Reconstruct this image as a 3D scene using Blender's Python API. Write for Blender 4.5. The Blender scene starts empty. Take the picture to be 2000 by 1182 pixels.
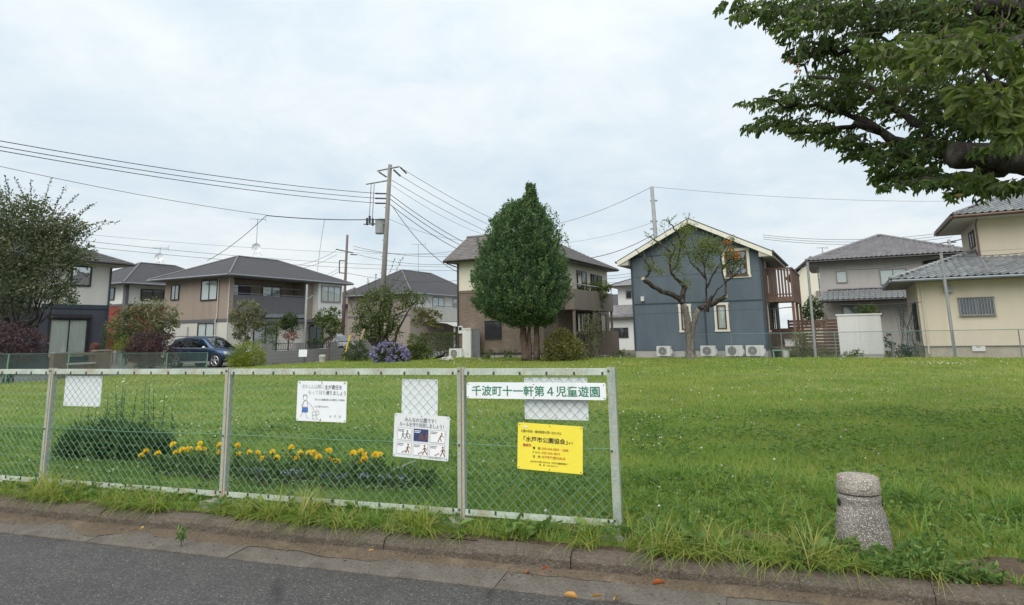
import bpy, math, random
import numpy as np
from math import sin, cos, pi, radians as R
from mathutils import Vector, Matrix, Euler
S = bpy.context.scene
COL = S.collection
random.seed(7)
RNG = np.random.default_rng(11)

# ------------------------------------------------------------------ camera
# a phone held 1.38 m above the road, tilted up 9.65 degrees, picture cropped to the lower part of its frame
FPX, PCY, EYE, PIT, ROL = 1281.0, 431.5, 1.38, R(9.65), R(-1.143)
_f = np.array([0, cos(PIT), sin(PIT)]); _u = np.array([0, -sin(PIT), cos(PIT)]); _r = np.array([1.0, 0, 0])
RT = cos(ROL)*_r + sin(ROL)*_u
UP = -sin(ROL)*_r + cos(ROL)*_u
E0 = np.array([0, 0, EYE])
cam = bpy.data.cameras.new('camera'); camo = bpy.data.objects.new('camera', cam); COL.objects.link(camo)
cam.sensor_width = 36; cam.lens = FPX/2000*36; cam.shift_y = -(591-PCY)/2000
cam.clip_start = 0.05; cam.clip_end = 2000
mw = Matrix.Identity(4)
for i in range(3):
    mw[i][0] = RT[i]; mw[i][1] = UP[i]; mw[i][2] = -_f[i]; mw[i][3] = E0[i]
camo.matrix_world = mw
S.camera = camo
S.render.resolution_x, S.render.resolution_y = 1024, 605

# ------------------------------------------------------------------ light: overcast afternoon
SUN_EL, SUN_AZ = 52, -158
W = bpy.data.worlds.new('World'); S.world = W; W.use_nodes = True
def nd(nt, t, **k):
    n = nt.nodes.new(t)
    for a, v in k.items():
        if a.startswith('_'): setattr(n, a[1:], v)
        else:
            key = int(a[1:]) if a[0] == 'i' and a[1:].isdigit() else a.replace('__', ' ')
            if isinstance(v, bpy.types.NodeSocket): nt.links.new(v, n.inputs[key])
            else: n.inputs[key].default_value = v
    return n
def mathn(nt, op, a, b=0.0, clamp=False):
    return nd(nt, 'ShaderNodeMath', _operation=op, i0=a, i1=b, _use_clamp=clamp).outputs[0]
def mixc(nt, f, a, b, bt='MIX'):
    n = nd(nt, 'ShaderNodeMix', _data_type='RGBA', _blend_type=bt)
    for key, v in ((0, f), (6, a), (7, b)):
        if isinstance(v, bpy.types.NodeSocket): nt.links.new(v, n.inputs[key])
        else: n.inputs[key].default_value = v if key == 0 else (tuple(v)+(1,))[:4]
    return n.outputs[2]
def ramp(nt, f, pts):
    n = nd(nt, 'ShaderNodeValToRGB', Fac=f); e = n.color_ramp.elements
    while len(e) < len(pts): e.new(0.5)
    for q, (p, c) in zip(e, pts):
        q.position = p; q.color = (tuple(c)+(1,))[:4] if hasattr(c, '__len__') else (c, c, c, 1)
    return n.outputs[0]
def build_sky():
    nt = W.node_tree; nt.nodes.clear()
    tc = nd(nt, 'ShaderNodeTexCoord').outputs['Generated']
    sep = nd(nt, 'ShaderNodeSeparateXYZ', Vector=tc)
    z = mathn(nt, 'MAXIMUM', sep.outputs[2], 0.0)
    den = mathn(nt, 'ADD', z, 0.22)
    px = mathn(nt, 'DIVIDE', sep.outputs[0], den); py = mathn(nt, 'DIVIDE', sep.outputs[1], den)
    v = nd(nt, 'ShaderNodeCombineXYZ', X=px, Y=py, Z=0.3).outputs[0]
    n1 = nd(nt, 'ShaderNodeTexNoise', Vector=v, Scale=0.9, Detail=8.0, Roughness=0.55, Distortion=0.4).outputs[0]
    n2 = nd(nt, 'ShaderNodeTexNoise', Vector=v, Scale=3.6, Detail=7.0, Roughness=0.6, Distortion=0.5).outputs[0]
    n = mathn(nt, 'ADD', mathn(nt, 'MULTIPLY', n1, 0.68), mathn(nt, 'MULTIPLY', n2, 0.32))
    cl = ramp(nt, n, [(0.37, (5.7, 6.75, 7.75)), (0.48, (6.6, 7.4, 8.1)), (0.62, (8.0, 8.4, 8.6))])
    lift = mathn(nt, 'ADD', mathn(nt, 'MULTIPLY', z, 0.36), 0.91)
    cl = mixc(nt, 1.0, cl, nd(nt, 'ShaderNodeCombineColor', Red=lift, Green=lift, Blue=mathn(nt, 'MULTIPLY', lift, 0.982)).outputs[0], 'MULTIPLY')
    sky = nd(nt, 'ShaderNodeTexSky', _sky_type='NISHITA', _sun_disc=False, _sun_elevation=R(SUN_EL), _sun_rotation=R(SUN_AZ))
    c = mixc(nt, 0.94, sky.outputs[0], cl)
    bg = nd(nt, 'ShaderNodeBackground', Color=c, Strength=0.06)
    nt.links.new(bg.outputs[0], nd(nt, 'ShaderNodeOutputWorld').inputs[0])
build_sky()
sl = bpy.data.lights.new('sun', 'SUN'); so = bpy.data.objects.new('sun', sl); COL.objects.link(so)
sl.energy = 1.5; sl.angle = R(70); sl.color = (1.0, 0.96, 0.9)
sd = Vector((sin(R(SUN_AZ))*cos(R(SUN_EL)), cos(R(SUN_AZ))*cos(R(SUN_EL)), sin(R(SUN_EL))))
so.rotation_euler = sd.to_track_quat('Z', 'Y').to_euler()
so.location = (-10, -15, 30)
vs = S.view_settings
vs.view_transform = 'Standard'; vs.look = 'None'; vs.exposure = 1.0; vs.gamma = 1.0; vs.use_curve_mapping = False

# ------------------------------------------------------------------ places
def ray(px, py): return RT*(px-1000)/FPX - UP*(py-PCY)/FPX + _f
def atz(px, py, z): d = ray(px, py); return E0 + d*((z-EYE)/d[2])
def at(px, py, Y): d = ray(px, py); return E0 + d*(Y/d[1])
def col(px, Y, z): p = at(px, 690, Y); p[2] = z; return p
YG, YF = R(26.8), R(18.95)                       # the street grid and the near road run at these angles
GX = np.array([cos(YG), -sin(YG), 0]); GY = np.array([sin(YG), cos(YG), 0])
FX = np.array([cos(YF), -sin(YF), 0]); FY = np.array([sin(YF), cos(YF), 0])
FB = atz(1207, 1038, .138); FB[2] = 0            # foot of the last post of the near fence
def K(x, y, z=0.0): p = FB + FX*x + FY*y; return np.array([p[0], p[1], z])
LAWN = .13

# ------------------------------------------------------------------ materials
MATS = {}
def newmat(name):
    m = bpy.data.materials.new(name); m.use_nodes = True; MATS[name] = m
    nt = m.node_tree; nt.nodes.clear()
    return m, nt
def finish(nt, color, rough=.8, metal=0.0, normal=None, spec=.5, **kw):
    b = nd(nt, 'ShaderNodeBsdfPrincipled', Metallic=metal)
    for key, v in (('Base Color', color), ('Roughness', rough), ('Specular IOR Level', spec), ('Normal', normal)):
        if v is None: continue
        if isinstance(v, bpy.types.NodeSocket): nt.links.new(v, b.inputs[key])
        else: b.inputs[key].default_value = (tuple(v)+(1,))[:4] if hasattr(v, '__len__') else v
    for k, v in kw.items(): b.inputs[k.replace('__', ' ')].default_value = v
    nt.links.new(b.outputs[0], nd(nt, 'ShaderNodeOutputMaterial').inputs[0])
    return b
def oc(nt): return nd(nt, 'ShaderNodeTexCoord').outputs['Object']
def noise(nt, v, scale, detail=4.0, rough=.55, dist=0.0):
    return nd(nt, 'ShaderNodeTexNoise', Vector=v, Scale=scale, Detail=detail, Roughness=rough, Distortion=dist).outputs[0]
def bumpn(nt, h, strength=.3, dist=.01): return nd(nt, 'ShaderNodeBump', Height=h, Strength=strength, Distance=dist).outputs[0]
def mul(c, k): return tuple(min(1, x*k) for x in c)
def pm(name, c, rough=.8, var=.18, scale=3.0, fine=40.0, fvar=.12, bump=.15, bdist=.004, metal=0.0, spec=.4, stain=None, stain_amt=.45, stain_scale=2.0, streak=False):
    """plain painted / rendered / timber surface: two scales of tonal variation, optional stains, fine relief"""
    m, nt = newmat(name); v = oc(nt)
    if streak: v2 = nd(nt, 'ShaderNodeMapping', Vector=v, Scale=(1, 1, .12)).outputs[0]
    else: v2 = v
    a = noise(nt, v2, scale, 5.0); f = noise(nt, v, fine, 3.0)
    cc = mixc(nt, ramp(nt, a, [(.3, 0.0), (.7, 1.0)]), mul(c, 1-var), mul(c, 1+var))
    cc = mixc(nt, 1.0, cc, ramp(nt, f, [(.25, 1-fvar), (.75, 1+fvar)]), 'MULTIPLY')
    if stain:
        s = noise(nt, v2, stain_scale, 6.0, .65)
        cc = mixc(nt, mathn(nt, 'MULTIPLY', ramp(nt, s, [(.5, 0.0), (.68, 1.0)]), stain_amt), cc, stain)
    finish(nt, cc, rough, metal, bumpn(nt, f, bump, bdist) if bump else None, spec)
    return m
def leafmat(name, pts, trans=.35, rough=.5):
    m, nt = newmat(name)
    t = nd(nt, 'ShaderNodeAttribute', _attribute_name='tint').outputs['Fac']
    c = ramp(nt, t, pts)
    b = nd(nt, 'ShaderNodeBsdfPrincipled', Roughness=rough); nt.links.new(c, b.inputs['Base Color'])
    b.inputs['Specular IOR Level'].default_value = .3
    tr = nd(nt, 'ShaderNodeBsdfTranslucent'); nt.links.new(mixc(nt, 1.0, c, (1.05, 1.12, .7), 'MULTIPLY'), tr.inputs[0])
    mx = nd(nt, 'ShaderNodeMixShader', Fac=trans)
    nt.links.new(b.outputs[0], mx.inputs[1]); nt.links.new(tr.outputs[0], mx.inputs[2])
    nt.links.new(mx.outputs[0], nd(nt, 'ShaderNodeOutputMaterial').inputs[0])
    return m
def glassmat(name, tint=.75, base=.12):
    m, nt = newmat(name)
    g = nd(nt, 'ShaderNodeBsdfGlossy', Roughness=.03); g.inputs[0].default_value = (.9, .95, 1, 1)
    t = nd(nt, 'ShaderNodeBsdfTransparent'); t.inputs[0].default_value = (tint, tint*1.02, tint, 1)
    lw = mathn(nt, 'POWER', nd(nt, 'ShaderNodeLayerWeight', Blend=.5).outputs['Facing'], 3.5)
    mx = nd(nt, 'ShaderNodeMixShader', Fac=mathn(nt, 'ADD', mathn(nt, 'MULTIPLY', lw, .7), base, True))
    nt.links.new(t.outputs[0], mx.inputs[1]); nt.links.new(g.outputs[0], mx.inputs[2])
    nt.links.new(mx.outputs[0], nd(nt, 'ShaderNodeOutputMaterial').inputs[0])
    return m
def lap(name, c, pitch=.2, vertical=False, var=.12, stain=None, depth=.5):
    """board siding: fine grooves with the boards' own tone"""
    m, nt = newmat(name); v = oc(nt); s = nd(nt, 'ShaderNodeSeparateXYZ', Vector=v)
    q = mathn(nt, 'ADD', s.outputs[0], s.outputs[1]) if vertical else s.outputs[2]
    fr = mathn(nt, 'FRACT', mathn(nt, 'DIVIDE', q, pitch))
    gr = ramp(nt, fr, [(.0, 0.0), (.06, 1.0), (.94, 1.0), (1.0, .3)])
    a = noise(nt, nd(nt, 'ShaderNodeMapping', Vector=v, Scale=(1, 1, .25)).outputs[0], 2.2, 6.0)
    f = noise(nt, v, 30.0, 3.0)
    cc = mixc(nt, ramp(nt, a, [(.3, 0.0), (.7, 1.0)]), mul(c, 1-var), mul(c, 1+var))
    cc = mixc(nt, 1.0, cc, ramp(nt, f, [(.25, .93), (.75, 1.07)]), 'MULTIPLY')
    if stain: cc = mixc(nt, mathn(nt, 'MULTIPLY', ramp(nt, noise(nt, v, 1.1, 6.0, .6), [(.45, 0.0), (.75, 1.0)]), .6), cc, stain)
    finish(nt, cc, .65, 0, bumpn(nt, gr, depth, .012), .35)
    return m
def brickmat(name, c1, c2, mortar, bw=.3, rh=.075, bump=.5):
    m, nt = newmat(name); v = oc(nt); s = nd(nt, 'ShaderNodeSeparateXYZ', Vector=v)
    vv = nd(nt, 'ShaderNodeCombineXYZ', X=mathn(nt, 'ADD', s.outputs[0], s.outputs[1]), Y=s.outputs[2], Z=0.0).outputs[0]
    b = nd(nt, 'ShaderNodeTexBrick', Vector=vv, Scale=1.0, Bias=-.1); b.inputs['Brick Width'].default_value = bw; b.inputs['Row Height'].default_value = rh
    b.inputs['Mortar Size'].default_value = .006
    for i, c in ((1, c1), (2, c2), (3, mortar)): b.inputs[i].default_value = tuple(c)+(1,)
    f = noise(nt, v, 14.0, 5.0, .6); g = noise(nt, v, 1.3, 5.0)
    cc = mixc(nt, 1.0, b.outputs[0], ramp(nt, f, [(.25, .75), (.75, 1.25)]), 'MULTIPLY')
    cc = mixc(nt, 1.0, cc, ramp(nt, g, [(.3, .88), (.7, 1.1)]), 'MULTIPLY')
    finish(nt, cc, .85, 0, bumpn(nt, mathn(nt, 'SUBTRACT', 1.0, b.outputs[1]), bump, .008), .3)
    return m
def sl_asphalt():
    m, nt = newmat('asphalt'); v = oc(nt)
    vo = nd(nt, 'ShaderNodeTexVoronoi', Vector=v, Scale=115.0); ed = nd(nt, 'ShaderNodeTexVoronoi', Vector=v, Scale=115.0, _feature='DISTANCE_TO_EDGE').outputs[0]
    rc = nd(nt, 'ShaderNodeSeparateColor', Color=vo.outputs['Color']).outputs[0]
    st = ramp(nt, rc, [(0, (.05, .047, .046)), (.5, (.085, .08, .076)), (.92, (.125, .118, .11)), (.99, (.22, .21, .195))])
    cc = mixc(nt, ramp(nt, ed, [(.0, 1.0), (.12, 0.0)]), st, (.018, .017, .018))
    g = noise(nt, v, 1.1, 7.0, .65)
    cc = mixc(nt, 1.0, cc, ramp(nt, g, [(.3, .78), (.5, 1.0), (.7, 1.22)]), 'MULTIPLY')
    cr = nd(nt, 'ShaderNodeTexVoronoi', Vector=mixc(nt, .12, v, nd(nt, 'ShaderNodeTexNoise', Vector=v, Scale=3.0, Detail=5.0).outputs['Color']), Scale=.55, _feature='DISTANCE_TO_EDGE').outputs[0]
    ck = mathn(nt, 'MULTIPLY', ramp(nt, cr, [(.0, 1.0), (.006, .7), (.014, 0.0)]), ramp(nt, noise(nt, v, 1.7, 3.0), [(.5, 0.0), (.58, 1.0)]))
    cc = mixc(nt, mathn(nt, 'MULTIPLY', ck, .7), cc, (.015, .014, .013))
    h = noise(nt, v, 300.0, 2.0)
    finish(nt, cc, .8, 0, bumpn(nt, mathn(nt, 'ADD', ed, mathn(nt, 'MULTIPLY', h, .2)), .9, .006), .4)
def sl_ground(name, cols, scale, fine, bump=.5, speck=None):
    m, nt = newmat(name); v = oc(nt)
    a = noise(nt, v, scale, 7.0, .62); f = noise(nt, v, fine, 4.0, .6)
    n = len(cols)
    cc = ramp(nt, a, [(.3+.4*i/(n-1), c) for i, c in enumerate(cols)])
    cc = mixc(nt, 1.0, cc, ramp(nt, f, [(.28, .7), (.72, 1.3)]), 'MULTIPLY')
    if speck:
        vo = nd(nt, 'ShaderNodeTexVoronoi', Vector=v, Scale=speck[0])
        rc = nd(nt, 'ShaderNodeSeparateColor', Color=vo.outputs['Color']).outputs[1]
        d = ramp(nt, vo.outputs['Distance'], [(.28, 1.0), (.42, 0.0)])
        k = mathn(nt, 'MULTIPLY', d, ramp(nt, rc, [(speck[1], 0.0), (speck[1]+.03, 1.0)]))
        cc = mixc(nt, mathn(nt, 'MULTIPLY', k, .8), cc, speck[2])
    finish(nt, cc, .9, 0, bumpn(nt, f, bump, .02), .2)
def make_materials():
    sl_asphalt()
    sl_ground('soil', [(.06, .042, .03), (.1, .07, .05), (.14, .105, .075)], 3.0, 45.0, .8)
    sl_ground('lawn_base', [(.08, .1, .028), (.15, .18, .043), (.22, .235, .06)], .55, 38.0, .8)
    sl_ground('verge', [(.09, .085, .06), (.13, .12, .09), (.1, .13, .05)], .7, 20.0, .6)
    sl_ground('street', [(.11, .11, .11), (.15, .15, .145), (.18, .175, .165)], .4, 25.0, .2)
    sl_ground('gutter', [(.08, .069, .058), (.112, .098, .083), (.142, .127, .108), (.115, .094, .07)], 1.9, 55.0, .5, (150.0, .88, (.22, .2, .17)))
    sl_ground('sand', [(.145, .108, .073), (.115, .088, .063), (.18, .138, .096)], 5.0, 70.0, .7)
    sl_ground('kerb', [(.05, .039, .03), (.088, .07, .054), (.125, .1, .08), (.085, .08, .05)], 3.2, 60.0, .8, (120.0, .8, (.24, .22, .19)))
    sl_ground('footing', [(.17, .155, .13), (.25, .235, .2), (.3, .28, .24)], 6.0, 60.0, .5)
    sl_ground('block', [(.2, .195, .185), (.27, .265, .25), (.33, .325, .31)], 1.2, 40.0, .4)
    sl_ground('exposed', [(.16, .14, .125), (.23, .205, .185), (.3, .275, .25)], 6.0, 90.0, .8, (115.0, .22, (.62, .6, .54)))
    sl_ground('cap_lichen', [(.27, .16, .12), (.27, .225, .19), (.36, .32, .28), (.32, .25, .21)], 9.0, 80.0, .8, (120.0, .3, (.72, .7, .62)))
    sl_ground('bed_soil', [(.028, .02, .014), (.05, .036, .025), (.075, .055, .04)], 9.0, 60.0, 1.0)
    pm('grit', (.17, .155, .135), .9, .3, 40, 90, .2, 0)
    pm('cream_base', (.36, .325, .255), .9, .12, 3, 50, .1, .2, stain=(.26, .25, .22), stain_amt=.5)
    pm('cap_stone', (.27, .25, .23), .9, .25, 8, 90, .25, .4, stain=(.2, .12, .085), stain_amt=.7, stain_scale=9)
    # near fence
    pm('rail_paint', (.44, .5, .42), .5, .2, 5, 60, .18, .2, stain=(.33, .22, .13), stain_amt=.7, stain_scale=6)
    pm('post_paint', (.33, .38, .32), .55, .25, 6, 70, .2, .2, stain=(.33, .24, .15), stain_amt=.65, stain_scale=6)
    pm('rust', (.3, .14, .06), .85, .3, 14, 80, .3, .3)
    pm('wire_green', (.16, .3, .22), .45, .2, 6, 40, .1, 0)
    pm('net_dark', (.03, .045, .045), .7, .2, 6, 40, .1, 0)
    pm('wire_far', (.12, .2, .165), .6, .2, 4, 40, .1, 0)
    pm('galv', (.3, .32, .32), .5, .12, 5, 60, .1, 0, .25, stain=(.22, .18, .14), stain_amt=.3)
    pm('galv_dark', (.16, .18, .18), .55, .15, 5, 60, .1, 0)
    pm('hook', (.06, .055, .05), .6, .2, 8, 40, .1, 0)
    pm('board_white', (.8, .82, .83), .4, .03, 4, 60, .02, 0, stain=(.68, .68, .65), stain_amt=.35, stain_scale=6)
    pm('board_grey', (.72, .74, .74), .4, .05, 5, 60, .03, 0, stain=(.5, .5, .48), stain_amt=.35, stain_scale=9)
    pm('board_yellow', (.86, .72, .07), .4, .04, 4, 60, .03, 0)
    pm('ink_green', (.03, .2, .11), .5, .1, 9, 60, .05, 0)
    pm('ink_black', (.035, .033, .03), .6, .1, 9, 60, .1, 0)
    pm('ink_grey', (.16, .165, .18), .6, .3, 30, 60, .1, 0)
    pm('ink_faded', (.4, .42, .45), .6, .3, 30, 60, .1, 0)
    pm('ink_red', (.42, .07, .03), .6, .1, 9, 60, .1, 0)
    pm('ink_navy', (.03, .055, .15), .6, .1, 9, 60, .1, 0)
    pm('ink_blue', (.08, .16, .42), .6, .1, 9, 60, .1, 0)
    pm('ink_brown', (.22, .09, .05), .6, .1, 9, 60, .1, 0)
    pm('ink_white', (.8, .8, .8), .6, .02, 9, 60, .02, 0)
    # houses
    lap('siding_blue', (.102, .129, .157), .42, True, .12, (.09, .12, .14), .45)
    pm('seam_blue', (.04, .058, .075), .6, .1)
    pm('trim_cream', (.7, .67, .57), .55, .06, 4, 40, .06, .1, stain=(.52, .48, .38), stain_amt=.4)
    pm('soffit', (.42, .4, .35), .8, .08)
    pm('soffit_grey', (.24, .235, .235), .8, .08)
    pm('roof_dark', (.07, .068, .072), .85, .15, 2, 30, .15, .2)
    pm('gutter_dark', (.05, .042, .04), .5, .15)
    pm('gutter_grey', (.22, .24, .27), .45, .1)
    pm('gutter_brown', (.13, .075, .055), .45, .15)
    pm('pipe_light', (.55, .52, .47), .5, .08)
    pm('deck_wood', (.145, .088, .064), .7, .25, 6, 50, .2, .2)
    pm('fence_wood', (.13, .08, .06), .75, .3, 6, 50, .2, .2)
    pm('deck_dark', (.085, .05, .035), .7, .25, 6, 50, .2, .2)
    pm('frame_brown', (.09, .05, .035), .5, .2)
    pm('frame_dark', (.03, .03, .034), .45, .2)
    pm('frame_grey', (.22, .21, .2), .45, .1)
    pm('metal_white', (.6, .6, .57), .4, .03, 2, 40, .02, 0, stain=(.5, .49, .45), stain_amt=.4, stain_scale=1.2, streak=True)
    pm('metal_grey', (.3, .31, .32), .4, .1)
    pm('grille', (.11, .115, .12), .5, .1)
    brickmat('brick_tan', (.2, .155, .12), (.155, .12, .094), (.18, .152, .128))
    lap('cream_panel', (.66, .62, .5), .45, False, .04, None, .25)
    pm('belt_brown', (.15, .115, .09), .7, .1)
    pm('stucco_tan', (.34, .275, .225), .9, .07, 2, 60, .08, .25, stain=(.26, .21, .17), stain_amt=.45, stain_scale=1.5, streak=True)
    pm('stucco_offwhite', (.62, .6, .54), .9, .07, 2, 60, .06, .2, stain=(.48, .46, .41), stain_amt=.4, streak=True)
    pm('stucco_cream', (.57, .505, .395), .9, .05, 1.5, 60, .06, .25, stain=(.52, .44, .3), stain_amt=.45, streak=True)
    pm('stucco_mauve', (.43, .405, .38), .9, .06, 2, 60, .07, .2, stain=(.31, .28, .26), stain_amt=.5, streak=True)
    pm('stucco_beige', (.3, .255, .22), .9, .07, 2, 60, .07, .2, stain=(.24, .2, .175), stain_amt=.5, streak=True)
    pm('stucco_white', (.66, .66, .63), .9, .05, 2, 60, .05, .2, stain=(.5, .5, .47), stain_amt=.4, streak=True)
    lap('panel_white', (.66, .64, .59), .3, False, .05, None, .25)
    lap('panel_navy', (.066, .07, .09), .3, False, .08, None, .25)
    pm('panel_red', (.25, .04, .035), .8, .12)
    pm('panel_grey', (.13, .13, .14), .6, .08, streak=True)
    pm('panel_taupe', (.225, .188, .158), .7, .08, streak=True)
    pm('concrete_pale', (.42, .41, .385), .9, .1, 2, 40, .1, .2, stain=(.3, .3, .28), stain_amt=.5)
    m, nt = newmat('tile_grey'); v = oc(nt)
    rn = nd(nt, 'ShaderNodeObjectInfo').outputs['Random']
    c = ramp(nt, rn, [(0, (.13, .14, .145)), (1, (.235, .245, .25))])
    c = mixc(nt, 1.0, c, ramp(nt, noise(nt, v, 9.0, 5.0), [(.3, .75), (.7, 1.25)]), 'MULTIPLY')
    finish(nt, c, .42, 0, None, .6)
    pm('tile_bed', (.05, .052, .055), .8, .2)
    pm('tile_mauve', (.165, .155, .16), .4, .3, 2.4, 20, .25, .1, spec=.6)
    pm('tile_brown', (.15, .136, .128), .6, .25, 3, 25, .2, .1)
    pm('slate', (.058, .056, .061), .85, .1, 1.5, 24, .2, .3)
    pm('slate_warm', (.08, .075, .075), .85, .12, 1.5, 24, .2, .3)
    pm('hip_cap', (.16, .155, .16), .6, .1)
    pm('curtain', (.74, .76, .74), .9, .1, 12, 40, .08, 0, streak=True)
    pm('curtain_dim', (.46, .47, .45), .9, .12, 12, 40, .08, 0, streak=True)
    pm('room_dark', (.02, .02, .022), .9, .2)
    pm('shutter', (.2, .19, .18), .6, .08)
    glassmat('glass', .9, .09); glassmat('glass_bright', .8, .35); glassmat('glass_sky', .6, .3)
    pm('plate_white', (.7, .7, .68), .6, .05)
    # street things
    pm('pole_concrete', (.2, .187, .17), .85, .14, 4, 50, .12, .2, stain=(.17, .15, .13), stain_amt=.5)
    pm('pole_grey', (.25, .26, .26), .6, .12, 4, 50, .1, .1)
    pm('pole_brown', (.13, .1, .09), .7, .15, 4, 50, .1, .1)
    pm('cable', (.045, .045, .05), .6, .1)
    pm('insulator', (.05, .05, .055), .4, .1)
    pm('transformer', (.27, .29, .29), .5, .1)
    pm('stake_yellow', (.72, .5, .06), .5, .1)
    pm('bamboo', (.4, .3, .15), .6, .2)
    pm('car_paint', (.045, .075, .13), .2, .06, 3, 40, .03, 0, .35, .7)
    pm('rubber', (.02, .02, .021), .8, .2)
    pm('alloy', (.42, .43, .44), .35, .1, metal=.6)
    pm('lamp_clear', (.6, .62, .64), .15, .05)
    pm('chrome', (.6, .62, .64), .2, .05, metal=.9)
    glassmat('car_glass', .35, .1)
    pm('car_white', (.62, .62, .62), .3, .03)
    pm('planter_brick', (.2, .135, .1), .85, .25, 4, 60, .25, .3)
    pm('pipe_grey', (.4, .4, .39), .6, .15)
    pm('terracotta', (.13, .05, .042), .8, .15)
    pm('crow', (.012, .012, .014), .4, .2)
    pm('stone_pale', (.52, .49, .43), .9, .2, 6, 40, .2, .4)
    pm('post_stone', (.36, .34, .31), .9, .2, 6, 40, .2, .4)
    # bark
    for n, c, b in (('bark_grey', (.13, .115, .1), (.25, .235, .21)), ('bark_brown', (.13, .09, .07), (.2, .15, .12)), ('bark_dark', (.036, .03, .026), (.13, .12, .1))):
        m, nt = newmat(n); v = oc(nt)
        a = noise(nt, nd(nt, 'ShaderNodeMapping', Vector=v, Scale=(1, 1, .3)).outputs[0], 14.0, 8.0, .7, .6)
        l = noise(nt, v, 7.0, 6.0, .65)
        cc = ramp(nt, a, [(.32, mul(c, .45)), (.5, c), (.7, mul(c, 1.5))])
        cc = mixc(nt, mathn(nt, 'MULTIPLY', ramp(nt, l, [(.5, 0.0), (.68, 1.0)]), .75), cc, b)
        finish(nt, cc, .95, 0, bumpn(nt, a, 1.0, .04), .2)
    pm('cut_wood', (.36, .3, .22), .9, .2, 12, 60, .2, .2)
    pm('stem', (.06, .1, .03), .7, .2); pm('twig', (.1, .08, .06), .9, .2)
    # leaves (tint 0..1 picks the leaf's own colour)
    leafmat('leaf_cherry', [(0, (.03, .055, .018)), (.45, (.065, .105, .03)), (.75, (.12, .175, .04)), (.93, (.17, .21, .05)), (1, (.4, .18, .05))], .5, .5)
    leafmat('leaf_cherry_young', [(0, (.045, .08, .018)), (.5, (.105, .145, .032)), (1, (.18, .22, .055))], .5, .5)
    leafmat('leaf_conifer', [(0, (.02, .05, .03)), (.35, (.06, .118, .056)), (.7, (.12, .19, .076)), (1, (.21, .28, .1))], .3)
    leafmat('leaf_bronze', [(0, (.04, .065, .036)), (.45, (.1, .13, .07)), (.8, (.19, .2, .12)), (1, (.3, .23, .15))], .4)
    leafmat('leaf_purple', [(0, (.035, .022, .028)), (.5, (.085, .05, .06)), (.9, (.17, .1, .11)), (1, (.15, .13, .08))], .25)
    leafmat('leaf_mid', [(0, (.045, .07, .022)), (.5, (.095, .135, .038)), (1, (.18, .22, .07))], .35)
    leafmat('leaf_loquat', [(0, (.06, .08, .035)), (.45, (.15, .165, .08)), (.85, (.28, .26, .15)), (1, (.28, .16, .1))], .3)
    leafmat('leaf_lime', [(0, (.12, .16, .02)), (.5, (.2, .25, .03)), (1, (.32, .36, .06))], .35)
    leafmat('leaf_olive', [(0, (.07, .08, .022)), (.5, (.15, .15, .04)), (1, (.26, .23, .08))], .25)
    leafmat('leaf_dark', [(0, (.026, .052, .018)), (.6, (.06, .095, .032)), (1, (.12, .16, .065))], .3)
    leafmat('leaf_orange', [(0, (.3, .1, .02)), (1, (.55, .2, .05))], .3)
    leafmat('leaf_pinkish', [(0, (.2, .08, .08)), (1, (.36, .17, .15))], .3)
    leafmat('petal_violet', [(0, (.15, .12, .3)), (.6, (.3, .26, .52)), (1, (.5, .45, .72))], .3)
    leafmat('petal_marigold', [(0, (.9, .55, .006)), (.5, (.95, .7, .014)), (1, (.97, .8, .05))], .25)
    leafmat('petal_white', [(0, (.4, .42, .3)), (.5, (.55, .55, .43)), (1, (.72, .72, .62))], .25)
    leafmat('lily_pod', [(0, (.35, .42, .14)), (1, (.62, .62, .36))], .3)
    leafmat('leaf_lily', [(0, (.04, .085, .032)), (.6, (.095, .165, .055)), (1, (.18, .25, .09))], .35)
    leafmat('leaf_spring', [(0, (.08, .11, .03)), (.5, (.15, .185, .048)), (1, (.26, .28, .09))], .4)
    leafmat('leaf_marigold', [(0, (.045, .085, .025)), (.6, (.1, .17, .045)), (1, (.18, .26, .075))], .35)
    leafmat('leaf_fallen', [(0, (.4, .07, .02)), (.5, (.5, .18, .04)), (1, (.6, .4, .12))], .1)
    leafmat('dry_bits', [(0, (.08, .055, .035)), (1, (.3, .22, .13))], .1)
    leafmat('grass', [(0, (.07, .13, .03)), (.3, (.15, .285, .062)), (.46, (.185, .315, .062)), (.62, (.26, .32, .06)), (.85, (.34, .35, .085)), (1, (.46, .4, .2))], .5, .55)
    leafmat('clover', [(0, (.06, .12, .036)), (.6, (.14, .235, .062)), (1, (.23, .33, .1))], .4, .6)
make_materials()

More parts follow.
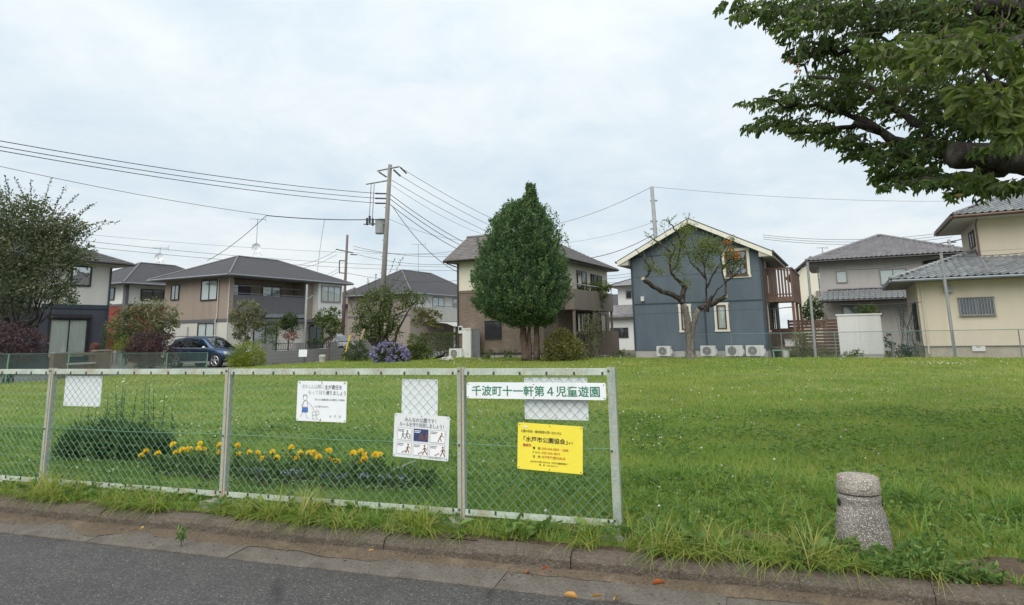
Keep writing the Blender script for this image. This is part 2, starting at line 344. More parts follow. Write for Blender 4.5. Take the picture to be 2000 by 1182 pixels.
# ------------------------------------------------------------------ building blocks
class MB:
    """collects shapes into ONE mesh"""
    def __init__(s): s.v = []; s.f = []; s.mi = []; s.k = 0
    def add(s, vs, fs):
        o = len(s.v); s.v += [tuple(map(float, p)) for p in vs]; s.f += [tuple(o+i for i in q) for q in fs]; s.mi += [s.k]*len(fs)
        return s
    def hexa(s, p): return s.add(p, [(0, 3, 2, 1), (4, 5, 6, 7), (0, 1, 5, 4), (1, 2, 6, 5), (2, 3, 7, 6), (3, 0, 4, 7)])
    def box(s, x0, x1, y0, y1, z0, z1):
        return s.hexa([(x0, y0, z0), (x1, y0, z0), (x1, y1, z0), (x0, y1, z0), (x0, y0, z1), (x1, y0, z1), (x1, y1, z1), (x0, y1, z1)])
    def fb(s, F, u0, u1, z0, z1, d0, d1):
        """box on a wall face F=(origin, along, outward)"""
        o, a, n = F
        P = lambda u, d, z: (o[0]+a[0]*u+n[0]*d, o[1]+a[1]*u+n[1]*d, z)
        return s.hexa([P(u0, d1, z0), P(u1, d1, z0), P(u1, d0, z0), P(u0, d0, z0), P(u0, d1, z1), P(u1, d1, z1), P(u1, d0, z1), P(u0, d0, z1)])
    def poly(s, pts): return s.add(pts, [tuple(range(len(pts)))])
    def prism(s, pts, e):
        n = len(pts); e = np.array(e, float); a = [np.array(p, float) for p in pts]
        return s.add(a+[p+e for p in a], [tuple(range(n))[::-1], tuple(range(n, 2*n))]+[(i, (i+1) % n, (i+1) % n+n, i+n) for i in range(n)])
    def tube(s, pts, r, n=6, caps=True):
        pts = [np.array(p, float) for p in pts]; m = len(pts)
        rs = r if hasattr(r, '__len__') else [r]*m
        vs = []; ref = None
        for i, p in enumerate(pts):
            d = pts[min(i+1, m-1)]-pts[max(i-1, 0)]; d = d/(np.linalg.norm(d)+1e-9)
            if ref is None:
                ref = np.cross(d, (0, 0, 1.0)) if abs(d[2]) < .9 else np.cross(d, (1.0, 0, 0))
            ref = ref-d*(ref@d); ref = ref/(np.linalg.norm(ref)+1e-9); b = np.cross(d, ref)
            for k in range(n):
                t = 2*pi*k/n; vs.append(p+(ref*cos(t)+b*sin(t))*rs[i])
        fs = [(i*n+k, i*n+(k+1) % n, (i+1)*n+(k+1) % n, (i+1)*n+k) for i in range(m-1) for k in range(n)]
        if caps: fs += [tuple(range(n))[::-1], tuple(range((m-1)*n, m*n))]
        return s.add(vs, fs)
    def lathe(s, prof, c=(0, 0, 0), n=16):
        vs = []
        for r, z in prof: vs += [(c[0]+r*cos(2*pi*k/n), c[1]+r*sin(2*pi*k/n), c[2]+z) for k in range(n)]
        m = len(prof)
        fs = [(i*n+k, i*n+(k+1) % n, (i+1)*n+(k+1) % n, (i+1)*n+k) for i in range(m-1) for k in range(n)]
        return s.add(vs, fs+[tuple(range(n))[::-1], tuple(range((m-1)*n, m*n))])
    def ball(s, c, r, n=8, m=6):
        r = r if hasattr(r, '__len__') else (r, r, r); vs = []
        for i in range(1, m):
            a = pi*i/m
            vs += [(c[0]+r[0]*sin(a)*cos(2*pi*k/n), c[1]+r[1]*sin(a)*sin(2*pi*k/n), c[2]+r[2]*cos(a)) for k in range(n)]
        vs += [(c[0], c[1], c[2]+r[2]), (c[0], c[1], c[2]-r[2])]; T = len(vs)-2
        fs = [(i*n+k, (i+1)*n+k, (i+1)*n+(k+1) % n, i*n+(k+1) % n) for i in range(m-2) for k in range(n)]
        fs += [(T, k, (k+1) % n) for k in range(n)]+[(T+1, (m-2)*n+(k+1) % n, (m-2)*n+k) for k in range(n)]
        return s.add(vs, fs)
    def mesh(s, name, mat, smooth=False):
        me = bpy.data.meshes.new(name); me.from_pydata(s.v, [], s.f)
        for m in (mat if isinstance(mat, (list, tuple)) else [mat]): me.materials.append(MATS[m])
        if any(s.mi): me.polygons.foreach_set('material_index', s.mi)
        if smooth: me.polygons.foreach_set('use_smooth', [True]*len(me.polygons))
        me.update(); return me
    def build(s, name, mat, parent=None, smooth=False):
        return link(name, s.mesh(name, mat, smooth), parent)
def link(name, me, parent=None):
    o = bpy.data.objects.new(name, me); COL.objects.link(o)
    if parent is not None: o.parent = parent
    return o
def tag(o, label=None, cat=None, group=None, kind=None):
    for k, v in (('label', label), ('category', cat), ('group', group), ('kind', kind)):
        if v: o[k] = v
    return o
def thing(name, label, cat, loc=(0, 0, 0), rz=0.0, group=None):
    o = bpy.data.objects.new(name, None); COL.objects.link(o); o.location = tuple(loc); o.rotation_euler = (0, 0, rz)
    o.empty_display_size = .2
    return tag(o, label, cat, group)
def copy_tree(o, parent=None):
    c = o.copy(); COL.objects.link(c)
    if parent is not None: c.parent = parent
    for ch in list(o.children): copy_tree(ch, c)
    return c
def npmesh(name, V, quads, mat, parent=None, tint=None, smooth=False):
    """quads: (n,4) or (n,3) int array"""
    me = bpy.data.meshes.new(name); V = np.asarray(V, np.float32); Q = np.asarray(quads, np.int32)
    k = Q.shape[1]
    me.vertices.add(len(V)); me.vertices.foreach_set('co', V.ravel())
    me.loops.add(Q.size); me.loops.foreach_set('vertex_index', Q.ravel())
    me.polygons.add(len(Q)); me.polygons.foreach_set('loop_start', np.arange(0, Q.size, k, dtype=np.int32))
    if smooth: me.polygons.foreach_set('use_smooth', np.ones(len(Q), bool))
    me.update(calc_edges=True)
    if tint is not None:
        at_ = me.attributes.new('tint', 'FLOAT', 'POINT'); at_.data.foreach_set('value', np.asarray(tint, np.float32))
    me.materials.append(MATS[mat])
    return link(name, me, parent)
def unit(a): return a/(np.linalg.norm(a, axis=-1, keepdims=True)+1e-9)
def leaf_geo(P, D, L, Wd, fold=.25, shape='leaf', rng=RNG):
    """P base points, D directions, L lengths, Wd widths -> verts, quads, verts per leaf"""
    n = len(P); D = unit(D); r = rng.normal(size=(n, 3)); r[:, 2] *= .5
    s = unit(np.cross(D, r)); nn = np.cross(s, D); nn *= np.sign(nn[:, 2:3]+1e-9); L = np.asarray(L).reshape(-1, 1)*np.ones((n, 1)); Wd = np.asarray(Wd).reshape(-1, 1)*np.ones((n, 1))
    if shape == 'diamond':
        V = np.stack([P, P+D*L*.5+s*Wd*.5+nn*Wd*fold, P+D*L, P+D*L*.5-s*Wd*.5+nn*Wd*fold], 1)
        Q = np.arange(n)[:, None]*4+np.array([[0, 1, 2, 3]]); return V.reshape(-1, 3), Q, 4
    b = -nn*L*.12
    V = np.stack([P, P+D*L*.3+s*Wd*.46+nn*Wd*fold, P+D*L*.7+s*Wd*.36+nn*Wd*fold+b*.6, P+D*L+b*1.6, P+D*L*.7-s*Wd*.36+nn*Wd*fold+b*.6, P+D*L*.3-s*Wd*.46+nn*Wd*fold], 1)
    Q = (np.arange(n)[:, None, None]*6+np.array([[[0, 1, 2, 3], [0, 3, 4, 5]]])).reshape(-1, 4)
    return V.reshape(-1, 3), Q, 6
def leaves(name, P, D, L, Wd, tint, mat, parent, shape='diamond', fold=.25, kind=None, rng=RNG):
    V, Q, k = leaf_geo(P, D, L, Wd, fold, shape, rng)
    o = npmesh(name, V, Q, mat, parent, np.repeat(tint, k))
    if kind: o['kind'] = kind
    return o
def blob_points(lobes, n, rng, shell=.55, clump=0, csize=.12):
    """points in a union of ellipsoids, gathered in clumps near the surface; returns points, outward directions, clump tint"""
    vol = np.array([l[1][0]*l[1][1]*l[1][2] for l in lobes])**.75; cnt = rng.multinomial(n, vol/vol.sum())
    Ps, Ds, Ts = [], [], []
    for (c, r), m in zip(lobes, cnt):
        if m == 0: continue
        c = np.array(c, float); r = np.array(r, float)
        nc = max(3, int(m/clump)) if clump else m
        d = unit(rng.normal(size=(nc, 3))); rad = shell+(1-shell)*rng.random((nc, 1))**.6
        ct = rng.random(nc)
        if clump:
            idx = rng.integers(0, nc, m); d0 = d[idx]; p = d0*rad[idx]*r
            p = p+rng.normal(size=(m, 3))*csize*float(np.mean(r)); t = ct[idx]
        else: p = d*rad*r; d0 = d; t = ct
        Ps.append(c+p); Ds.append(d0*1.0); Ts.append(t)
    return np.concatenate(Ps), np.concatenate(Ds), np.concatenate(Ts)
def crown(name, parent, lobes, n, L, Wd, mat, seed=1, shell=.5, clump=14, csize=.13, out=.7, droop=.0, shape='diamond', tspread=.55, base=None):
    rng = np.random.default_rng(seed)
    P, D, T = blob_points(lobes, n, rng, shell, clump, csize)
    d = D*out+rng.normal(size=P.shape)*.6; d[:, 2] -= droop
    l = L*(.7+.6*rng.random(len(P))); t = np.clip(tspread*T+(1-tspread)*rng.random(len(P)), 0, 1)
    if base is not None: P = P-np.array(base, float)
    return leaves(name, P, d, l, l*Wd/L, t, mat, parent, shape, rng=rng)
def wob(pts, k, rng, sub=3):
    """subdivide a polyline and shake it, for limbs"""
    out = [np.array(pts[0], float)]
    for a, b in zip(pts[:-1], pts[1:]):
        a = np.array(a, float); b = np.array(b, float)
        for i in range(1, sub+1): out.append(a+(b-a)*i/sub+(rng.normal(size=3)*k if i < sub else 0))
    return out
def sag(a, b, s, n=10):
    a = np.array(a, float); b = np.array(b, float)
    return [a+(b-a)*t-np.array([0, 0, s*4*t*(1-t)]) for t in np.linspace(0, 1, n)]
TEXT = []
def txt(parent, name, body, x, z, size, mat, width=None, y=-.003, bold=.0, align='LEFT'):
    TEXT.append((parent, name, body, x, z, size, mat, width, y, bold, align))
def flush_text():
    tmp = []
    for t in TEXT:
        cu = bpy.data.curves.new(t[1], 'FONT'); cu.body = t[2]; cu.size = t[5]; cu.resolution_u = 2
        o = bpy.data.objects.new(t[1], cu); COL.objects.link(o); tmp.append(o)
    bpy.context.view_layer.update(); dg = bpy.context.evaluated_depsgraph_get()
    for o, (parent, name, body, x, z, size, mat, width, y, bold, align) in zip(tmp, TEXT):
        me = bpy.data.meshes.new_from_object(o.evaluated_get(dg))
        cu = o.data; bpy.data.objects.remove(o); bpy.data.curves.remove(cu)
        n = len(me.vertices); co = np.empty(n*3, np.float32); me.vertices.foreach_get('co', co); co = co.reshape(-1, 3)
        x0, x1 = co[:, 0].min(), co[:, 0].max(); k = width/(x1-x0) if width else 1.0
        X = (co[:, 0]-x0)*k; w = (x1-x0)*k
        if align == 'CENTER': X -= w/2
        if align == 'RIGHT': X -= w
        out = np.stack([X, np.zeros(n), co[:, 1]], 1).astype(np.float32)
        me.vertices.foreach_set('co', out.ravel()); me.materials.clear(); me.materials.append(MATS[mat]); me.update()
        if bold:                                   # heavier strokes: the same letters shifted by a hair and joined
            b = bold*size; parts_ = [out+np.array([dx*b, dy, dz*b], np.float32) for dx, dz, dy in ((0, 0, 0), (1, 0, .0001), (-1, 0, .0002), (0, 1, .0003), (0, -1, .0004))]
            F_ = [tuple(p.vertices) for p in me.polygons]; mm = bpy.data.meshes.new(name); mm.from_pydata(np.concatenate(parts_).tolist(), [], [tuple(i+n*k for i in f) for k in range(5) for f in F_]); mm.materials.append(MATS[mat]); me = mm
        q = link(name, me, parent); q.location = (x, y, z)

# ------------------------------------------------------------------ house kit (local frame: x to the right along the front, y away)
def frontF(y=0.0): return ((0, y), (1, 0), (0, -1))
def rightF(x=0.0): return ((x, 0), (0, 1), (1, 0))
def leftF(x=0.0): return ((x, 0), (0, 1), (-1, 0))
def window(root, F, u0, u1, z0, z1, frame='frame_dark', fw=.05, panes=2, curtain=None, glass='glass', trim=None, tw=.12, sill=False, bars=None, label=None, depth=.06):
    """frame proud of the wall, panes and curtain behind them"""
    m = MB()
    for a, b, c, d in ((u0, u1, z0, z0+fw), (u0, u1, z1-fw, z1), (u0, u0+fw, z0+fw, z1-fw), (u1-fw, u1, z0+fw, z1-fw)): m.fb(F, a, b, c, d, -.02, depth)
    w = m.build('window', frame, root)
    if label: w['label'] = label
    du = (u1-u0-2*fw)/panes
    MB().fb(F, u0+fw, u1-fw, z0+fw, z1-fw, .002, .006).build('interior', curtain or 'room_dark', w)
    for i in range(panes):
        a = u0+fw+i*du
        MB().fb(F, a+.002, a+du-.002, z0+fw, z1-fw, .03+.006*(i % 2), .034+.006*(i % 2)).build('pane', glass, w)
        if i: MB().fb(F, a-.025, a+.025, z0+fw, z1-fw, .028, depth-.004).build('mullion', frame, w)
    if trim:
        t = MB()
        for a, b, c, d in ((u0-tw-.02, u1+tw+.02, z1, z1+tw), (u0-tw-.02, u1+tw+.02, z0-tw, z0), (u0-tw, u0, z0, z1), (u1, u1+tw, z0, z1)): t.fb(F, a, b, c, d, -.02, .045)
        t.build('trim', trim, w)
    if sill: MB().fb(F, u0-.04, u1+.04, z0-.05, z0, 0, .1).build('sill', frame, w)
    if bars:
        nb = bars; me = None
        for i in range(nb):
            a = u0+(u1-u0)*(i+.5)/nb
            MB().fb(F, a-(.008 if bars < 14 else .016), a+(.008 if bars < 14 else .016), z0+.01, z1-.01, .085, .1).build('bar', 'metal_grey' if bars < 14 else 'frame_dark', w)
        for zz in (z0-.03, z1): MB().fb(F, u0-.02, u1+.02, zz, zz+.03, .05, .11).build('bar_frame', frame, w)
    return w
def hip_roof(root, x0, x1, y0, y1, ze, zr, along='y', th=.1, mat='slate', fascia='gutter_dark', soffit='soffit', name='roof', cap='hip_cap', gut='gutter_dark'):
    if along == 'y':
        h = (x1-x0)/2; A = ((x0+x1)/2, y0+h, zr); B = ((x0+x1)/2, max(y0+h+.05, y1-h), zr)
    else:
        h = (y1-y0)/2; A = (x0+h, (y0+y1)/2, zr); B = (max(x0+h+.05, x1-h), (y0+y1)/2, zr)
    c = [(x0, y0), (x1, y0), (x1, y1), (x0, y1)]
    T = [(p[0], p[1], ze+th) for p in c]; Bt = [(p[0], p[1], ze) for p in c]
    m = MB(); vs = T+[A, B]
    if along == 'y': fs = [(0, 1, 4), (1, 2, 5, 4), (2, 3, 5), (3, 0, 4, 5)]
    else: fs = [(0, 1, 5, 4), (1, 2, 5), (2, 3, 4, 5), (3, 0, 4)]
    m.add(vs, fs); m.k = 1; m.add(Bt+T, [(i, (i+1) % 4, (i+1) % 4+4, i+4) for i in range(4)]); m.k = 2; m.add(Bt, [(3, 2, 1, 0)])
    r = m.build(name, [mat, fascia, soffit], root)
    k = MB(); up = np.array([0, 0, .02])
    for a, b in ((0, A), (1, B if along == 'x' else A), (2, B), (3, B if along == 'y' else A)): k.tube([np.array(T[a])+up, np.array(b)+up], .055, 5)
    k.tube([np.array(A)+up, np.array(B)+up], .06, 5); k.build('hip_cap', cap, r)
    g = MB()
    for i in range(4):
        a = np.array(T[i]); b = np.array(T[(i+1) % 4]); o = (a+b)/2-np.array([(x0+x1)/2, (y0+y1)/2, ze+th]); o[2] = 0; o = o/np.linalg.norm(o)*.06
        g.tube([a+o-up*2, b+o-up*2], .055, 6)
    g.build('gutter', gut, r)
    return r, T, A, B
def wall(root, x0, x1, y0, y1, z0, z1, mat, name='wall'): return MB().box(x0, x1, y0, y1, z0, z1).build(name, mat, root)
def aircon(label, loc, rz, w=.78, h=.55):
    t = thing('air_conditioner', label, 'air conditioner', loc, rz, 'outdoor air conditioner units')
    m = MB().box(-w/2, w/2, -.14, .14, .06, h); m.build('casing', 'metal_white', t)
    MB().box(-w/2+.08, -w/2+.16, -.13, .13, 0, .06).box(w/2-.16, w/2-.08, -.13, .13, 0, .06).build('foot', 'metal_grey', t)
    g = MB(); cx, cz, r = -w/2+.29, h/2+.03, .2
    disc = [(cx+r*cos(a), -.145, cz+r*sin(a)) for a in np.linspace(0, 2*pi, 20, endpoint=False)]
    g.prism(disc, (0, .01, 0)); fan = g.build('fan_recess', 'grille', t)
    q = MB()
    for rr in (.07, .12, .165, .2):
        q.tube([(cx+rr*cos(a), -.152, cz+rr*sin(a)) for a in np.linspace(0, 2*pi, 17)], .004, 4, False)
    for a in np.linspace(0, pi, 4, endpoint=False): q.tube([(cx-r*cos(a), -.152, cz-r*sin(a)), (cx+r*cos(a), -.152, cz+r*sin(a))], .004, 4, False)
    q.build('fan_guard', 'metal_white', fan)
    MB().box(w/2-.2, w/2-.19, -.146, -.14, .1, h-.04).build('panel_seam', 'metal_grey', t)
    MB().box(w/2, w/2+.06, -.06, .06, .16, .36).build('valve_cover', 'metal_white', t)
    return t
def antenna(label, loc, h, rz=0.0, dish=False, sz=1.0):
    t = thing('television_antenna', label, 'antenna', loc, rz)
    MB().tube([(0, 0, 0), (0, 0, h)], .018, 5).build('mast', 'galv_dark', t)
    m = MB().tube([(-.75*sz, 0, h-.05), (.75*sz, 0, h-.05)], .012, 4)
    for i in range(9): x = (-.7+i*.17)*sz; l = (.16+.012*i)*sz; m.tube([(x, -l, h-.05), (x, l, h-.05)], .006, 4)
    for s in (-1, 1): m.tube([(.68*sz, 0, h-.05), (.8*sz, .0, h-.05+s*.28*sz)], .01, 4)
    m.build('yagi_array', 'galv_dark', t)
    for a in (0, 2.1, 4.2): MB().tube([(0, 0, .55), (.4*cos(a), .4*sin(a), -.12)], .008, 4).build('stay', 'galv_dark', t)
    if dish:
        d = MB(); n = 14
        for k in range(4): pass
        prof = [(0.0, .0), (.16, .02), (.27, .07), (.33, .12)]
        vs = []
        for r, z in prof[1:]: vs += [(r*cos(2*pi*i/n), -.06-z, .45+r*sin(2*pi*i/n)) for i in range(n)]
        vs.append((0, -.06, .45)); c = len(vs)-1
        fs = [(c, i, (i+1) % n) for i in range(n)]+[(j*n+i, (j+1)*n+i, (j+1)*n+(i+1) % n, j*n+(i+1) % n) for j in range(2) for i in range(n)]
        d.add(vs, fs); d.tube([(0, -.1, .15), (0, -.5, .45)], .01, 4); d.build('dish', 'board_white', t)
    return t

# ------------------------------------------------------------------ the ground
OUT = -.12                                        # level of the streets and yards round the park
def grid(name, A, B, C, D, nu, nv, zf, mat, vpow=1.0):
    """sheet between near edge A-B and far edge D-C"""
    u = np.linspace(0, 1, nu); v = np.linspace(0, 1, nv)**vpow
    U, Vv = np.meshgrid(u, v); U = U[..., None]; Vv = Vv[..., None]
    P = (A*(1-U)+B*U)*(1-Vv)+(D*(1-U)+C*U)*Vv
    P = P.reshape(-1, 3); P[:, 2] = zf(P[:, 0], P[:, 1])
    i = np.arange(nu-1)[None, :]+np.arange(nv-1)[:, None]*nu; i = i.ravel()
    return npmesh(name, P, np.stack([i, i+1, i+1+nu, i+nu], 1), mat, smooth=True)
def isect(gx, gy): return GX*gx+GY*gy
LEFT_GX, BACK_GY, RIGHT_GX = -23.6, 29.84, 19.5
def near_at_gx(gx, yk):
    # point of the line K(.,yk) whose GX coordinate is gx
    a = K(0, yk); t = (gx-a@GX)/(FX@GX); return a+FX*t
def lawn_z(x, y):
    return LAWN-.015*np.exp(-((x-FB[0])*FY[0]+(y-FB[1])*FY[1])**2/.05)+.018*np.sin(x*1.1+y*.7)*np.sin(y*.9-x*.4)+.008*np.sin(x*4.1+1.3)*np.sin(y*3.7)
tag(MB().lathe([(900, -.02), (900, 0)], (0, 0, OUT-.06), 48).build('ground', 'verge'), kind='structure')
road = MB(); pts = [K(-70, -9, -.01), K(45, -9, -.01), K(45, -.715, -.01), K(-70, -.715, -.01)]
road.hexa([p-np.array([0, 0, .1]) for p in pts]+pts); tag(road.build('road', 'asphalt'), kind='structure')
st = MB(); pts = [isect(-33.5, 4), isect(-24.3, 4), isect(-24.3, 90), isect(-33.5, 90)]
st.hexa([p+np.array([0, 0, OUT-.1]) for p in pts]+[p+np.array([0, 0, OUT]) for p in pts]); tag(st.build('side_street', 'street'), kind='structure')
A = near_at_gx(LEFT_GX, -.285); B = near_at_gx(RIGHT_GX, -.285)
lawn = grid('lawn', A, B, isect(RIGHT_GX, BACK_GY), isect(LEFT_GX, BACK_GY), 110, 130, lambda x, y: np.where((x-FB[0])*FY[0]+(y-FB[1])*FY[1] < -.2, .088, lawn_z(x, y)), 'lawn_base', 1.8)
tag(lawn, kind='structure')
# earth edge under the lawn, so that it stands on the lower yards round it
ed = MB()
for a, b in ((isect(LEFT_GX, BACK_GY), isect(RIGHT_GX, BACK_GY)), (A, isect(LEFT_GX, BACK_GY))):
    a = a.copy(); b = b.copy(); a[2] = b[2] = OUT-.1; d = unit(b-a); n = np.array([-d[1], d[0], 0])*.12
    ed.hexa([a+n, b+n, b-n*.0, a-n*.0]+[p+np.array([0, 0, .32]) for p in (a+n, b+n, b, a)])
tag(ed.build('park_edging', 'concrete_pale'), kind='structure')
# worn earth at the way in
rng = np.random.default_rng(3)
def patch(name, cx, cy, rx, ry, z, mat, n=40, rough=.18, seed=1):
    r = np.random.default_rng(seed); k = 1+rough*np.convolve(r.normal(size=n+6), np.ones(4)/2, 'same')[3:3+n]
    V = [K(cx, cy, 0)]; m = 6
    for j in range(1, m+1):
        for i in range(n): V.append(K(cx+rx*k[i]*j/m*cos(2*pi*i/n), cy+ry*k[i]*j/m*sin(2*pi*i/n), 0))
    for q in V: q[2] = float(lawn_z(q[0], q[1]))
    for j in range(m*n+1):
        V[j][2] += z if j <= (m-1)*n else -.004
        if (V[j]-FB)@FY < -.17: V[j][2] = min(V[j][2], .112)
    F_ = [(0, 1+i, 1+(i+1) % n) for i in range(n)]+[(1+j*n+i, 1+(j+1)*n+i, 1+(j+1)*n+(i+1) % n, 1+j*n+(i+1) % n) for j in range(m-1) for i in range(n)]
    return tag(MB().add(V, F_).build(name, mat, None, True), kind='structure')
patch('bare_earth', 2.5, -.05, .9, .225, .02, 'soil', seed=4)
ksl = MB(); ksx = np.linspace(-9.6, 4.4, 141); q_ = np.random.default_rng(12).random(141)
for i, x in enumerate(ksx): ksl.v += [tuple(K(x, -.284, .101)), tuple(K(x, -.23, .104+.012*q_[i])), tuple(K(x, -.17+.05*q_[i], .096))]
for i in range(140): ksl.f += [(i*3, i*3+3, i*3+4, i*3+1), (i*3+1, i*3+4, i*3+5, i*3+2)]
ksl.mi = [0]*len(ksl.f); tag(ksl.build('kerbside_soil', 'soil', None, True), kind='structure')
patch('bare_earth', -.15, .02, .25, .1, .014, 'soil', seed=6)
patch('bare_earth', .9, .15, .3, .08, .014, 'soil', seed=8)
patch('flower_bed', -3.1, .72, 1.55, .27, .035, 'bed_soil', seed=5)
# kerb and gutter: stone by stone
kerb = thing('kerb', None, None, K(0, 0, 0), -YF); kerb['kind'] = 'structure'
gut = thing('gutter_strip', None, None, K(0, 0, 0), -YF); gut['kind'] = 'structure'
prof = [(-.415, -.06), (-.405, .07), (-.385, .098), (-.36, .108), (-.29, .108), (-.285, -.06)]
ks = MB()
N = 7
for i in range(N):
    x = .0015+i*(.607/(N-1)); j = 0 if i in (0, N-1) else 1
    for y, z in prof: ks.v.append((x, y+(.004*math.sin(i*2.1) if j else .002), z+(.0035*math.sin(i*1.7+y*9) if j else -.002)))
for i in range(N-1):
    for k in range(5): a = i*6+k; ks.f.append((a, a+6, a+7, a+1))
ks.f += [tuple(range(6)), tuple(range((N-1)*6, N*6))[::-1]]; ks.mi = [0]*len(ks.f)
kme = ks.mesh('kerb_stone', 'kerb')
gme = MB().hexa([(.001, -.71, -.1), (.609, -.71, -.1), (.609, -.4, -.1), (.001, -.4, -.1), (.001, -.71, -.003), (.609, -.71, -.003), (.609, -.4, .009), (.001, -.4, .009)]).mesh('gutter_slab', 'gutter')
for i in range(-16, 12):
    x = -.208+i*.61
    o = link('kerb_stone', kme, kerb); o.location = (x+.61, rng.normal()*.004, rng.normal()*.004); o.rotation_euler = (rng.normal()*.01, 0, rng.normal()*.002); o.location.x -= .61
    s = link('gutter_slab', gme, gut); s.location = (x+.25, 0, rng.normal()*.002)
# sand and dirt drifted against the kerb
def drift(name, x0, x1, w, z, seed):
    r = np.random.default_rng(seed); n = int((x1-x0)/.06); e = np.convolve(r.random(n+12), np.ones(9)/9, 'same')[6:6+n]; e = (e-e.min())/(e.max()-e.min()+1e-6)
    f2 = r.random(n)*.012; m = MB()
    for i in range(n):
        x = x0+(x1-x0)*i/(n-1); ww = (w*(.25+.75*e[i])+f2[i])*min(1, i/4, (n-1-i)/4)
        m.v += [tuple(K(x, -.405, .024+.012*e[i])), tuple(K(x, -.405-ww*.5, .016+.004*e[i])), tuple(K(x, -.407-ww, .0055))]
    for i in range(n-1):
        for k in (0, 1): m.f.append((i*3+k, i*3+k+1, i*3+k+4, i*3+k+3))
    m.mi = [0]*len(m.f); tag(m.build(name, 'sand', None, True), kind='structure')
drift('dirt_drift', -9.5, -3.4, .24, 0, 1); drift('dirt_drift', -3.6, -1.2, .13, 0, 2); drift('dirt_drift', -1.5, 5.5, .11, 0, 3)

# ------------------------------------------------------------------ houses
def house(name, label, C): return thing(name, label, 'house', C, -YG)
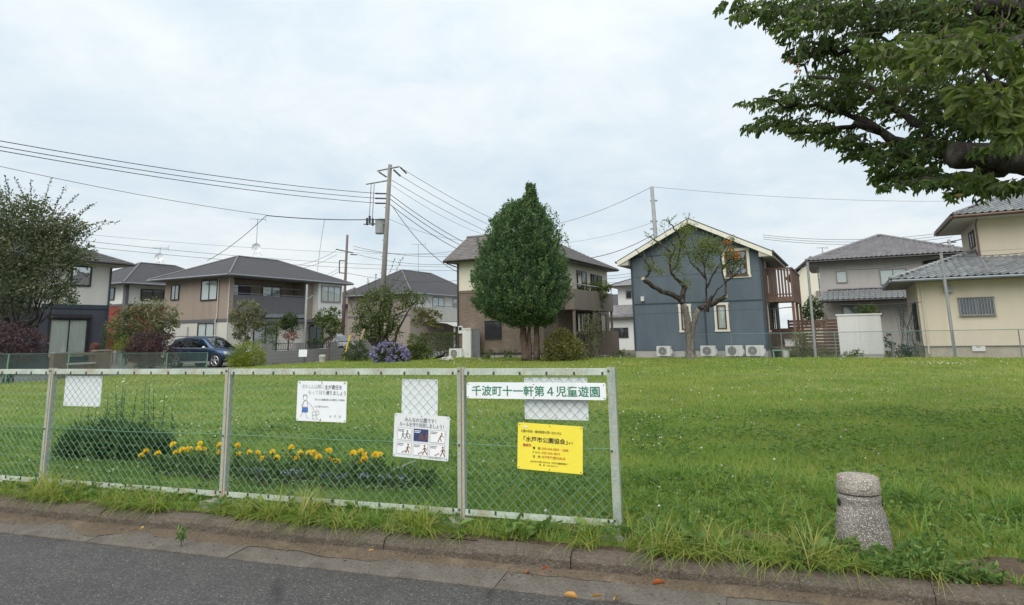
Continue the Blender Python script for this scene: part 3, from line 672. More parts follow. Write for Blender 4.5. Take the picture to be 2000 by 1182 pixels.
# --- dark blue gabled house
def blue_house():
    t = house('blue_house', 'dark blue gabled house with cream trim and a red-brown timber balcony', (11.63, 30.69, .05))
    W_, D_ = 6.25, 7.0; ax, az = -3.15, 6.6; ze = 5.02
    body = MB()
    pts = [(-W_, 0, .3), (0, 0, .3), (0, 0, ze), (ax, 0, az-.05), (-W_, 0, ze)]
    body.prism(pts, (0, D_, 0)); w = body.build('wall', 'siding_blue', t)
    s = MB(); F = frontF()
    s.fb(F, -W_, 0, 2.58, 2.63, -.01, .025); s.fb(F, -W_, 0, 3.95, 3.965, -.01, .008); s.fb(F, -W_, .0, 4.98, 5.02, -.01, .02)
    s.fb(rightF(), .03, D_, 2.58, 2.63, -.01, .025)
    s.build('seam', 'seam_blue', w)
    MB().fb(F, -.07, .035, .3, 5.0, .0, .03).fb(rightF(), 0, .08, .3, 5.0, .0, .032).build('corner_board', 'seam_blue', w); MB().fb(F, -W_-.03, -W_+.06, .3, 5.0, 0, .03).build('corner_board', 'seam_blue', w)
    MB().box(-W_+.02, -.02, .02, D_-.02, -.25, .3).build('foundation', 'concrete_pale', t)
    # roof: two slabs with overhang and cream barge boards
    oh, of = .58, .42; sl = (az-ze)/(W_/2)
    for sgn in (-1, 1):
        x1 = ax+sgn*(W_/2+oh); z1 = az-sl*(W_/2+oh)
        m = MB(); m.prism([(ax, -of, az+.02), (x1, -of, z1+.02), (x1, -of, z1+.1), (ax, -of, az+.1)], (0, D_+2*of, 0)); r = m.build('roof', 'roof_dark', t)
        b = MB(); b.prism([(ax, -of-.04, az-.18), (x1, -of-.04, z1-.18), (x1, -of-.04, z1+.04), (ax, -of-.04, az+.04)], (0, .039, 0)); b.build('barge_board', 'trim_cream', r)
        q = MB(); q.prism([(ax+sgn*(W_/2-.0), -of, z1-.16), (x1, -of, z1-.16), (x1, -of, z1+.0), (ax+sgn*(W_/2), -of, z1+.0+sl*oh)], (0, D_+2*of, 0)); q.build('soffit', 'soffit', r)
        g = MB(); g.tube([(x1+sgn*.06, -of, z1+.02), (x1+sgn*.06, D_+of, z1+.02)], .06, 8); g.build('gutter', 'gutter_dark', r)
    MB().tube([(.6, -.1, 4.85), (.25, .1, 4.75), (.06, .25, 4.6), (.06, .25, .35)], .035, 6).build('downpipe', 'gutter_brown', t)
    window(t, F, -1.6, -.62, 3.8, 4.95, 'frame_brown', .07, 1, 'curtain_dim', 'glass_sky', 'trim_cream', .13, sill=True, label='upper square window with a cream surround')
    window(t, F, -2.17, -1.73, 1.28, 2.42, 'frame_brown', .06, 1, 'curtain', 'glass', 'trim_cream', .11)
    window(t, F, -3.86, -3.48, 1.28, 2.42, 'frame_brown', .06, 1, 'curtain_dim', 'glass', 'trim_cream', .11)
    l = MB().fb(F, -5.8, -5.65, 2.75, 2.98, .0, .14); l.build('wall_lamp', 'metal_white', t)
    RF = rightF()
    window(t, RF, 1.1, 1.7, 1.2, 2.4, 'frame_brown', .06, 1, 'curtain_dim', 'glass', 'trim_cream', .11)
    window(t, RF, 1.6, 3.4, 2.75, 4.6, 'frame_brown', .07, 2, 'curtain_dim', 'glass_sky', 'trim_cream', .1)
    window(t, RF, 3.0, 4.8, .45, 2.35, 'frame_dark', .06, 2, 'curtain_dim', 'glass', None)
    # balcony on posts over a low deck
    b = MB().box(.02, 1.22, .85, 6.2, 2.62, 2.74).box(.02, 1.24, .82, .9, 2.5, 2.74).box(1.14, 1.24, .9, 6.2, 2.5, 2.74).build('balcony', 'deck_wood', t)
    MB().box(.0, 1.27, .8, .9, 4.02, 4.1).box(1.17, 1.27, .9, 6.2, 4.02, 4.1).box(.0, 1.22, .83, .88, 2.82, 2.88).build('hand_rail', 'deck_wood', b)
    bl = MB().box(0, .09, -.012, .012, 2.74, 4.02).mesh('baluster', 'deck_wood')
    for i in range(9): o = link('baluster', bl, b); o.location = (.06+i*.135, .86, 0)
    bl2 = MB().box(-.012, .012, 0, .105, 2.55, 4.02).mesh('board', 'deck_wood')
    for i in range(44): o = link('board', bl2, b); o.location = (1.22+.004*(i % 2), .92+i*.12, 0)
    for x, y in ((1.16, .9), (1.16, 3.4), (1.16, 6.1)):
        MB().box(x-.06, x+.06, y, y+.12, -.1, 2.5).build('post', 'deck_wood', t)
    MB().box(.05, 1.9, 1.2, 6.2, .32, .42).build('deck', 'deck_wood', t)
    MB().box(-.0, 1.3, 2.0, 2.05, .5, 1.25).build('deck_screen', 'deck_dark', t)
    m = MB()
    MB().tube([(.3, 1.4, 2.2), (1.1, 2.6, 2.3)], .02, 5).build('laundry_pole', 'galv', t)
blue_house()
def blue_front(x, z=.0, y=0.0): return np.array([11.63, 30.69, .05])+GX*x-GY*y+np.array([0, 0, z])
for x, w, lb in ((-4.71, .68, 'air conditioner unit alone on the blue house wall, left of the pruned tree'), (-2.61, .68, 'small air conditioner unit just right of the pruned tree trunk'), (-1.43, .76, 'air conditioner unit, left one of the close pair on the blue house wall'), (-.52, .78, 'air conditioner unit nearest the right corner of the blue house')):
    aircon(lb, blue_front(x, 0, .35), -YG, w, .53)
tag(MB().tube([(0, 0, 0), (0, 0, 2.1), (.0, .1, 2.25)], .03, 6).build('drain_pipe', 'seam_blue'), 'thin grey-blue pipe on the blue house wall above an air conditioner', 'pipe').location = tuple(blue_front(-2.72, .5, .06))
# things on the ground by the blue house corner
t = thing('garden_cabinet', 'small pale cabinet under the timber balcony of the blue house', 'cabinet', blue_front(.9, .1, -1.9), -YG)
MB().box(-.3, .3, -.2, .2, 0, .62).build('body', 'metal_white', t); MB().box(-.33, .33, -.23, .23, .62, .66).build('top', 'metal_grey', t)
t = thing('garden_bench', 'low green bench with a pail by the corner of the blue house', 'bench', blue_front(.75, -.05, .2), -YG)
MB().box(-.55, .55, -.18, .18, .32, .37).build('seat', 'wire_green', t)
for x in (-.5, .5): MB().box(x-.03, x+.03, -.15, .15, 0, .32).build('leg', 'wire_green', t)
tag(MB().lathe([(.12, 0), (.16, .3), (.17, .3), (.17, .32)], tuple(blue_front(.8, -.05, .55)), 12).build('pail', 'metal_white'), 'white pail on the ground in front of the low green bench', 'pail')

# --- brown brick-and-cream house behind the conifer
def brown_house():
    t = house('brown_house', 'house of tan brick below and cream panels above, behind the conifer', (1.48, 33.5, .05))
    wall(t, -5, 0, 0, 10.3, .28, 3.5, 'brick_tan'); wall(t, -4.99, -.01, .01, 10.29, 3.5, 5.2, 'cream_panel')
    wall(t, -4.97, -.03, .03, 10.27, -.3, .28, 'concrete_pale', 'foundation')
    b = MB(); b.fb(frontF(), -5.03, .03, 3.46, 3.6, 0, .03); b.fb(rightF(), 0, 10.3, 3.46, 3.6, 0, .03); b.build('belt', 'belt_brown', t)
    MB().fb(frontF(), -4.98, -.02, .24, .3, 0, .04).build('base_flashing', 'frame_dark', t)
    r, T, A_, B_ = hip_roof(t, -5.55, .55, -.55, 10.85, 5.12, 6.85, 'y', .12, 'tile_brown', 'gutter_dark', 'soffit_grey', cap='tile_brown')
    # stepped courses of the roof tiles on the two slopes in view
    m = MB(); n = 17
    for k in range(n):
        f0, f1 = k/n, (k+1.15)/n; z = lambda f: 5.24+f*1.73; dz = .045
        for (x0, y0, x1, y1, X0, Y0, X1, Y1) in ((-5.55, -.55, .55, -.55, -2.5, 2.5, -2.5, 2.5), (.55, -.55, .55, 10.85, -2.5, 2.5, -2.5, 7.8), (-5.55, 10.85, -5.55, -.55, -2.5, 7.8, -2.5, 2.5)):
            L = lambda a, b, f: a+(b-a)*f
            m.hexa([(L(x0, X0, f0), L(y0, Y0, f0), z(f0)), (L(x1, X1, f0), L(y1, Y1, f0), z(f0)), (L(x1, X1, f1), L(y1, Y1, f1), z(f1)), (L(x0, X0, f1), L(y0, Y0, f1), z(f1)),
                    (L(x0, X0, f0), L(y0, Y0, f0), z(f0)+dz), (L(x1, X1, f0), L(y1, Y1, f0), z(f0)+dz), (L(x1, X1, f1), L(y1, Y1, f1), z(f1)+.006), (L(x0, X0, f1), L(y0, Y0, f1), z(f1)+.006)])
    o = m.build('tile_courses', 'tile_brown', r); o['kind'] = 'stuff'
    # the front wing: a gable towards the left
    g = MB(); g.prism([(-5.5, -.5, 5.22), (-5.5, 2.0, 6.72), (-5.5, 4.5, 5.22)], (4.9, 0, 0)); g.build('wing_roof', 'tile_brown', t); m = MB()
    for k in range(14):
        f0, f1 = k/14, (k+1.12)/14
        m.hexa([(-5.58, -.56+2.56*f0, 5.22+1.56*f0), (-.3, -.56+2.56*f0, 5.22+1.56*f0), (-.3, -.56+2.56*f1, 5.22+1.56*f1), (-5.58, -.56+2.56*f1, 5.22+1.56*f1), (-5.58, -.56+2.56*f0, 5.285+1.56*f0), (-.3, -.56+2.56*f0, 5.285+1.56*f0), (-.3, -.56+2.56*f1, 5.235+1.56*f1), (-5.58, -.56+2.56*f1, 5.235+1.56*f1)])
    o = m.build('wing_tile_courses', 'tile_brown', t); o['kind'] = 'stuff'; MB().tube([(-5.62, 2.0, 6.82), (-.5, 2.0, 6.82)], .09, 7).build('wing_ridge', 'tile_brown', t)
    MB().prism([(-5.62, -.56, 5.1), (-5.62, 2.0, 6.66), (-5.62, 2.0, 6.8), (-5.62, -.56, 5.26)], (.05, 0, 0)).build('barge_board', 'gutter_dark', t)
    F, RF = frontF(), rightF()
    window(t, F, -3.36, -2.4, 1.06, 1.92, 'frame_dark', .05, 2, 'room_dark', 'glass', bars=16)
    window(t, F, -4.2, -3.6, 4.05, 4.7, 'frame_dark', .05, 1, 'curtain_dim', 'glass')
    MB().fb(F, -5.06, -4.98, .2, 5.1, .0, .06).tube([(-5.5, -.4, 5.1), (-5.08, -.05, 4.9)], .03, 5).build('downpipe', 'gutter_dark', t)
    m = MB().fb(F, -4.94, -4.7, 1.33, 1.72, 0, .13); q = m.build('electric_meter', 'metal_white', t); MB().fb(F, -4.9, -4.74, 1.5, 1.66, .13, .15).build('dial', 'room_dark', q)
    window(t, RF, 4.85, 6.35, 3.75, 4.8, 'frame_dark', .06, 2, 'curtain_dim', 'glass')
    window(t, RF, 7.15, 7.3, 3.8, 4.75, 'frame_dark', .03, 1, 'room_dark', 'glass')
    window(t, RF, 7.55, 9.1, 3.8, 4.75, 'frame_dark', .06, 2, 'room_dark', 'glass')
    window(t, RF, 4.6, 6.6, .5, 2.35, 'frame_dark', .07, 2, 'shutter', 'glass')
    window(t, RF, 8.6, 9.6, .5, 2.35, 'frame_dark', .07, 1, 'room_dark', 'glass')
    MB().box(.02, 1.1, 1.5, 7.9, 2.45, 2.6).box(1.0, 1.1, 1.5, 7.9, 2.6, 3.52).box(.02, 1.0, 1.5, 1.6, 2.6, 3.52).box(.02, 1.0, 7.8, 7.9, 2.6, 3.52).build('balcony', 'panel_taupe', t)
    MB().tube([(1.05, 1.55, 3.8), (1.05, 7.85, 3.8)], .03, 6).tube([(1.05, 1.6, 3.5), (1.05, 1.6, 3.8)], .02, 5).tube([(1.05, 3.3, 3.5), (1.05, 3.3, 3.8)], .02, 5).tube([(1.05, 7.8, 3.5), (1.05, 7.8, 3.8)], .02, 5).build('balcony_rail', 'metal_grey', t)
    for y in (1.6, 4.6, 7.7): MB().box(.96, 1.08, y, y+.12, -.1, 2.45).build('post', 'panel_taupe', t)
    MB().box(.2, 1.5, 7.4, 7.5, -.1, 1.3).build('screen_panel', 'panel_taupe', t)
    return t
brown_house()
def brown_front(x, z=0.0, y=0.0): return np.array([1.48, 33.5, .05])+GX*x-GY*y+np.array([0, 0, z])
t = thing('water_heater', 'tall white tank cabinet against the brick wall of the brown house', 'water heater', brown_front(-4.16, 0, .32), -YG)
MB().box(-.25, .25, -.28, .28, .0, 1.55).build('cabinet', 'metal_white', t); MB().box(-.27, .27, -.3, .3, 1.55, 1.6).build('lid', 'metal_white', t)
for z in (.25, 1.45): MB().box(.02, .1, -.286, -.28, z, z+.03).build('vent', 'grille', t)
t = thing('screen_fence', 'grey vertical panel standing beside the white tank of the brown house', 'screen', brown_front(-3.72, 0, .42), -YG)
for i in range(4): MB().box(-.2+i*.105, -.1+i*.105, -.02, .02, 0, 1.52).build('board', 'panel_grey', t)
MB().tube([(.24, 0, 0), (.24, 0, 1.55)], .025, 5).build('post', 'galv_dark', t)
aircon('air conditioner unit beside the white tank of the brown house', brown_front(-4.75, 0, .62), -YG, .76, .55)
# --- cream rendered house at the right
def tile_mesh():
    w, L = .275, .27; m = MB(); q = []
    for y, z in ((-.02, .0), (L, .022)):
        for x, h in ((0, .0), (.06, -.02), (.13, -.016), (.19, .012), (.24, .03), (w, .018)): q.append((x, y, .03+h+(.03 if y < 0 else 0)))
    f = [(i, i+1, i+7, i+6) for i in range(5)]
    for i in range(6): q.append((q[i][0], q[i][1], q[i][2]-.035))
    f += [(i+12, i+13, i+1, i) for i in range(5)]
    m.add(q, f); return m
def tile_slope(parent, E, xd, yd, width, run, slope, keep, single, name='roof_tile', mat='tile_grey', w=.27, ex=.25):
    """pantiles on a slope: E eave start, xd along the eave, yd uphill in plan (local frame of the parent)"""
    tm = tile_mesh(); me = tm.mesh('roof_tile', mat); big = MB(); xd = np.array(xd+(0,), float); yd = np.array(yd+(0,), float)
    up = unit(yd+np.array([0, 0, slope])); nn = np.cross(xd, up); rows = int(run*math.hypot(1, slope)/ex); c = 0
    for j in range(rows):
        for i in range(int(width/w)):
            x = i*w; s = j*ex; h = s/math.hypot(1, slope)
            k = keep(x+w/2, h)
            if not k: continue
            p = np.array(E, float)+xd*x+up*s+nn*.02
            if k == 1 and c < single:
                M_ = Matrix(((xd[0], up[0], nn[0], p[0]), (xd[1], up[1], nn[1], p[1]), (xd[2], up[2], nn[2], p[2]), (0, 0, 0, 1)))
                o = link(name, me, parent); o.matrix_basis = M_; c += 1
            else:
                o = len(big.v); big.v += [tuple(p+xd*a+up*b+nn*cc) for a, b, cc in tm.v]; big.f += [tuple(o+q for q in f) for f in tm.f]; big.mi += [0]*len(tm.f)
    if big.v:
        o = big.build('roof_tiles', mat, parent); o['kind'] = 'stuff'
    return c
def cream_house():
    t = house('cream_house', 'cream rendered house with grey tiled roofs on two levels and a barred window', (17.23, 28.17, .05))
    wall(t, 0, 8, 0, 6, .41, 3.15, 'stucco_cream'); wall(t, .02, 7.98, .02, 5.98, -.3, .41, 'cream_base', 'foundation')
    MB().fb(frontF(), -.02, 8, .4, .43, 0, .03).build('base_flashing', 'frame_grey', t)
    F = frontF()
    window(t, F, 1.4, 2.64, 1.65, 2.36, 'frame_grey', .05, 2, 'room_dark', 'glass', bars=12, label='wide window behind vertical bars')
    v = MB().fb(F, 1.68, 2.13, .2, .4, 0, .03).build('floor_vent', 'metal_white', t)
    MB().fb(F, 1.82, 1.98, .36, .38, .03, .036).build('vent_slot', 'room_dark', v)
    m = MB().fb(F, .95, 1.25, 2.62, 2.7, 0, .2); m.fb(F, .98, 1.22, 2.7, 2.95, 0, .12); m.build('vent_hood', 'metal_grey', t)
    MB().tube([(.16, -.06, 3.0), (.16, -.06, .1)], .035, 6).build('downpipe', 'stucco_cream', t)
    MB().fb(leftF(), .0, .05, .41, 3.1, 0, .01).build('edge_trim', 'frame_grey', t)
    window(t, leftF(), 1.2, 2.6, .6, 2.3, 'frame_dark', .06, 2, 'room_dark', 'glass')
    sl = .36
    r, T, A_, B_ = hip_roof(t, -.92, 9, -.72, 6.7, 3.1, 3.2+3.71*sl-.1, 'x', .1, 'tile_bed', 'gutter_grey', 'soffit_grey', cap='tile_bed', gut='gutter_grey')
    k0 = tile_slope(r, (-.92, -.76, 3.2), (1, 0), (0, 1), 9.9, 3.4, sl, lambda x, h: 0 if (x < h-.02 or (x > 3.55 and h > 2.5)) else (1 if x < 5.6 else 2), 190)
    tile_slope(r, (-.96, 6.7, 3.2), (0, -1), (1, 0), 7.4, 3.4, sl, lambda x, h: 2 if h < x < 7.4-h else 0, 0)
    cap = MB()
    cap.tube([(-.9, -.72, 3.28), (2.75, 2.95, 3.28+3.67*sl)], .075, 7).tube([(2.7, 2.95, 4.6), (4.5, 2.95, 4.6)], .08, 7); cap.build('ridge_tiles', 'tile_mauve', r)
    for i in range(18):
        f = i/18; link('hip_tile', MB().ball((0, 0, 0), (.16, .09, .085), 8, 5).mesh('hip_tile', 'tile_grey'), r).location = (-.9+3.65*f, -.7+3.65*f, 3.3+3.65*f*sl)
    MB().tube([(2.55, -.68, 3.3), (2.62, 1.72, 4.2)], .06, 6).build('descending_ridge', 'tile_mauve', r)
    # upper storey
    wall(t, 2.7, 9, 1.8, 6.4, 3.6, 5.9, 'stucco_cream', 'upper_wall')
    MB().box(2.68, 9.0, 1.72, 1.8, 3.98, 4.1).build('wall_flashing', 'gutter_brown', t)
    MB().fb(((0, 1.8), (1, 0), (0, -1)), 2.7, 9, 4.42, 4.44, 0, .012).build('wall_seam', 'soffit', t)
    window(t, leftF(2.7), 2.7, 4.0, 4.75, 5.5, 'frame_brown', .06, 2, 'shutter', 'glass')
    u = .95; r2, T2, A2, B2 = hip_roof(t, 2.7-u, 10, 1.8-u, 6.4+u, 5.82, 5.92+3.25*.42, 'x', .12, 'tile_bed', 'gutter_brown', 'soffit', 'upper_roof', 'tile_bed', 'gutter_brown')
    tile_slope(r2, (1.75, .81, 5.95), (1, 0), (0, 1), 8.2, 3.1, .42, lambda x, h: 0 if x < h-.02 else (1 if x < 3.8 else 2), 100)
    tile_slope(r2, (1.71, 7.35, 5.95), (0, -1), (1, 0), 6.5, 3.1, .42, lambda x, h: 2 if h < x < 6.5-h else 0, 0)
    MB().tube([(1.77, .87, 6.04), (5.0, 4.1, 7.4)], .08, 7).build('hip_ridge', 'tile_mauve', r2)
    MB().tube([(2.62, 1.1, 5.75), (2.64, 1.72, 5.6), (2.64, 1.72, 4.0)], .035, 6).build('upper_downpipe', 'gutter_brown', t)
cream_house()
# --- grey-mauve house with tiled hip roof, further back
def mauve_house():
    t = house('mauve_house', 'grey-mauve rendered house with a dark tiled hip roof behind the white shed', (19.3, 42.5, .0))
    wall(t, .47, 8, 0, 7.5, -.3, 5.4, 'stucco_mauve')
    r, T, A_, B_ = hip_roof(t, -.25, 8.7, -.75, 8.2, 5.35, 7.15, 'x', .12, 'tile_bed', 'gutter_dark', 'soffit_grey', cap='tile_mauve')
    tile_slope(r, (-.25, -.78, 5.5), (1, 0), (0, 1), 8.95, 4.4, .4, lambda x, h: 2 if h < x < 8.95-h else 0, 0, mat='tile_mauve', w=.27, ex=.25)
    k = MB().tube([(-.2, -.72, 5.55), (4.2, 3.7, 7.35)], .11, 7).tube([(8.65, -.72, 5.55), (4.3, 3.7, 7.35)], .11, 7); k.build('ridge_tiles', 'tile_mauve', r)
    F = frontF()
    window(t, F, 1.42, 2.06, 4.05, 4.82, 'frame_grey', .06, 1, 'curtain', 'glass')
    window(t, F, 3.85, 5.3, 3.8, 4.78, 'frame_grey', .06, 2, 'curtain', 'glass')
    window(t, F, 1.6, 3.4, 1.6, 2.6, 'frame_grey', .06, 2, 'curtain_dim', 'glass')
    window(t, F, 6.2, 7.6, 4.4, 5.2, 'frame_dark', .06, 2, 'room_dark', 'glass')
    m = MB().prism([(.5, -1.3, 2.8), (.5, -1.3, 2.92), (.9, 0, 3.62), (.9, 0, 3.4)], (5.4, 0, 0)); lr = m.build('porch_roof', 'tile_bed', t)
    tile_slope(lr, (.3, -1.34, 2.94), (1, 0), (0, 1), 6.2, 1.25, .53, lambda x, h: 2 if x > h*.4 else 0, 0, mat='tile_grey', w=.29, ex=.25)
    MB().tube([(.3, -1.38, 2.9), (6.5, -1.38, 2.9)], .05, 6).build('porch_gutter', 'gutter_dark', lr)
    MB().tube([(.9, -.05, 3.66), (6.4, -.05, 3.66)], .08, 6).build('porch_ridge', 'tile_mauve', lr)
    MB().tube([(-.1, -.7, 5.35), (.4, -.05, 5.0), (.42, -.05, .3)], .04, 6).build('downpipe', 'gutter_grey', t)
    return t
mauve_house()
# --- tan house with veranda
def tan_house():
    t = house('tan_house', 'tan and off-white house with a slate hip roof and a long grey balcony', (-17.67, 41, -.05))
    L_, D_ = -6.2, 10.0
    MB().box(L_, -1.2, .01, D_, 2.62, 5.35).box(-1.2, 0, .01, .28, 2.62, 5.35).box(-1.2, -.02, 6.45, 7.2, 2.62, 5.35).box(-1.2, -.02, 9.7, D_, 2.62, 5.35).build('wall', 'stucco_tan', t)
    MB().box(L_+.01, -.03, .02, 1.2, .2, 2.45).box(L_+.01, -.4, 1.2, D_, .2, 2.45).build('lower_wall', 'stucco_offwhite', t)
    MB().box(L_+.03, -.05, .04, D_, -.3, .2).build('foundation', 'concrete_pale', t)
    MB().box(L_-.02, .03, -.02, D_+.02, 2.44, 2.63).build('belt', 'panel_grey', t)
    r, T, A_, B_ = hip_roof(t, L_-.75, .75, -.75, D_+.6, 5.22, 7.0, 'y', .1, 'slate', 'gutter_grey', 'soffit_grey', gut='gutter_grey')
    F, RF = frontF(), rightF()
    window(t, F, -5.55, -4.75, 3.95, 4.95, 'frame_dark', .06, 2, 'curtain_dim', 'glass'); window(t, F, -2.65, -1.1, 3.8, 5.1, 'frame_dark', .07, 2, 'curtain', 'glass')
    window(t, F, -2.75, -1.2, .4, 2.4, 'frame_dark', .07, 2, 'curtain', 'glass')
    R2 = rightF(-1.2)
    window(t, R2, .9, 2.4, 2.75, 4.9, 'frame_dark', .06, 2, 'curtain_dim', 'glass'); window(t, R2, 3.6, 5.3, 2.75, 4.9, 'frame_dark', .06, 2, 'curtain', 'glass')
    MB().box(-1.2, -.1, .28, 6.45, 2.64, 2.8).box(-.1, .02, .28, 6.45, 2.95, 4.12).build('balcony', 'panel_grey', t)
    MB().box(-.12, .06, .9, 6.42, 2.72, 2.95).build('balcony_edge', 'gutter_grey', t)
    MB().tube([(-.04, .3, 4.22), (-.04, 6.4, 4.22)], .03, 6).build('balcony_rail', 'gutter_grey', t)
    for y in (.35, 3.3, 6.3): MB().box(-.06, -.02, y, y+.04, 4.12, 4.22).build('rail_post', 'gutter_grey', t)
    b = MB().box(-.02, .5, 7.2, 9.7, 2.72, 5.2).build('bay', 'stucco_white', t)
    window(t, rightF(.5), 7.45, 9.5, 3.85, 5.05, 'frame_grey', .08, 3, 'curtain', 'glass', label='bay window with a pale curtain')
    window(t, RF, 6.9, 8.3, .6, 2.3, 'frame_dark', .06, 2, 'room_dark', 'glass'); window(t, rightF(-.4), 2.3, 4.3, .4, 2.3, 'frame_dark', .06, 2, 'curtain_dim', 'glass')
    MB().tube([(-1.0, -.06, 5.2), (-1.0, -.06, 2.7), (-1.08, -.1, 2.5), (-1.08, -.06, .2)], .04, 6).tube([(-.03, -.05, 5.2), (-.03, -.05, .2)], .035, 6).build('downpipe', 'pipe_light', t)
    MB().tube([(-3.7, -.05, 2.2), (-3.7, -.05, .3)], .05, 6).build('vent_pipe', 'pipe_light', t)
    MB().box(.0, .12, 6.36, 6.46, 2.64, 5.1).build('balcony_post', 'pipe_light', t)
    return t
tan_house()
def tan_at(x, y, z): return np.array([-17.67, 41, -.05])+GX*x+GY*y+np.array([0, 0, z])
tag(MB().tube([tan_at(-.3, .6, 4.75), tan_at(-.3, 6.3, 4.7)], .02, 5).build('laundry_pole', 'galv'), 'thin laundry pole hung under the eaves above the long grey balcony', 'laundry pole')
cl = tag(MB().prism([tan_at(-.35, .9, 4.72), tan_at(-.35, 1.9, 4.71), tan_at(-.33, 1.85, 3.75), tan_at(-.33, 1.4, 3.6), tan_at(-.33, .95, 3.8)], GX*.03).build('laundry', 'leaf_purple'), 'dark plum cloth hanging over the grey balcony', 'laundry')
# --- navy and white house at the far left
def navy_house():
    t = house('navy_house', 'two-storey house with navy boards below and white boards above, curtained glass door', (-22.12, 36, -.0))
    wall(t, -7, 0, -3.35, 0, -.3, 3.1, 'panel_navy'); wall(t, -7, -.02, -3.34, -.01, 3.1, 5.45, 'panel_white', 'upper_wall')
    wall(t, -7, -.9, -9, -3.36, -.3, 4.9, 'panel_navy', 'side_wall')
    m = MB().fb(rightF(), -3.36, .02, 3.05, 3.27, 0, .04); m.fb(((-7, 0), (1, 0), (0, 1)), 0, 7, 3.05, 3.27, 0, .04); m.build('belt', 'seam_blue', t)
    MB().fb(rightF(), -.06, .02, -.2, 5.3, 0, .06).build('corner_trim', 'seam_blue', t)
    r, T, A_, B_ = hip_roof(t, -7.7, .75, -9.7, .75, 5.4, 7.4, 'y', .12, 'slate_warm', 'gutter_grey', 'soffit', gut='gutter_dark')
    m = MB()
    for k in range(14):                      # rows of slates on the slope over the street
        f0, f1 = k/14, (k+1.1)/14
        y = lambda f, a: a+( -f*4.2 if a > 0 else f*4.2)
        m.hexa([(.75-4.2*f0, y(f0, .75), 5.52+2*f0*.94), (.75-4.2*f0, y(f0, -9.7), 5.52+2*f0*.94), (.75-4.2*f1, y(f1, -9.7), 5.52+2*f1*.94), (.75-4.2*f1, y(f1, .75), 5.52+2*f1*.94),
                (.75-4.2*f0, y(f0, .75), 5.56+2*f0*.94), (.75-4.2*f0, y(f0, -9.7), 5.56+2*f0*.94), (.75-4.2*f1, y(f1, -9.7), 5.525+2*f1*.94), (.75-4.2*f1, y(f1, .75), 5.525+2*f1*.94)])
    o = m.build('slate_courses', 'slate_warm', r); o['kind'] = 'stuff'
    RF = rightF()
    window(t, RF, -2.1, -1.05, 4.22, 5.3, 'frame_dark', .08, 1, 'curtain_dim', 'glass_bright')
    window(t, RF, -2.95, -.98, .5, 2.55, 'frame_dark', .1, 2, 'curtain', 'glass', label='glass door with white curtains')
    MB().fb(RF, -3.0, -.92, 2.55, 2.75, 0, .16).fb(RF, -.97, -.85, .4, 2.7, 0, .1).build('shutter_box', 'frame_dark', t)
navy_house()
# --- red and white house
def red_house():
    t = house('red_house', 'house with red lower walls, white upper walls and a grey slate hip roof', (-27.69, 47, 0))
    wall(t, -3.4, 0, 0, 6, -.3, 3.8, 'panel_red'); wall(t, -3.38, -.02, .02, 5.98, 3.95, 5.5, 'stucco_white', 'upper_wall')
    wall(t, -3.43, .03, -.03, 6.03, 3.8, 3.95, 'panel_grey', 'belt')
    MB().fb(frontF(), -.28, .02, -.1, 5.4, -.02, .04).fb(rightF(), -.02, .18, -.1, 5.4, -.02, .05).build('corner_pillar', 'panel_grey', t)
    r, T, A_, B_ = hip_roof(t, -6.0, .7, -.7, 9, 5.3, 7.25, 'y', .1, 'slate', 'gutter_grey', 'soffit_grey', gut='gutter_grey')
    window(t, frontF(), -1.85, -1.3, 4.25, 5.15, 'frame_dark', .05, 1, 'room_dark', 'glass')
    window(t, rightF(), 1.1, 2.95, 4.2, 5.05, 'frame_dark', .06, 2, 'shutter', 'glass')
    return t
red_house()
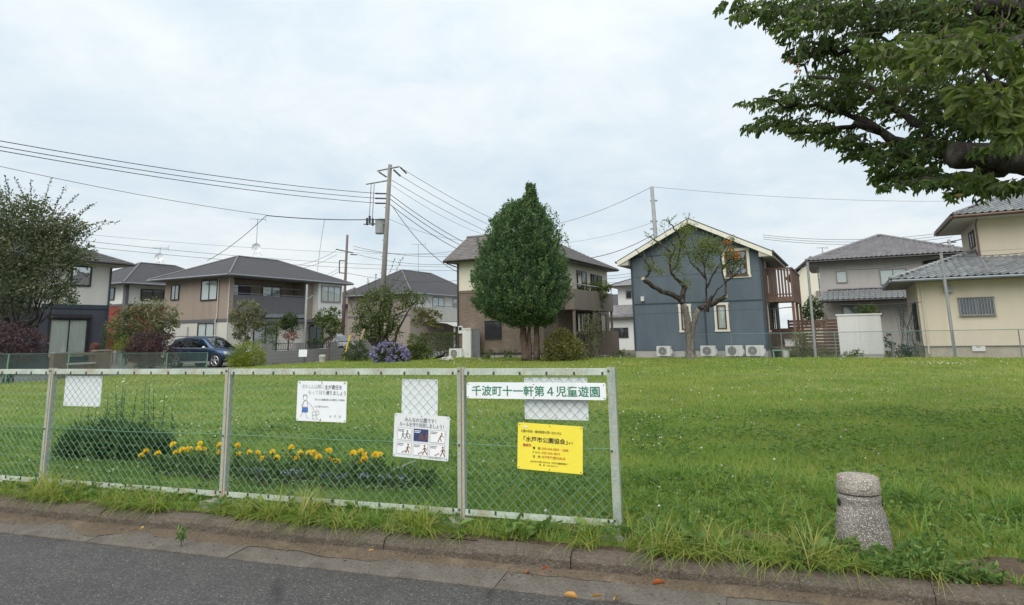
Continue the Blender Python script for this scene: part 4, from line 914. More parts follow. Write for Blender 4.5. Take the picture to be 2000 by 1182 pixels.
# --- houses further back
def far_houses():
    C = col(800, 58, OUT); t = house('beige_house', 'beige house with slate hip roof and a pale balcony left of the brown house', C)
    wall(t, -7, 0, 0, 12, -.2, 5.2, 'stucco_beige'); MB().fb(rightF(), 0, 12, 3.9, 5.1, 0, .02).build('upper_panel', 'stucco_white', t)
    hip_roof(t, -7.6, .6, -.6, 12.6, 5.0, 7.6, 'y', .1, 'slate', 'gutter_grey', 'soffit_grey', gut='gutter_grey')
    MB().fb(frontF(), -7, .02, 3.1, 3.25, 0, .03).build('belt', 'panel_grey', t)
    MB().box(0, 1.2, 2.2, 12, 2.6, 3.9).build('balcony', 'concrete_pale', t); MB().tube([(1.2, 2.2, 4.0), (1.2, 12, 4.0)], .04, 5).build('balcony_rail', 'galv_dark', t)
    window(t, rightF(), 3.5, 5.5, 3.92, 4.9, 'frame_grey', .08, 2, 'curtain_dim', 'glass'); window(t, rightF(), 7, 9.6, 3.92, 4.9, 'frame_grey', .08, 2, 'curtain_dim', 'glass')
    window(t, rightF(), 8, 9.6, .4, 2.0, 'frame_dark', .1, 1, 'room_dark', 'glass')
    for y in (2.4, 8): MB().box(3.0, 3.12, y, y+.12, -.1, 2.2).build('carport_post', 'galv', t)
    pr = [(0, 0, 2.5), (1.2, 0, 2.52), (2.4, 0, 2.38), (3.2, 0, 2.1), (3.2, 0, 2.14), (2.4, 0, 2.43), (1.2, 0, 2.57), (0, 0, 2.55)]
    m = MB().prism([(x, 2.2, z) for x, y, z in pr], (0, 8, 0)); m.build('carport_roof', 'concrete_pale', t)
    C = col(690, 66, OUT); t = house('dark_roofed_house', 'small distant house with a brown roof behind the thinner utility pole', C)
    wall(t, -5, 0, 0, 8, -.2, 4.6, 'panel_taupe'); wall(t, .0, 1.4, 0.5, 8, 1.4, 3.0, 'stucco_beige', 'balcony')
    hip_roof(t, -5.6, .9, -.6, 8.6, 4.5, 6.4, 'y', .1, 'gutter_brown', 'gutter_grey', 'soffit_grey')
    window(t, rightF(), 1, 3, 3.1, 4.3, 'frame_dark', .1, 2, 'room_dark', 'glass')
    for y in (2.2, 5.2): MB().tube([(.9, y, 4.6), (-1.6, y, 6.0)], .09, 6).build('snow_guard', 'board_white', t)
    C = col(1212, 56, OUT); t = house('white_house', 'small white house with grey tiled roofs between the brown house and the blue house', C)
    wall(t, 0, 6, 0, 6, -.2, 5.2, 'stucco_white')
    hip_roof(t, -.7, 6.7, -.7, 6.7, 5.1, 6.6, 'x', .1, 'tile_mauve', 'gutter_dark', 'soffit'); wall(t, -1.0, 4, -2.4, -.05, -.2, 2.5, 'stucco_white', 'annexe_wall')
    m = MB().prism([(-1.7, -3.0, 2.5), (-1.7, -3.0, 2.62), (-1.0, 0, 3.6), (-1.0, 0, 3.4)], (6.5, 0, 0)); m.build('annexe_roof', 'tile_mauve', t)
    window(t, frontF(), .7, 1.7, 4.1, 4.8, 'frame_grey', .07, 2, 'room_dark', 'glass'); window(t, frontF(-2.4), 0, 1.5, .9, 1.7, 'frame_dark', .07, 2, 'room_dark', 'glass')
    C = col(1560, 60, OUT); t = house('siding_house', 'distant pale house with lap boards and low gable, right of the timber balcony', C)
    b = MB().prism([(0, 0, -.2), (4, 0, -.2), (4, 0, 6.6), (1.6, 0, 7.4), (0, 0, 5.9)], (0, 6, 0)); b.build('wall', 'cream_panel', t)
    MB().prism([(-.5, -.4, 5.75), (-.5, -.4, 5.95), (1.7, -.4, 7.75), (1.7, -.4, 7.55)], (0, 6.8, 0)).prism([(1.7, -.4, 7.55), (1.7, -.4, 7.75), (4.6, -.4, 6.75), (4.6, -.4, 6.55)], (0, 6.8, 0)).build('roof', 'roof_dark', t)
    window(t, frontF(), 2.2, 3.4, 4.9, 5.7, 'frame_grey', .07, 2, 'curtain', 'glass'); MB().fb(frontF(), 1.9, 3.9, 3.4, 4.6, 0, .8).build('balcony', 'panel_taupe', t)
    C = col(1176, 75, OUT); t = house('distant_house', 'far pale house low between the brown house and the white house', C)
    wall(t, -3, 5, 0, 6, -.2, 4.2, 'stucco_white'); hip_roof(t, -3.6, 5.6, -.6, 6.6, 4.1, 5.6, 'x', .1, 'slate', 'gutter_grey', 'soffit')
    window(t, frontF(), 1, 2.2, 2.4, 3.4, 'frame_grey', .1, 2, 'room_dark', 'glass')
far_houses()
# --- white shed, timber fence
t = thing('garden_shed', 'white metal storage shed standing between the timber fence and the cream house', 'shed', (14.95, 30.75, -.02), -YG)
MB().box(0, 1.78, 0, .95, .08, 1.86).build('body', 'metal_white', t); MB().box(-.04, 1.84, -.05, 1.0, 1.86, 1.93).build('roof', 'metal_white', t)
for x in (.02, .9): MB().box(x, x+.86, -.02, -.001, .12, 1.84).build('door', 'metal_white', t)
MB().box(.05, 1.75, .02, .9, -.1, .08).build('base', 'concrete_pale', t)
C = col(1545, 33.5, OUT); t = thing('timber_fence', 'red-brown fence of spaced horizontal boards left of the white shed', 'fence', C, -YG)
b = MB().box(0, 1.15, -.012, .012, 0, .125).mesh('board', 'fence_wood')
for k in range(3):
    MB().box(k*1.17-.04, k*1.17+.04, .013, .09, -.1, 1.85).build('post', 'deck_dark', t)
    if k < 3:
        for j in range(11): o = link('board', b, t); o.location = (k*1.17, 0, .15+j*.155)
MB().box(3*1.17-.04, 3*1.17+.04, .013, .09, -.1, 1.85).build('post', 'deck_dark', t)
# --- concrete block wall in front of the tan house, block by block
bw0 = isect(-28, 0); y0, y1 = 34.0, 43.6
a = bw0+GY*((35.4-bw0[1])/GY[1]); t = thing('block_wall', 'grey concrete block wall with iron railings in front of the tan house', 'wall', (a[0], a[1], OUT), pi/2-YG)
blk = MB().box(.004, .396, -.06, .06, .004, .196).mesh('block', 'block')
for r in range(4):
    for i in range(23):
        o = link('block', blk, t); o.location = (i*.4+(.2 if r % 2 else 0), rng.normal()*.002, r*.2-.04)
for x0 in (0, 2.45, 5.05, 7.6):
    for r in range(2):
        for i in range(2 if x0 < 7 else 4):
            o = link('block', blk, t); o.location = (x0+i*.4, 0, .76+r*.2)
for x0, x1 in ((.85, 2.4), (3.3, 5.0), (5.9, 7.55)):
    MB().box(x0, x1, -.015, .015, .8, .83).box(x0, x1, -.015, .015, 1.14, 1.17).build('rail', 'frame_dark', t)
    k = int((x1-x0)/.12); bar = MB().box(-.009, .009, -.009, .009, .83, 1.14).mesh('railing_bar', 'frame_dark')
    for i in range(k+1): o = link('railing_bar', bar, t); o.location = (x0+.02+i*(x1-x0-.04)/k, 0, 0)
MB().box(-.02, 9.4, -.056, .056, -.1, (.74)).build('core', 'footing', t)

# ------------------------------------------------------------------ near fence with its boards
def zigzag(m, x0, x1, z0, z1, p, r, y=0.0, sides=3, skip=None):
    """woven diamond mesh: each wire runs down the panel in a zigzag"""
    h = p/2; n = int((x1-x0)/h); k = int(round((z1-z0)/h)); dz = (z1-z0)/k
    for i in range(n):
        x = x0+i*h
        pts = [(min(x+(h if (j+i) % 2 else 0), x1), y+(r*.9 if (j+i) % 2 else -r*.9), z0+j*dz) for j in range(k+1)]
        m.tube(pts, r, sides, False)
POSTS = [0.0, -1.062, -3.09, -5.06, -7.08, -9.1]
nf = thing('chain_link_fence', 'pale green steel-framed chain-link fence along the kerb with worn, rusting paint', 'fence', K(0, 0, 0), -YF)
ZB, ZT = .165, 1.135
for i, x in enumerate(POSTS):
    h = 1.145; p = MB()
    if i == 0: p.box(x-.026, x+.026, -.004, .0, .10, h).box(x+.022, x+.026, 0, .045, .10, h).build('post', 'post_paint', nf)
    else:
        p.box(x-.03, x-.003, -.004, 0, .10, h).box(x-.03, x-.026, 0, .04, .10, h).box(x+.006, x+.022, -.004, 0, .10, h).box(x+.018, x+.022, 0, .04, .10, h)
        q = p.build('post', 'post_paint', nf); MB().box(x-.003, x+.006, -.003, .036, .11, h-.006).build('rust_seam', 'rust', q)
    bt = MB()
    for z in (.2, .62, 1.12): bt.tube([(x-.016, -.004, z), (x-.016, -.011, z)], .007, 7)
    bt.build('bolt', 'hook', nf)
    f = MB(); f.prism([(x-.09, -.16, .02), (x+.09, -.16, .02), (x+.08, -.155, .15), (x-.08, -.155, .154)], (0, .22, 0)); f.build('footing', 'footing', nf)
for i in range(len(POSTS)-1):
    xb, xa = POSTS[i]-.032, POSTS[i+1]+.026
    if i == 0: xb = -.026
    for nm, za, zb, s in (('top_rail', ZT-.042, ZT, 1), ('bottom_rail', ZB, ZB+.04, -1)):
        m = MB().box(xa, xb, -.004, .0, za, zb)
        if s > 0: m.box(xa, xb, .0, .035, zb-.004, zb)
        else: m.box(xa, xb, .0, .035, za, za+.004)
        rl = m.build(nm, 'rail_paint', nf)
        k = int((xb-xa)/.19); zc = za+.004 if s > 0 else zb-.004
        hk = MB().box(-.006, .006, -.009, -.0041, zc-.004 if s > 0 else zc-.018, zc+.018 if s > 0 else zc+.004).mesh('hook', 'hook')
        for j in range(k+1):
            link('hook', hk, rl).location = (xa+.03+j*(xb-xa-.06)/max(k, 1), 0, 0)
    m = MB(); zigzag(m, xa, xb-.004, ZB+.03, ZT-.03, .068, .0022, .012)
    w = m.build('wire_mesh', 'wire_green', nf)
    MB().tube([(xa, .006, .63), ((xa+xb)/2, .004, .622), (xb, .006, .63)], .0018, 4).build('tension_wire', 'wire_green', nf)
def board(label, cx, cz, w, h, mat, y=-.016, tilt=0.0, th=.0025, rnd=.008, cat='notice board'):
    b = K(cx, y, cz); t = thing('sign_board', label, cat, b, -YF); t.rotation_euler = (0, tilt, -YF)
    pts = []
    for sx, sz, a0 in ((1, 1, 0), (-1, 1, 90), (-1, -1, 180), (1, -1, 270)):
        for a in (0, 45, 90): pts.append((sx*(w/2-rnd)+rnd*cos(R(a0+a)), -th/2, sz*(h/2-rnd)+rnd*sin(R(a0+a))))
    MB().prism(pts, (0, th, 0)).build('plate', mat, t)
    q = MB()
    for x, z in ((-w/2+.012, h/2-.012), (w/2-.012, h/2-.012), (-w/2+.012, -h/2+.012), (w/2-.012, -h/2+.012), (0, h/2-.01), (0, -h/2+.01)): q.tube([(x, -th/2-.0005, z), (x, -th/2-.003, z)], .0035, 6)
    q.build('tie', 'hook', t); return t
F0 = -.0022
def flat(m, x0, x1, z0, z1, d=.0): return m.box(x0, x1, F0-.0006-d, F0-d, z0, z1)
# park name board
t = board('long white name board with green lettering across the last fence panel', -.522, .99, .975, .107, 'board_white', cat='name board', th=.02, rnd=.014)
txt(t, 'lettering', '千波町十一軒第４児童遊園', 0, -.028, .072, 'ink_green', .895, -.0113, .016, 'CENTER')
# yellow contact board
t = board('yellow notice with black and red lettering below the park name board', -.425, .627, .444, .297, 'board_yellow', tilt=R(2.2))
txt(t, 'lettering', '公園の利用・維持管理の問い合わせは、', -.2, .088, .02, 'ink_black', .285, F0, .008)
txt(t, 'lettering', '「水戸市公園協会」', -.18, .032, .036, 'ink_black', .3, F0, .03)
txt(t, 'lettering', 'まで', .128, .032, .018, 'ink_black', .03, F0, .01)
txt(t, 'lettering', '連絡先', -.185, -.001, .02, 'ink_red', .058, F0, .03)
txt(t, 'lettering', '電　話：', -.115, -.015, .018, 'ink_black', .058, F0, .02); txt(t, 'lettering', '029-244-2895・2888', -.052, -.015, .02, 'ink_red', .178, F0, .015)
txt(t, 'lettering', 'ＦＡＸ：', -.115, -.042, .018, 'ink_black', .058, F0, .02); txt(t, 'lettering', '029-243-4819', -.052, -.042, .02, 'ink_red', .122, F0, .015)
txt(t, 'lettering', '住　所：', -.115, -.069, .018, 'ink_black', .058, F0, .02); txt(t, 'lettering', '水戸市千波町508-58', -.052, -.069, .02, 'ink_red', .158, F0, .015)
txt(t, 'lettering', '上記以外のお問い合わせは、水戸市公園緑地課まで', -.135, -.099, .013, 'ink_black', .262, F0, .01)
txt(t, 'lettering', '電　話：029-224-1111', -.07, -.117, .012, 'ink_black', .125, F0, .01)
m = MB()
for x, z, r in ((-.172, .125, .008), (-.16, .127, .009), (-.166, .121, .007)): m.lathe([(r, 0), (r, .0008)], (0, 0, 0), 10)
# small white cloud mark in the corner
c = MB()
for x, z, r in ((-.176, .122, .006), (-.167, .124, .009), (-.158, .122, .006)):
    c.prism([(x+r*cos(a), F0-.0004, z+r*.7*sin(a)) for a in np.linspace(0, 2*pi, 10, endpoint=False)], (0, .0004, 0))
c.build('corner_mark', 'ink_white', t)
# rules board
def person(m, x, z, h, lean=0.0, leg=.3, arm=.6, d=.0):
    r = h*.11; W2 = h*.05
    def limb(a, b, w):
        a = np.array(a); b = np.array(b); n = np.array([-(b-a)[1], (b-a)[0]]); n = n/(np.linalg.norm(n)+1e-9)*w
        q = [a+n, a-n, b-n, b+n]; m.prism([(p[0], F0-.0006-d, p[1]) for p in q], (0, .0005, 0))
    hip = (x, z+h*.46); sh = (x+lean*h, z+h*.76)
    limb(hip, sh, W2*1.5); limb(hip, (x-leg*h*.5, z), W2); limb(hip, (x+leg*h*.5, z+h*.04), W2)
    limb(sh, (sh[0]+arm*h*.4, sh[1]-h*.22), W2*.8); limb(sh, (sh[0]-arm*h*.3, sh[1]-h*.28), W2*.8)
    c = (sh[0]+lean*h*.2, sh[1]+r*1.5)
    m.prism([(c[0]+r*cos(a), F0-.0006-d, c[1]+r*sin(a)) for a in np.linspace(0, 2*pi, 10, endpoint=False)], (0, .0005, 0))
t = board('pale grey rules board with six picture panels, one of them navy, hung tilted', -1.363, .669, .432, .298, 'board_grey', y=-.02, tilt=R(2.4))
txt(t, 'lettering', 'みんなの公園です！', -.01, .098, .034, 'ink_grey', .245, F0, .02, 'CENTER')
txt(t, 'lettering', 'ルールを守り利用しましょう！', 0, .064, .033, 'ink_grey', .345, F0, .02, 'CENTER')
for r in range(2):
    for c in range(3):
        x0 = -.186+c*.129; z0 = -.032-r*.096; w, h = .114, .084
        b = flat(MB(), x0, x0+w, z0, z0+h).build('picture_panel', 'ink_navy' if (r, c) == (0, 1) else 'ink_white', t)
        e = MB()
        for a in ((x0, x0+w, z0, z0+.0015), (x0, x0+w, z0+h-.0015, z0+h), (x0, x0+.0015, z0, z0+h), (x0+w-.0015, x0+w, z0, z0+h)): flat(e, *a, d=.0007)
        e.build('picture_frame', 'ink_grey', t)
        l = MB()
        for k, ww in enumerate((.05, .042)): flat(l, x0+.006, x0+.006+ww, z0+h-.016-k*.01, z0+h-.011-k*.01, d=.0007)
        l.build('caption', 'ink_white' if (r, c) == (0, 1) else 'ink_grey', t)
        f = MB(); rr = np.random.default_rng(r*3+c)
        spec = {(0, 0): [(.045, .052, 0), (.075, .06, .05), (.1, .035, 0)], (0, 1): [(.05, .045, .05), (.068, .045, -.05), (.1, .055, 0)], (0, 2): [(.075, .06, .2)], (1, 0): [(.085, .065, .05)], (1, 1): [(.092, .066, -.05)], (1, 2): [(.1, .064, .0)]}[(r, c)]
        for px_, hh, ln in spec: person(f, x0+px_, z0+.008, hh, ln, .4+.2*rr.random(), .7, .0007)
        if (r, c) in ((1, 0), (1, 2), (1, 1)):
            for q in range(3): flat(f, x0+.04+q*.012, x0+.049+q*.012, z0+.008+.006*q, z0+.016+.006*q, d=.0007)
        f.build('pictogram', 'ink_brown' if (r, c) != (0, 0) else 'ink_grey', t)
txt(t, 'lettering', '水戸市都市計画部　公園緑地課　電話２２４－１１１１', .055, -.14, .011, 'ink_grey', .15, F0, .0)
# dog notice
t = board('white notice with faded lettering and a line drawing of a dog walker', -2.198, .898, .437, .294, 'board_white', y=-.014, tilt=R(.6))
txt(t, 'lettering', '犬のふんは飼い', -.178, .093, .036, 'ink_faded', .195, F0, .012); txt(t, 'lettering', '主が責任を', .026, .09, .036, 'ink_grey', .15, F0, .02)
txt(t, 'lettering', 'もって持ち', -.118, .05, .036, 'ink_faded', .15, F0, .012); txt(t, 'lettering', '帰りましょう', .04, .048, .036, 'ink_grey', .17, F0, .02)
txt(t, 'lettering', '犬のふんの放置は飼い主の責任により条例の', -.06, .006, .016, 'ink_grey', .265, F0, .015)
txt(t, 'lettering', 'により罰せられます。', -.06, -.045, .015, 'ink_grey', .125, F0, .015)
txt(t, 'lettering', '水　戸　市', .075, -.115, .022, 'ink_grey', .1, F0, .0)
f = MB()
def stroke(m, pts, w=.0012):
    for a, b in zip(pts[:-1], pts[1:]):
        a = np.array(a); b = np.array(b); n = np.array([-(b-a)[1], (b-a)[0]]); n = n/(np.linalg.norm(n)+1e-9)*w
        m.prism([(p[0], F0-.0006, p[1]) for p in (a+n, a-n, b-n, b+n)], (0, .0005, 0))
ell = lambda x, z, a, b, n=12: [(x+a*cos(q), z+b*sin(q)) for q in np.linspace(0, 2*pi, n)]
stroke(f, ell(-.145, .022, .018, .02)); stroke(f, [(-.163, .03), (-.16, .045), (-.13, .045), (-.127, .03)])
stroke(f, [(-.155, .0), (-.165, -.045), (-.12, -.045), (-.125, .0), (-.155, 0)]); stroke(f, [(-.128, -.008), (-.105, -.02), (-.085, -.035)]); stroke(f, [(-.155, -.005), (-.175, -.04), (-.165, -.055)])
stroke(f, [(-.16, -.08), (-.175, -.105), (-.185, -.12)]); stroke(f, [(-.135, -.08), (-.13, -.105), (-.12, -.125), (-.105, -.125)]); stroke(f, [(-.085, -.035), (-.07, -.055), (-.055, -.07)])
stroke(f, ell(-.06, -.09, .018, .014)); stroke(f, ell(-.03, -.085, .014, .016)); stroke(f, [(-.07, -.1), (-.07, -.13), (-.05, -.13)]); stroke(f, [(-.04, -.1), (-.038, -.13), (-.02, -.13)])
f.build('line_drawing', 'ink_grey', t)
b = MB(); b.prism([(x, F0-.0006, z) for x, z in ((-.167, -.048), (-.118, -.048), (-.113, -.082), (-.14, -.086), (-.172, -.082))], (0, .0005, 0)); b.build('drawn_shorts', 'ink_blue', t)
for pts in ([(-.2, .147), (-.192, .125)], [(0, .147), (0, .12)], [(.2, .147), (.192, .125)], [(-.01, -.147), (.0, -.125)]):
    s = MB(); stroke(s, pts, .0015); s.build('tie_wire', 'hook', t)
# blank sheets tied behind the wires
board('blank white sheet behind the mesh at the far left of the fence', -4.70, .945, .44, .26, 'board_white', y=.03, th=.002, cat='sheet')
board('blank white sheet behind the mesh, partly hidden by the grey rules board', -1.40, .905, .287, .31, 'board_white', y=.028, tilt=R(.5), th=.002, cat='sheet')
board('blank white board behind the mesh and the park name board', -.387, .937, .44, .274, 'board_white', y=.03, th=.003, cat='sheet')
# thin metal rod lying in the bed
a, b = atz(757, 922, LAWN+.06), atz(812, 900, LAWN+.16)
tag(MB().tube([a, b], .006, 6).build('metal_rod', 'galv'), 'thin grey metal rod leaning at the right end of the flower bed', 'rod')

# ------------------------------------------------------------------ concrete bollard
bp = atz(1688, 1066, LAWN); t = thing('concrete_bollard', 'short speckled concrete bollard with a domed cap standing in the grass', 'bollard', (bp[0], bp[1], LAWN-.05), .3)
MB().lathe([(.152, 0), (.15, .06), (.141, .15), (.13, .225), (.124, .25), (.115, .268), (.112, .285), (.113, .3), (.116, .315), (.116, .325), (.108, .335), (.102, .34)], n=36).build('shaft', 'exposed', t, True)
cp_ = MB().lathe([(.1, .342), (.114, .345), (.118, .35), (.117, .385), (.112, .425), (.108, .432), (.098, .436), (.05, .441), (.002, .442)], n=36).build('cap', 'cap_lichen', t, True)
for a in (pi-.45, -.45, ):
    c, s_ = cos(a), sin(a); MB().tube([(c*.09, s_*.09, .285), (c*.117, s_*.117, .285)], .022, 10).build('chain_hole', 'room_dark', t)

# ------------------------------------------------------------------ far fences of the park
def far_fence(label, O, along, n, sp, h, base, mesh_h, mat='galv', mr=.0024):
    rz = math.atan2(along[1], along[0]); t = thing('park_fence', label, 'fence', (O[0], O[1], base), rz, None)
    p = MB().tube([(0, 0, -.1), (0, 0, h)], .022, 6).mesh('post', mat)
    for i in range(n+1): o = link('post', p, t); o.location = (i*sp, 0, 0)
    MB().tube([(0, 0, h), (n*sp, 0, h)], .014, 6).build('top_rail', 'wire_far', t)
    m = MB(); zigzag(m, 0, n*sp, .05, mesh_h, .085, mr, .0, 3); m.build('wire_mesh', 'wire_far', t)
    return t
O = isect(LEFT_GX+.15, 7.84)
lf = far_fence('low green chain-link fence along the left edge of the lawn, beside the side street', O, GY, 6, 1.8, .9, LAWN+.1, .87, 'wire_green', .006); lf.rotation_euler.y = .03
O = isect(-6.6, BACK_GY-.1)
far_fence('thin grey wire fence along the back of the lawn, in front of the houses', O, GX, 13, 2.0, 1.0, LAWN, .97, 'galv_dark')
def net_pole(label, px, py0, py1, z0):
    b = atz(px[1], py1, z0); tp = at(px[0], py0, b[1]); d = tp-b
    t = thing('net_pole', label, 'pole', b)
    MB().tube([(0, 0, -.1), d], [.06, .055], 8).build('shaft', 'pole_grey', t); MB().tube([d, d+np.array([0, 0, .05])], .065, 8).build('cap', 'pole_grey', t); return b, d
n0 = net_pole('grey steel net pole beside the timber fence', (1577, 1593), 515, 696, LAWN)
n1 = net_pole('grey steel net pole in front of the cream house', (1838, 1866), 497, 697, LAWN)
# black ball net gathered by the corner of the cream house: strands only
m = MB(); c0 = at(1768, 600, 28.6); r = np.random.default_rng(5)
for i in range(34):
    a = at(1745+i*1.4, 590+r.random()*8, 28.3+r.random()*.5); b = at(1770+22*math.sin(i*.35)+i*.7, 690, 27.6+r.random()*.5); mid = (a+b)/2+np.array([.15*math.sin(i*.6), .1, 0])
    m.tube([a, mid, b], .007, 3, False)
for j in range(22):
    f = j/21; m.tube([at(1747+14*f+i*(40-8*f)/5, 596+92*f+2*math.sin(i+j), 28.2+.3*math.sin(i*1.3)) for i in range(6)], .006, 3, False)
tag(m.build('ball_net', 'net_dark'), 'dark net bunched up and hanging by the left corner of the cream house', 'net')

# ------------------------------------------------------------------ utility poles and wires
def pole(label, top, bot, Y, r0, r1, mat, name='utility_pole'):
    b = at(bot[0], bot[1], Y); tp = at(top[0], top[1], Y); d = tp-b; k = (OUT-b[2])/d[2]; b = b+d*k; d = tp-b
    t = thing(name, label, 'utility pole', b); MB().tube([(0, 0, 0), d], [r1, r0], 12).build('shaft', mat, t, True)
    return t, b, tp
PY = 38.5
P1, pb, pt = pole('tall concrete utility pole with crossarms and a grey transformer', (762, 322), (746, 600), PY, .12, .18, 'pole_concrete')
def part_tube(root, b, name, pts, r, mat, n=6): return MB().tube([np.array(p)-b for p in pts], r, n).build(name, mat, root)
q = lambda x, y, Y=PY: at(x, y, Y)
part_tube(P1, pb, 'crossarm', [q(737, 334, 38.9), q(780, 325.5, 38.1)], .05, 'pole_grey', 4)
part_tube(P1, pb, 'crossarm', [q(715, 360, 39), q(762, 352, 38.4)], .045, 'pole_grey', 4)
part_tube(P1, pb, 'crossarm', [q(710, 438, 38.9), q(752, 437, 38.4)], .04, 'pole_grey', 4)
tr = MB().lathe([(.0, 0), (.26, 0), (.28, .05), (.28, .78), (.3, .8), (.3, .86), (.1, .92)], tuple(q(742, 457, 38.6)-pb), 14).build('transformer', 'transformer', P1)
for i, (x, y) in enumerate(((717, 432), (722, 428), (728, 433))): part_tube(P1, pb, 'insulator', [q(x, y+8), q(x, y-6)], .07, 'insulator')
for x0, x1 in ((725, 721), (731, 727)): part_tube(P1, pb, 'drop_lead', [q(x0, 359, 38.8), q(x1, 432, 38.8)], .018, 'cable', 4)
part_tube(P1, pb, 'insulator', [q(740, 336), q(755, 346)], .05, 'insulator'); part_tube(P1, pb, 'insulator', [q(769, 332), q(782, 344)], .06, 'insulator'); part_tube(P1, pb, 'insulator', [q(782, 327), q(794, 339)], .055, 'insulator')
for y in (378, 387.5, 397): part_tube(P1, pb, 'insulator', [q(733, y), q(756, y+.5)], .05, 'insulator')
for i in range(12):
    y = 405+i*16; x = 759.3-(y-330)*.059; part_tube(P1, pb, 'step_bolt', [q(x, y), q(x+(5 if i % 2 else -5), y)], .02, 'galv', 4)
P2, p2b, p2t = pole('thinner brownish utility pole standing beyond the tan house', (678.5, 459), (670, 640), 58, .1, .16, 'pole_brown')
for (x0, y0, x1, y1) in ((656, 487, 690, 494), (663, 509, 676, 510), (663, 533, 676, 534), (663, 509, 663, 534), (684, 497, 697, 498)):
    MB().tube([at(x0, y0, 58)-p2b, at(x1, y1, 58)-p2b], .05, 5).build('bracket', 'insulator', P2)
P3, p3b, p3t = pole('grey steel pole rising behind the left end of the blue house roof', (1273, 365), (1281, 470), 44, .13, .16, 'pole_grey')
for y in (392, 432, 447): MB().tube([at(1275-5, y, 44)-p3b, at(1275+9, y, 44)-p3b], .06, 5).build('bracket', 'galv', P3)
P4, p4b, p4t = pole('short distant utility pole seen over the tiled roof left of the cream house', (1853, 468), (1858, 500), 70, .15, .2, 'pole_grey')
for y, w in ((474, 12), (480, 8)): MB().tube([at(1855-w*.4, y, 70)-p4b, at(1855+w, y-1, 70)-p4b], .07, 5).build('bracket', 'insulator', P4)
P5, p5b, p5t = pole('slim grey sign post with a white sheet, in front of the block wall', (600, 556), (594, 713), 33.2, .05, .05, 'pole_grey', 'sign_post'); P5['category'] = 'sign post'
MB().prism([at(584, 683, 33.1)-p5b, at(600, 683, 33.1)-p5b, at(599, 697, 33.1)-p5b, at(583, 697, 33.1)-p5b], (0, .02, 0)).build('white_sheet', 'board_white', P5)
MB().tube([at(600, 585, 33.2)-p5b, at(610, 578, 33.2)-p5b, at(611, 578, 33.2)-p5b], .03, 5).build('lamp_arm', 'pole_grey', P5)
for (x0, y0, x1, y1), lb in (((684, 655, 669, 713), 'yellow plastic stake leaning in front of the dark round bush'), ((712, 643, 703, 668), 'pale yellow stake leaning behind the dark round bush')):
    a = at(x0, y0, 33.5); b = at(x1, y1, 33.5); tag(MB().tube([a, b], .05, 8).build('guy_cover', 'stake_yellow' if x0 < 700 else 'bamboo'), lb, 'stake')
def beyond(a, b, s):                              # carry a cable on past the picture's edge, as far again
    a = np.array(a, float); b = np.array(b, float); return a+(a-b)+np.array([0, 0, 8*s]), b, 4*s
def cable(label, a, b, s=.3, r=.014, n=14, ext=False):
    if ext: a, b, s = beyond(a, b, s); n *= 2
    return tag(MB().tube(sag(a, b, s, n), r, 4, False).build('cable', 'cable'), label, 'cable', 'overhead cables')
W1 = 'overhead cable running from the top of the tall concrete pole to the left edge'
for (y0, y1, Y0) in ((268, 378, 23.5), (279, 387.5, 23.7), (287, 397, 23.9)):
    cable('%s of the three parallel cables from the tall pole to the left edge' % {268: 'topmost', 279: 'middle', 287: 'lowest'}[y0], at(-40, y0, Y0-1.5), q(738, y1), .25, .016, ext=True)
cable('thin overhead cable that reaches the left edge below the three power cables', at(-40, 316, 25), at(520, 420, 33), .15, .011, ext=True)
cable('thick overhead cable from above the tan house to the tall pole at transformer level', at(520, 421, 33), q(752, 428), .12, .024)
cable('service cable dropping from the mid-span joint to the tan house roof', at(519, 422, 33), at(405, 509, 40), .2, .02)
cable('thin wire dangling from the thick cable above the tan house', at(634, 430, 36), at(620, 530, 44), -.3, .01)
for i, (x1, y1) in enumerate(((965, 427), (962, 440), (958, 452))):
    cable('%s of the cables sloping from the tall pole crossarm to the conifer' % ('topmost', 'middle', 'lowest')[i], q((781, 781, 765)[i], (327, 343, 352)[i]), at(x1+120, y1+48, 62), .5, .016)
cable('thin cable below the crossarm cables, sloping from the tall pole towards the conifer', q(765, 362), at(1000, 472, 60), .6, .012)
for i, (x1, y1) in enumerate(((915, 478), (908, 484), (899, 490))):
    cable('%s of the thick cables from the tall pole to the brown house roof' % ('upper', 'middle', 'lower')[i], q(761, (379, 388, 399)[i]), at(x1+60, y1+22, 60), .5, .024)
cable('service cable dropping from the tall pole to the left corner of the brown house', q(768, 405), at(893, 531, 40.5), .5, .018)
cable('thin cable from the tall pole towards the conifer just under the transformer', q(760, 428), at(930, 470, 58), .4, .01)
cable('cable from the top of the grey pole down behind the conifer', p3t, at(1090, 437, 50), .25, .014)
cable('long thin cable from the top of the grey pole to the right edge', at(2040, 388, 52), p3t, .55, .01, ext=True)
cable('faint cable from the grey pole above the conifer to the right of its crown', at(1277, 434, 44), at(1105, 474, 55), .2, .009)
cable('thick cable from behind the blue house to the brown house roof', at(1278, 457, 44), at(1120, 508, 41), .35, .02)
for i, y in enumerate((459, 463, 467)):
    cable('%s of the far cables running right from the blue house roof' % ('topmost', 'middle', 'lowest')[i], at(1490, y, 70), at(1860, y-7+i*1.5, 70), .7, .02)
for i, (y0, y1) in enumerate(((456, 497), (469, 518), (480, 521))):
    cable('%s of the distant cables crossing behind the left tree and the tan house' % ('topmost', 'middle', 'lowest')[i], at(150, y0, 50), at(930, y1+i*4, 72), .5, .015 if i else .01)
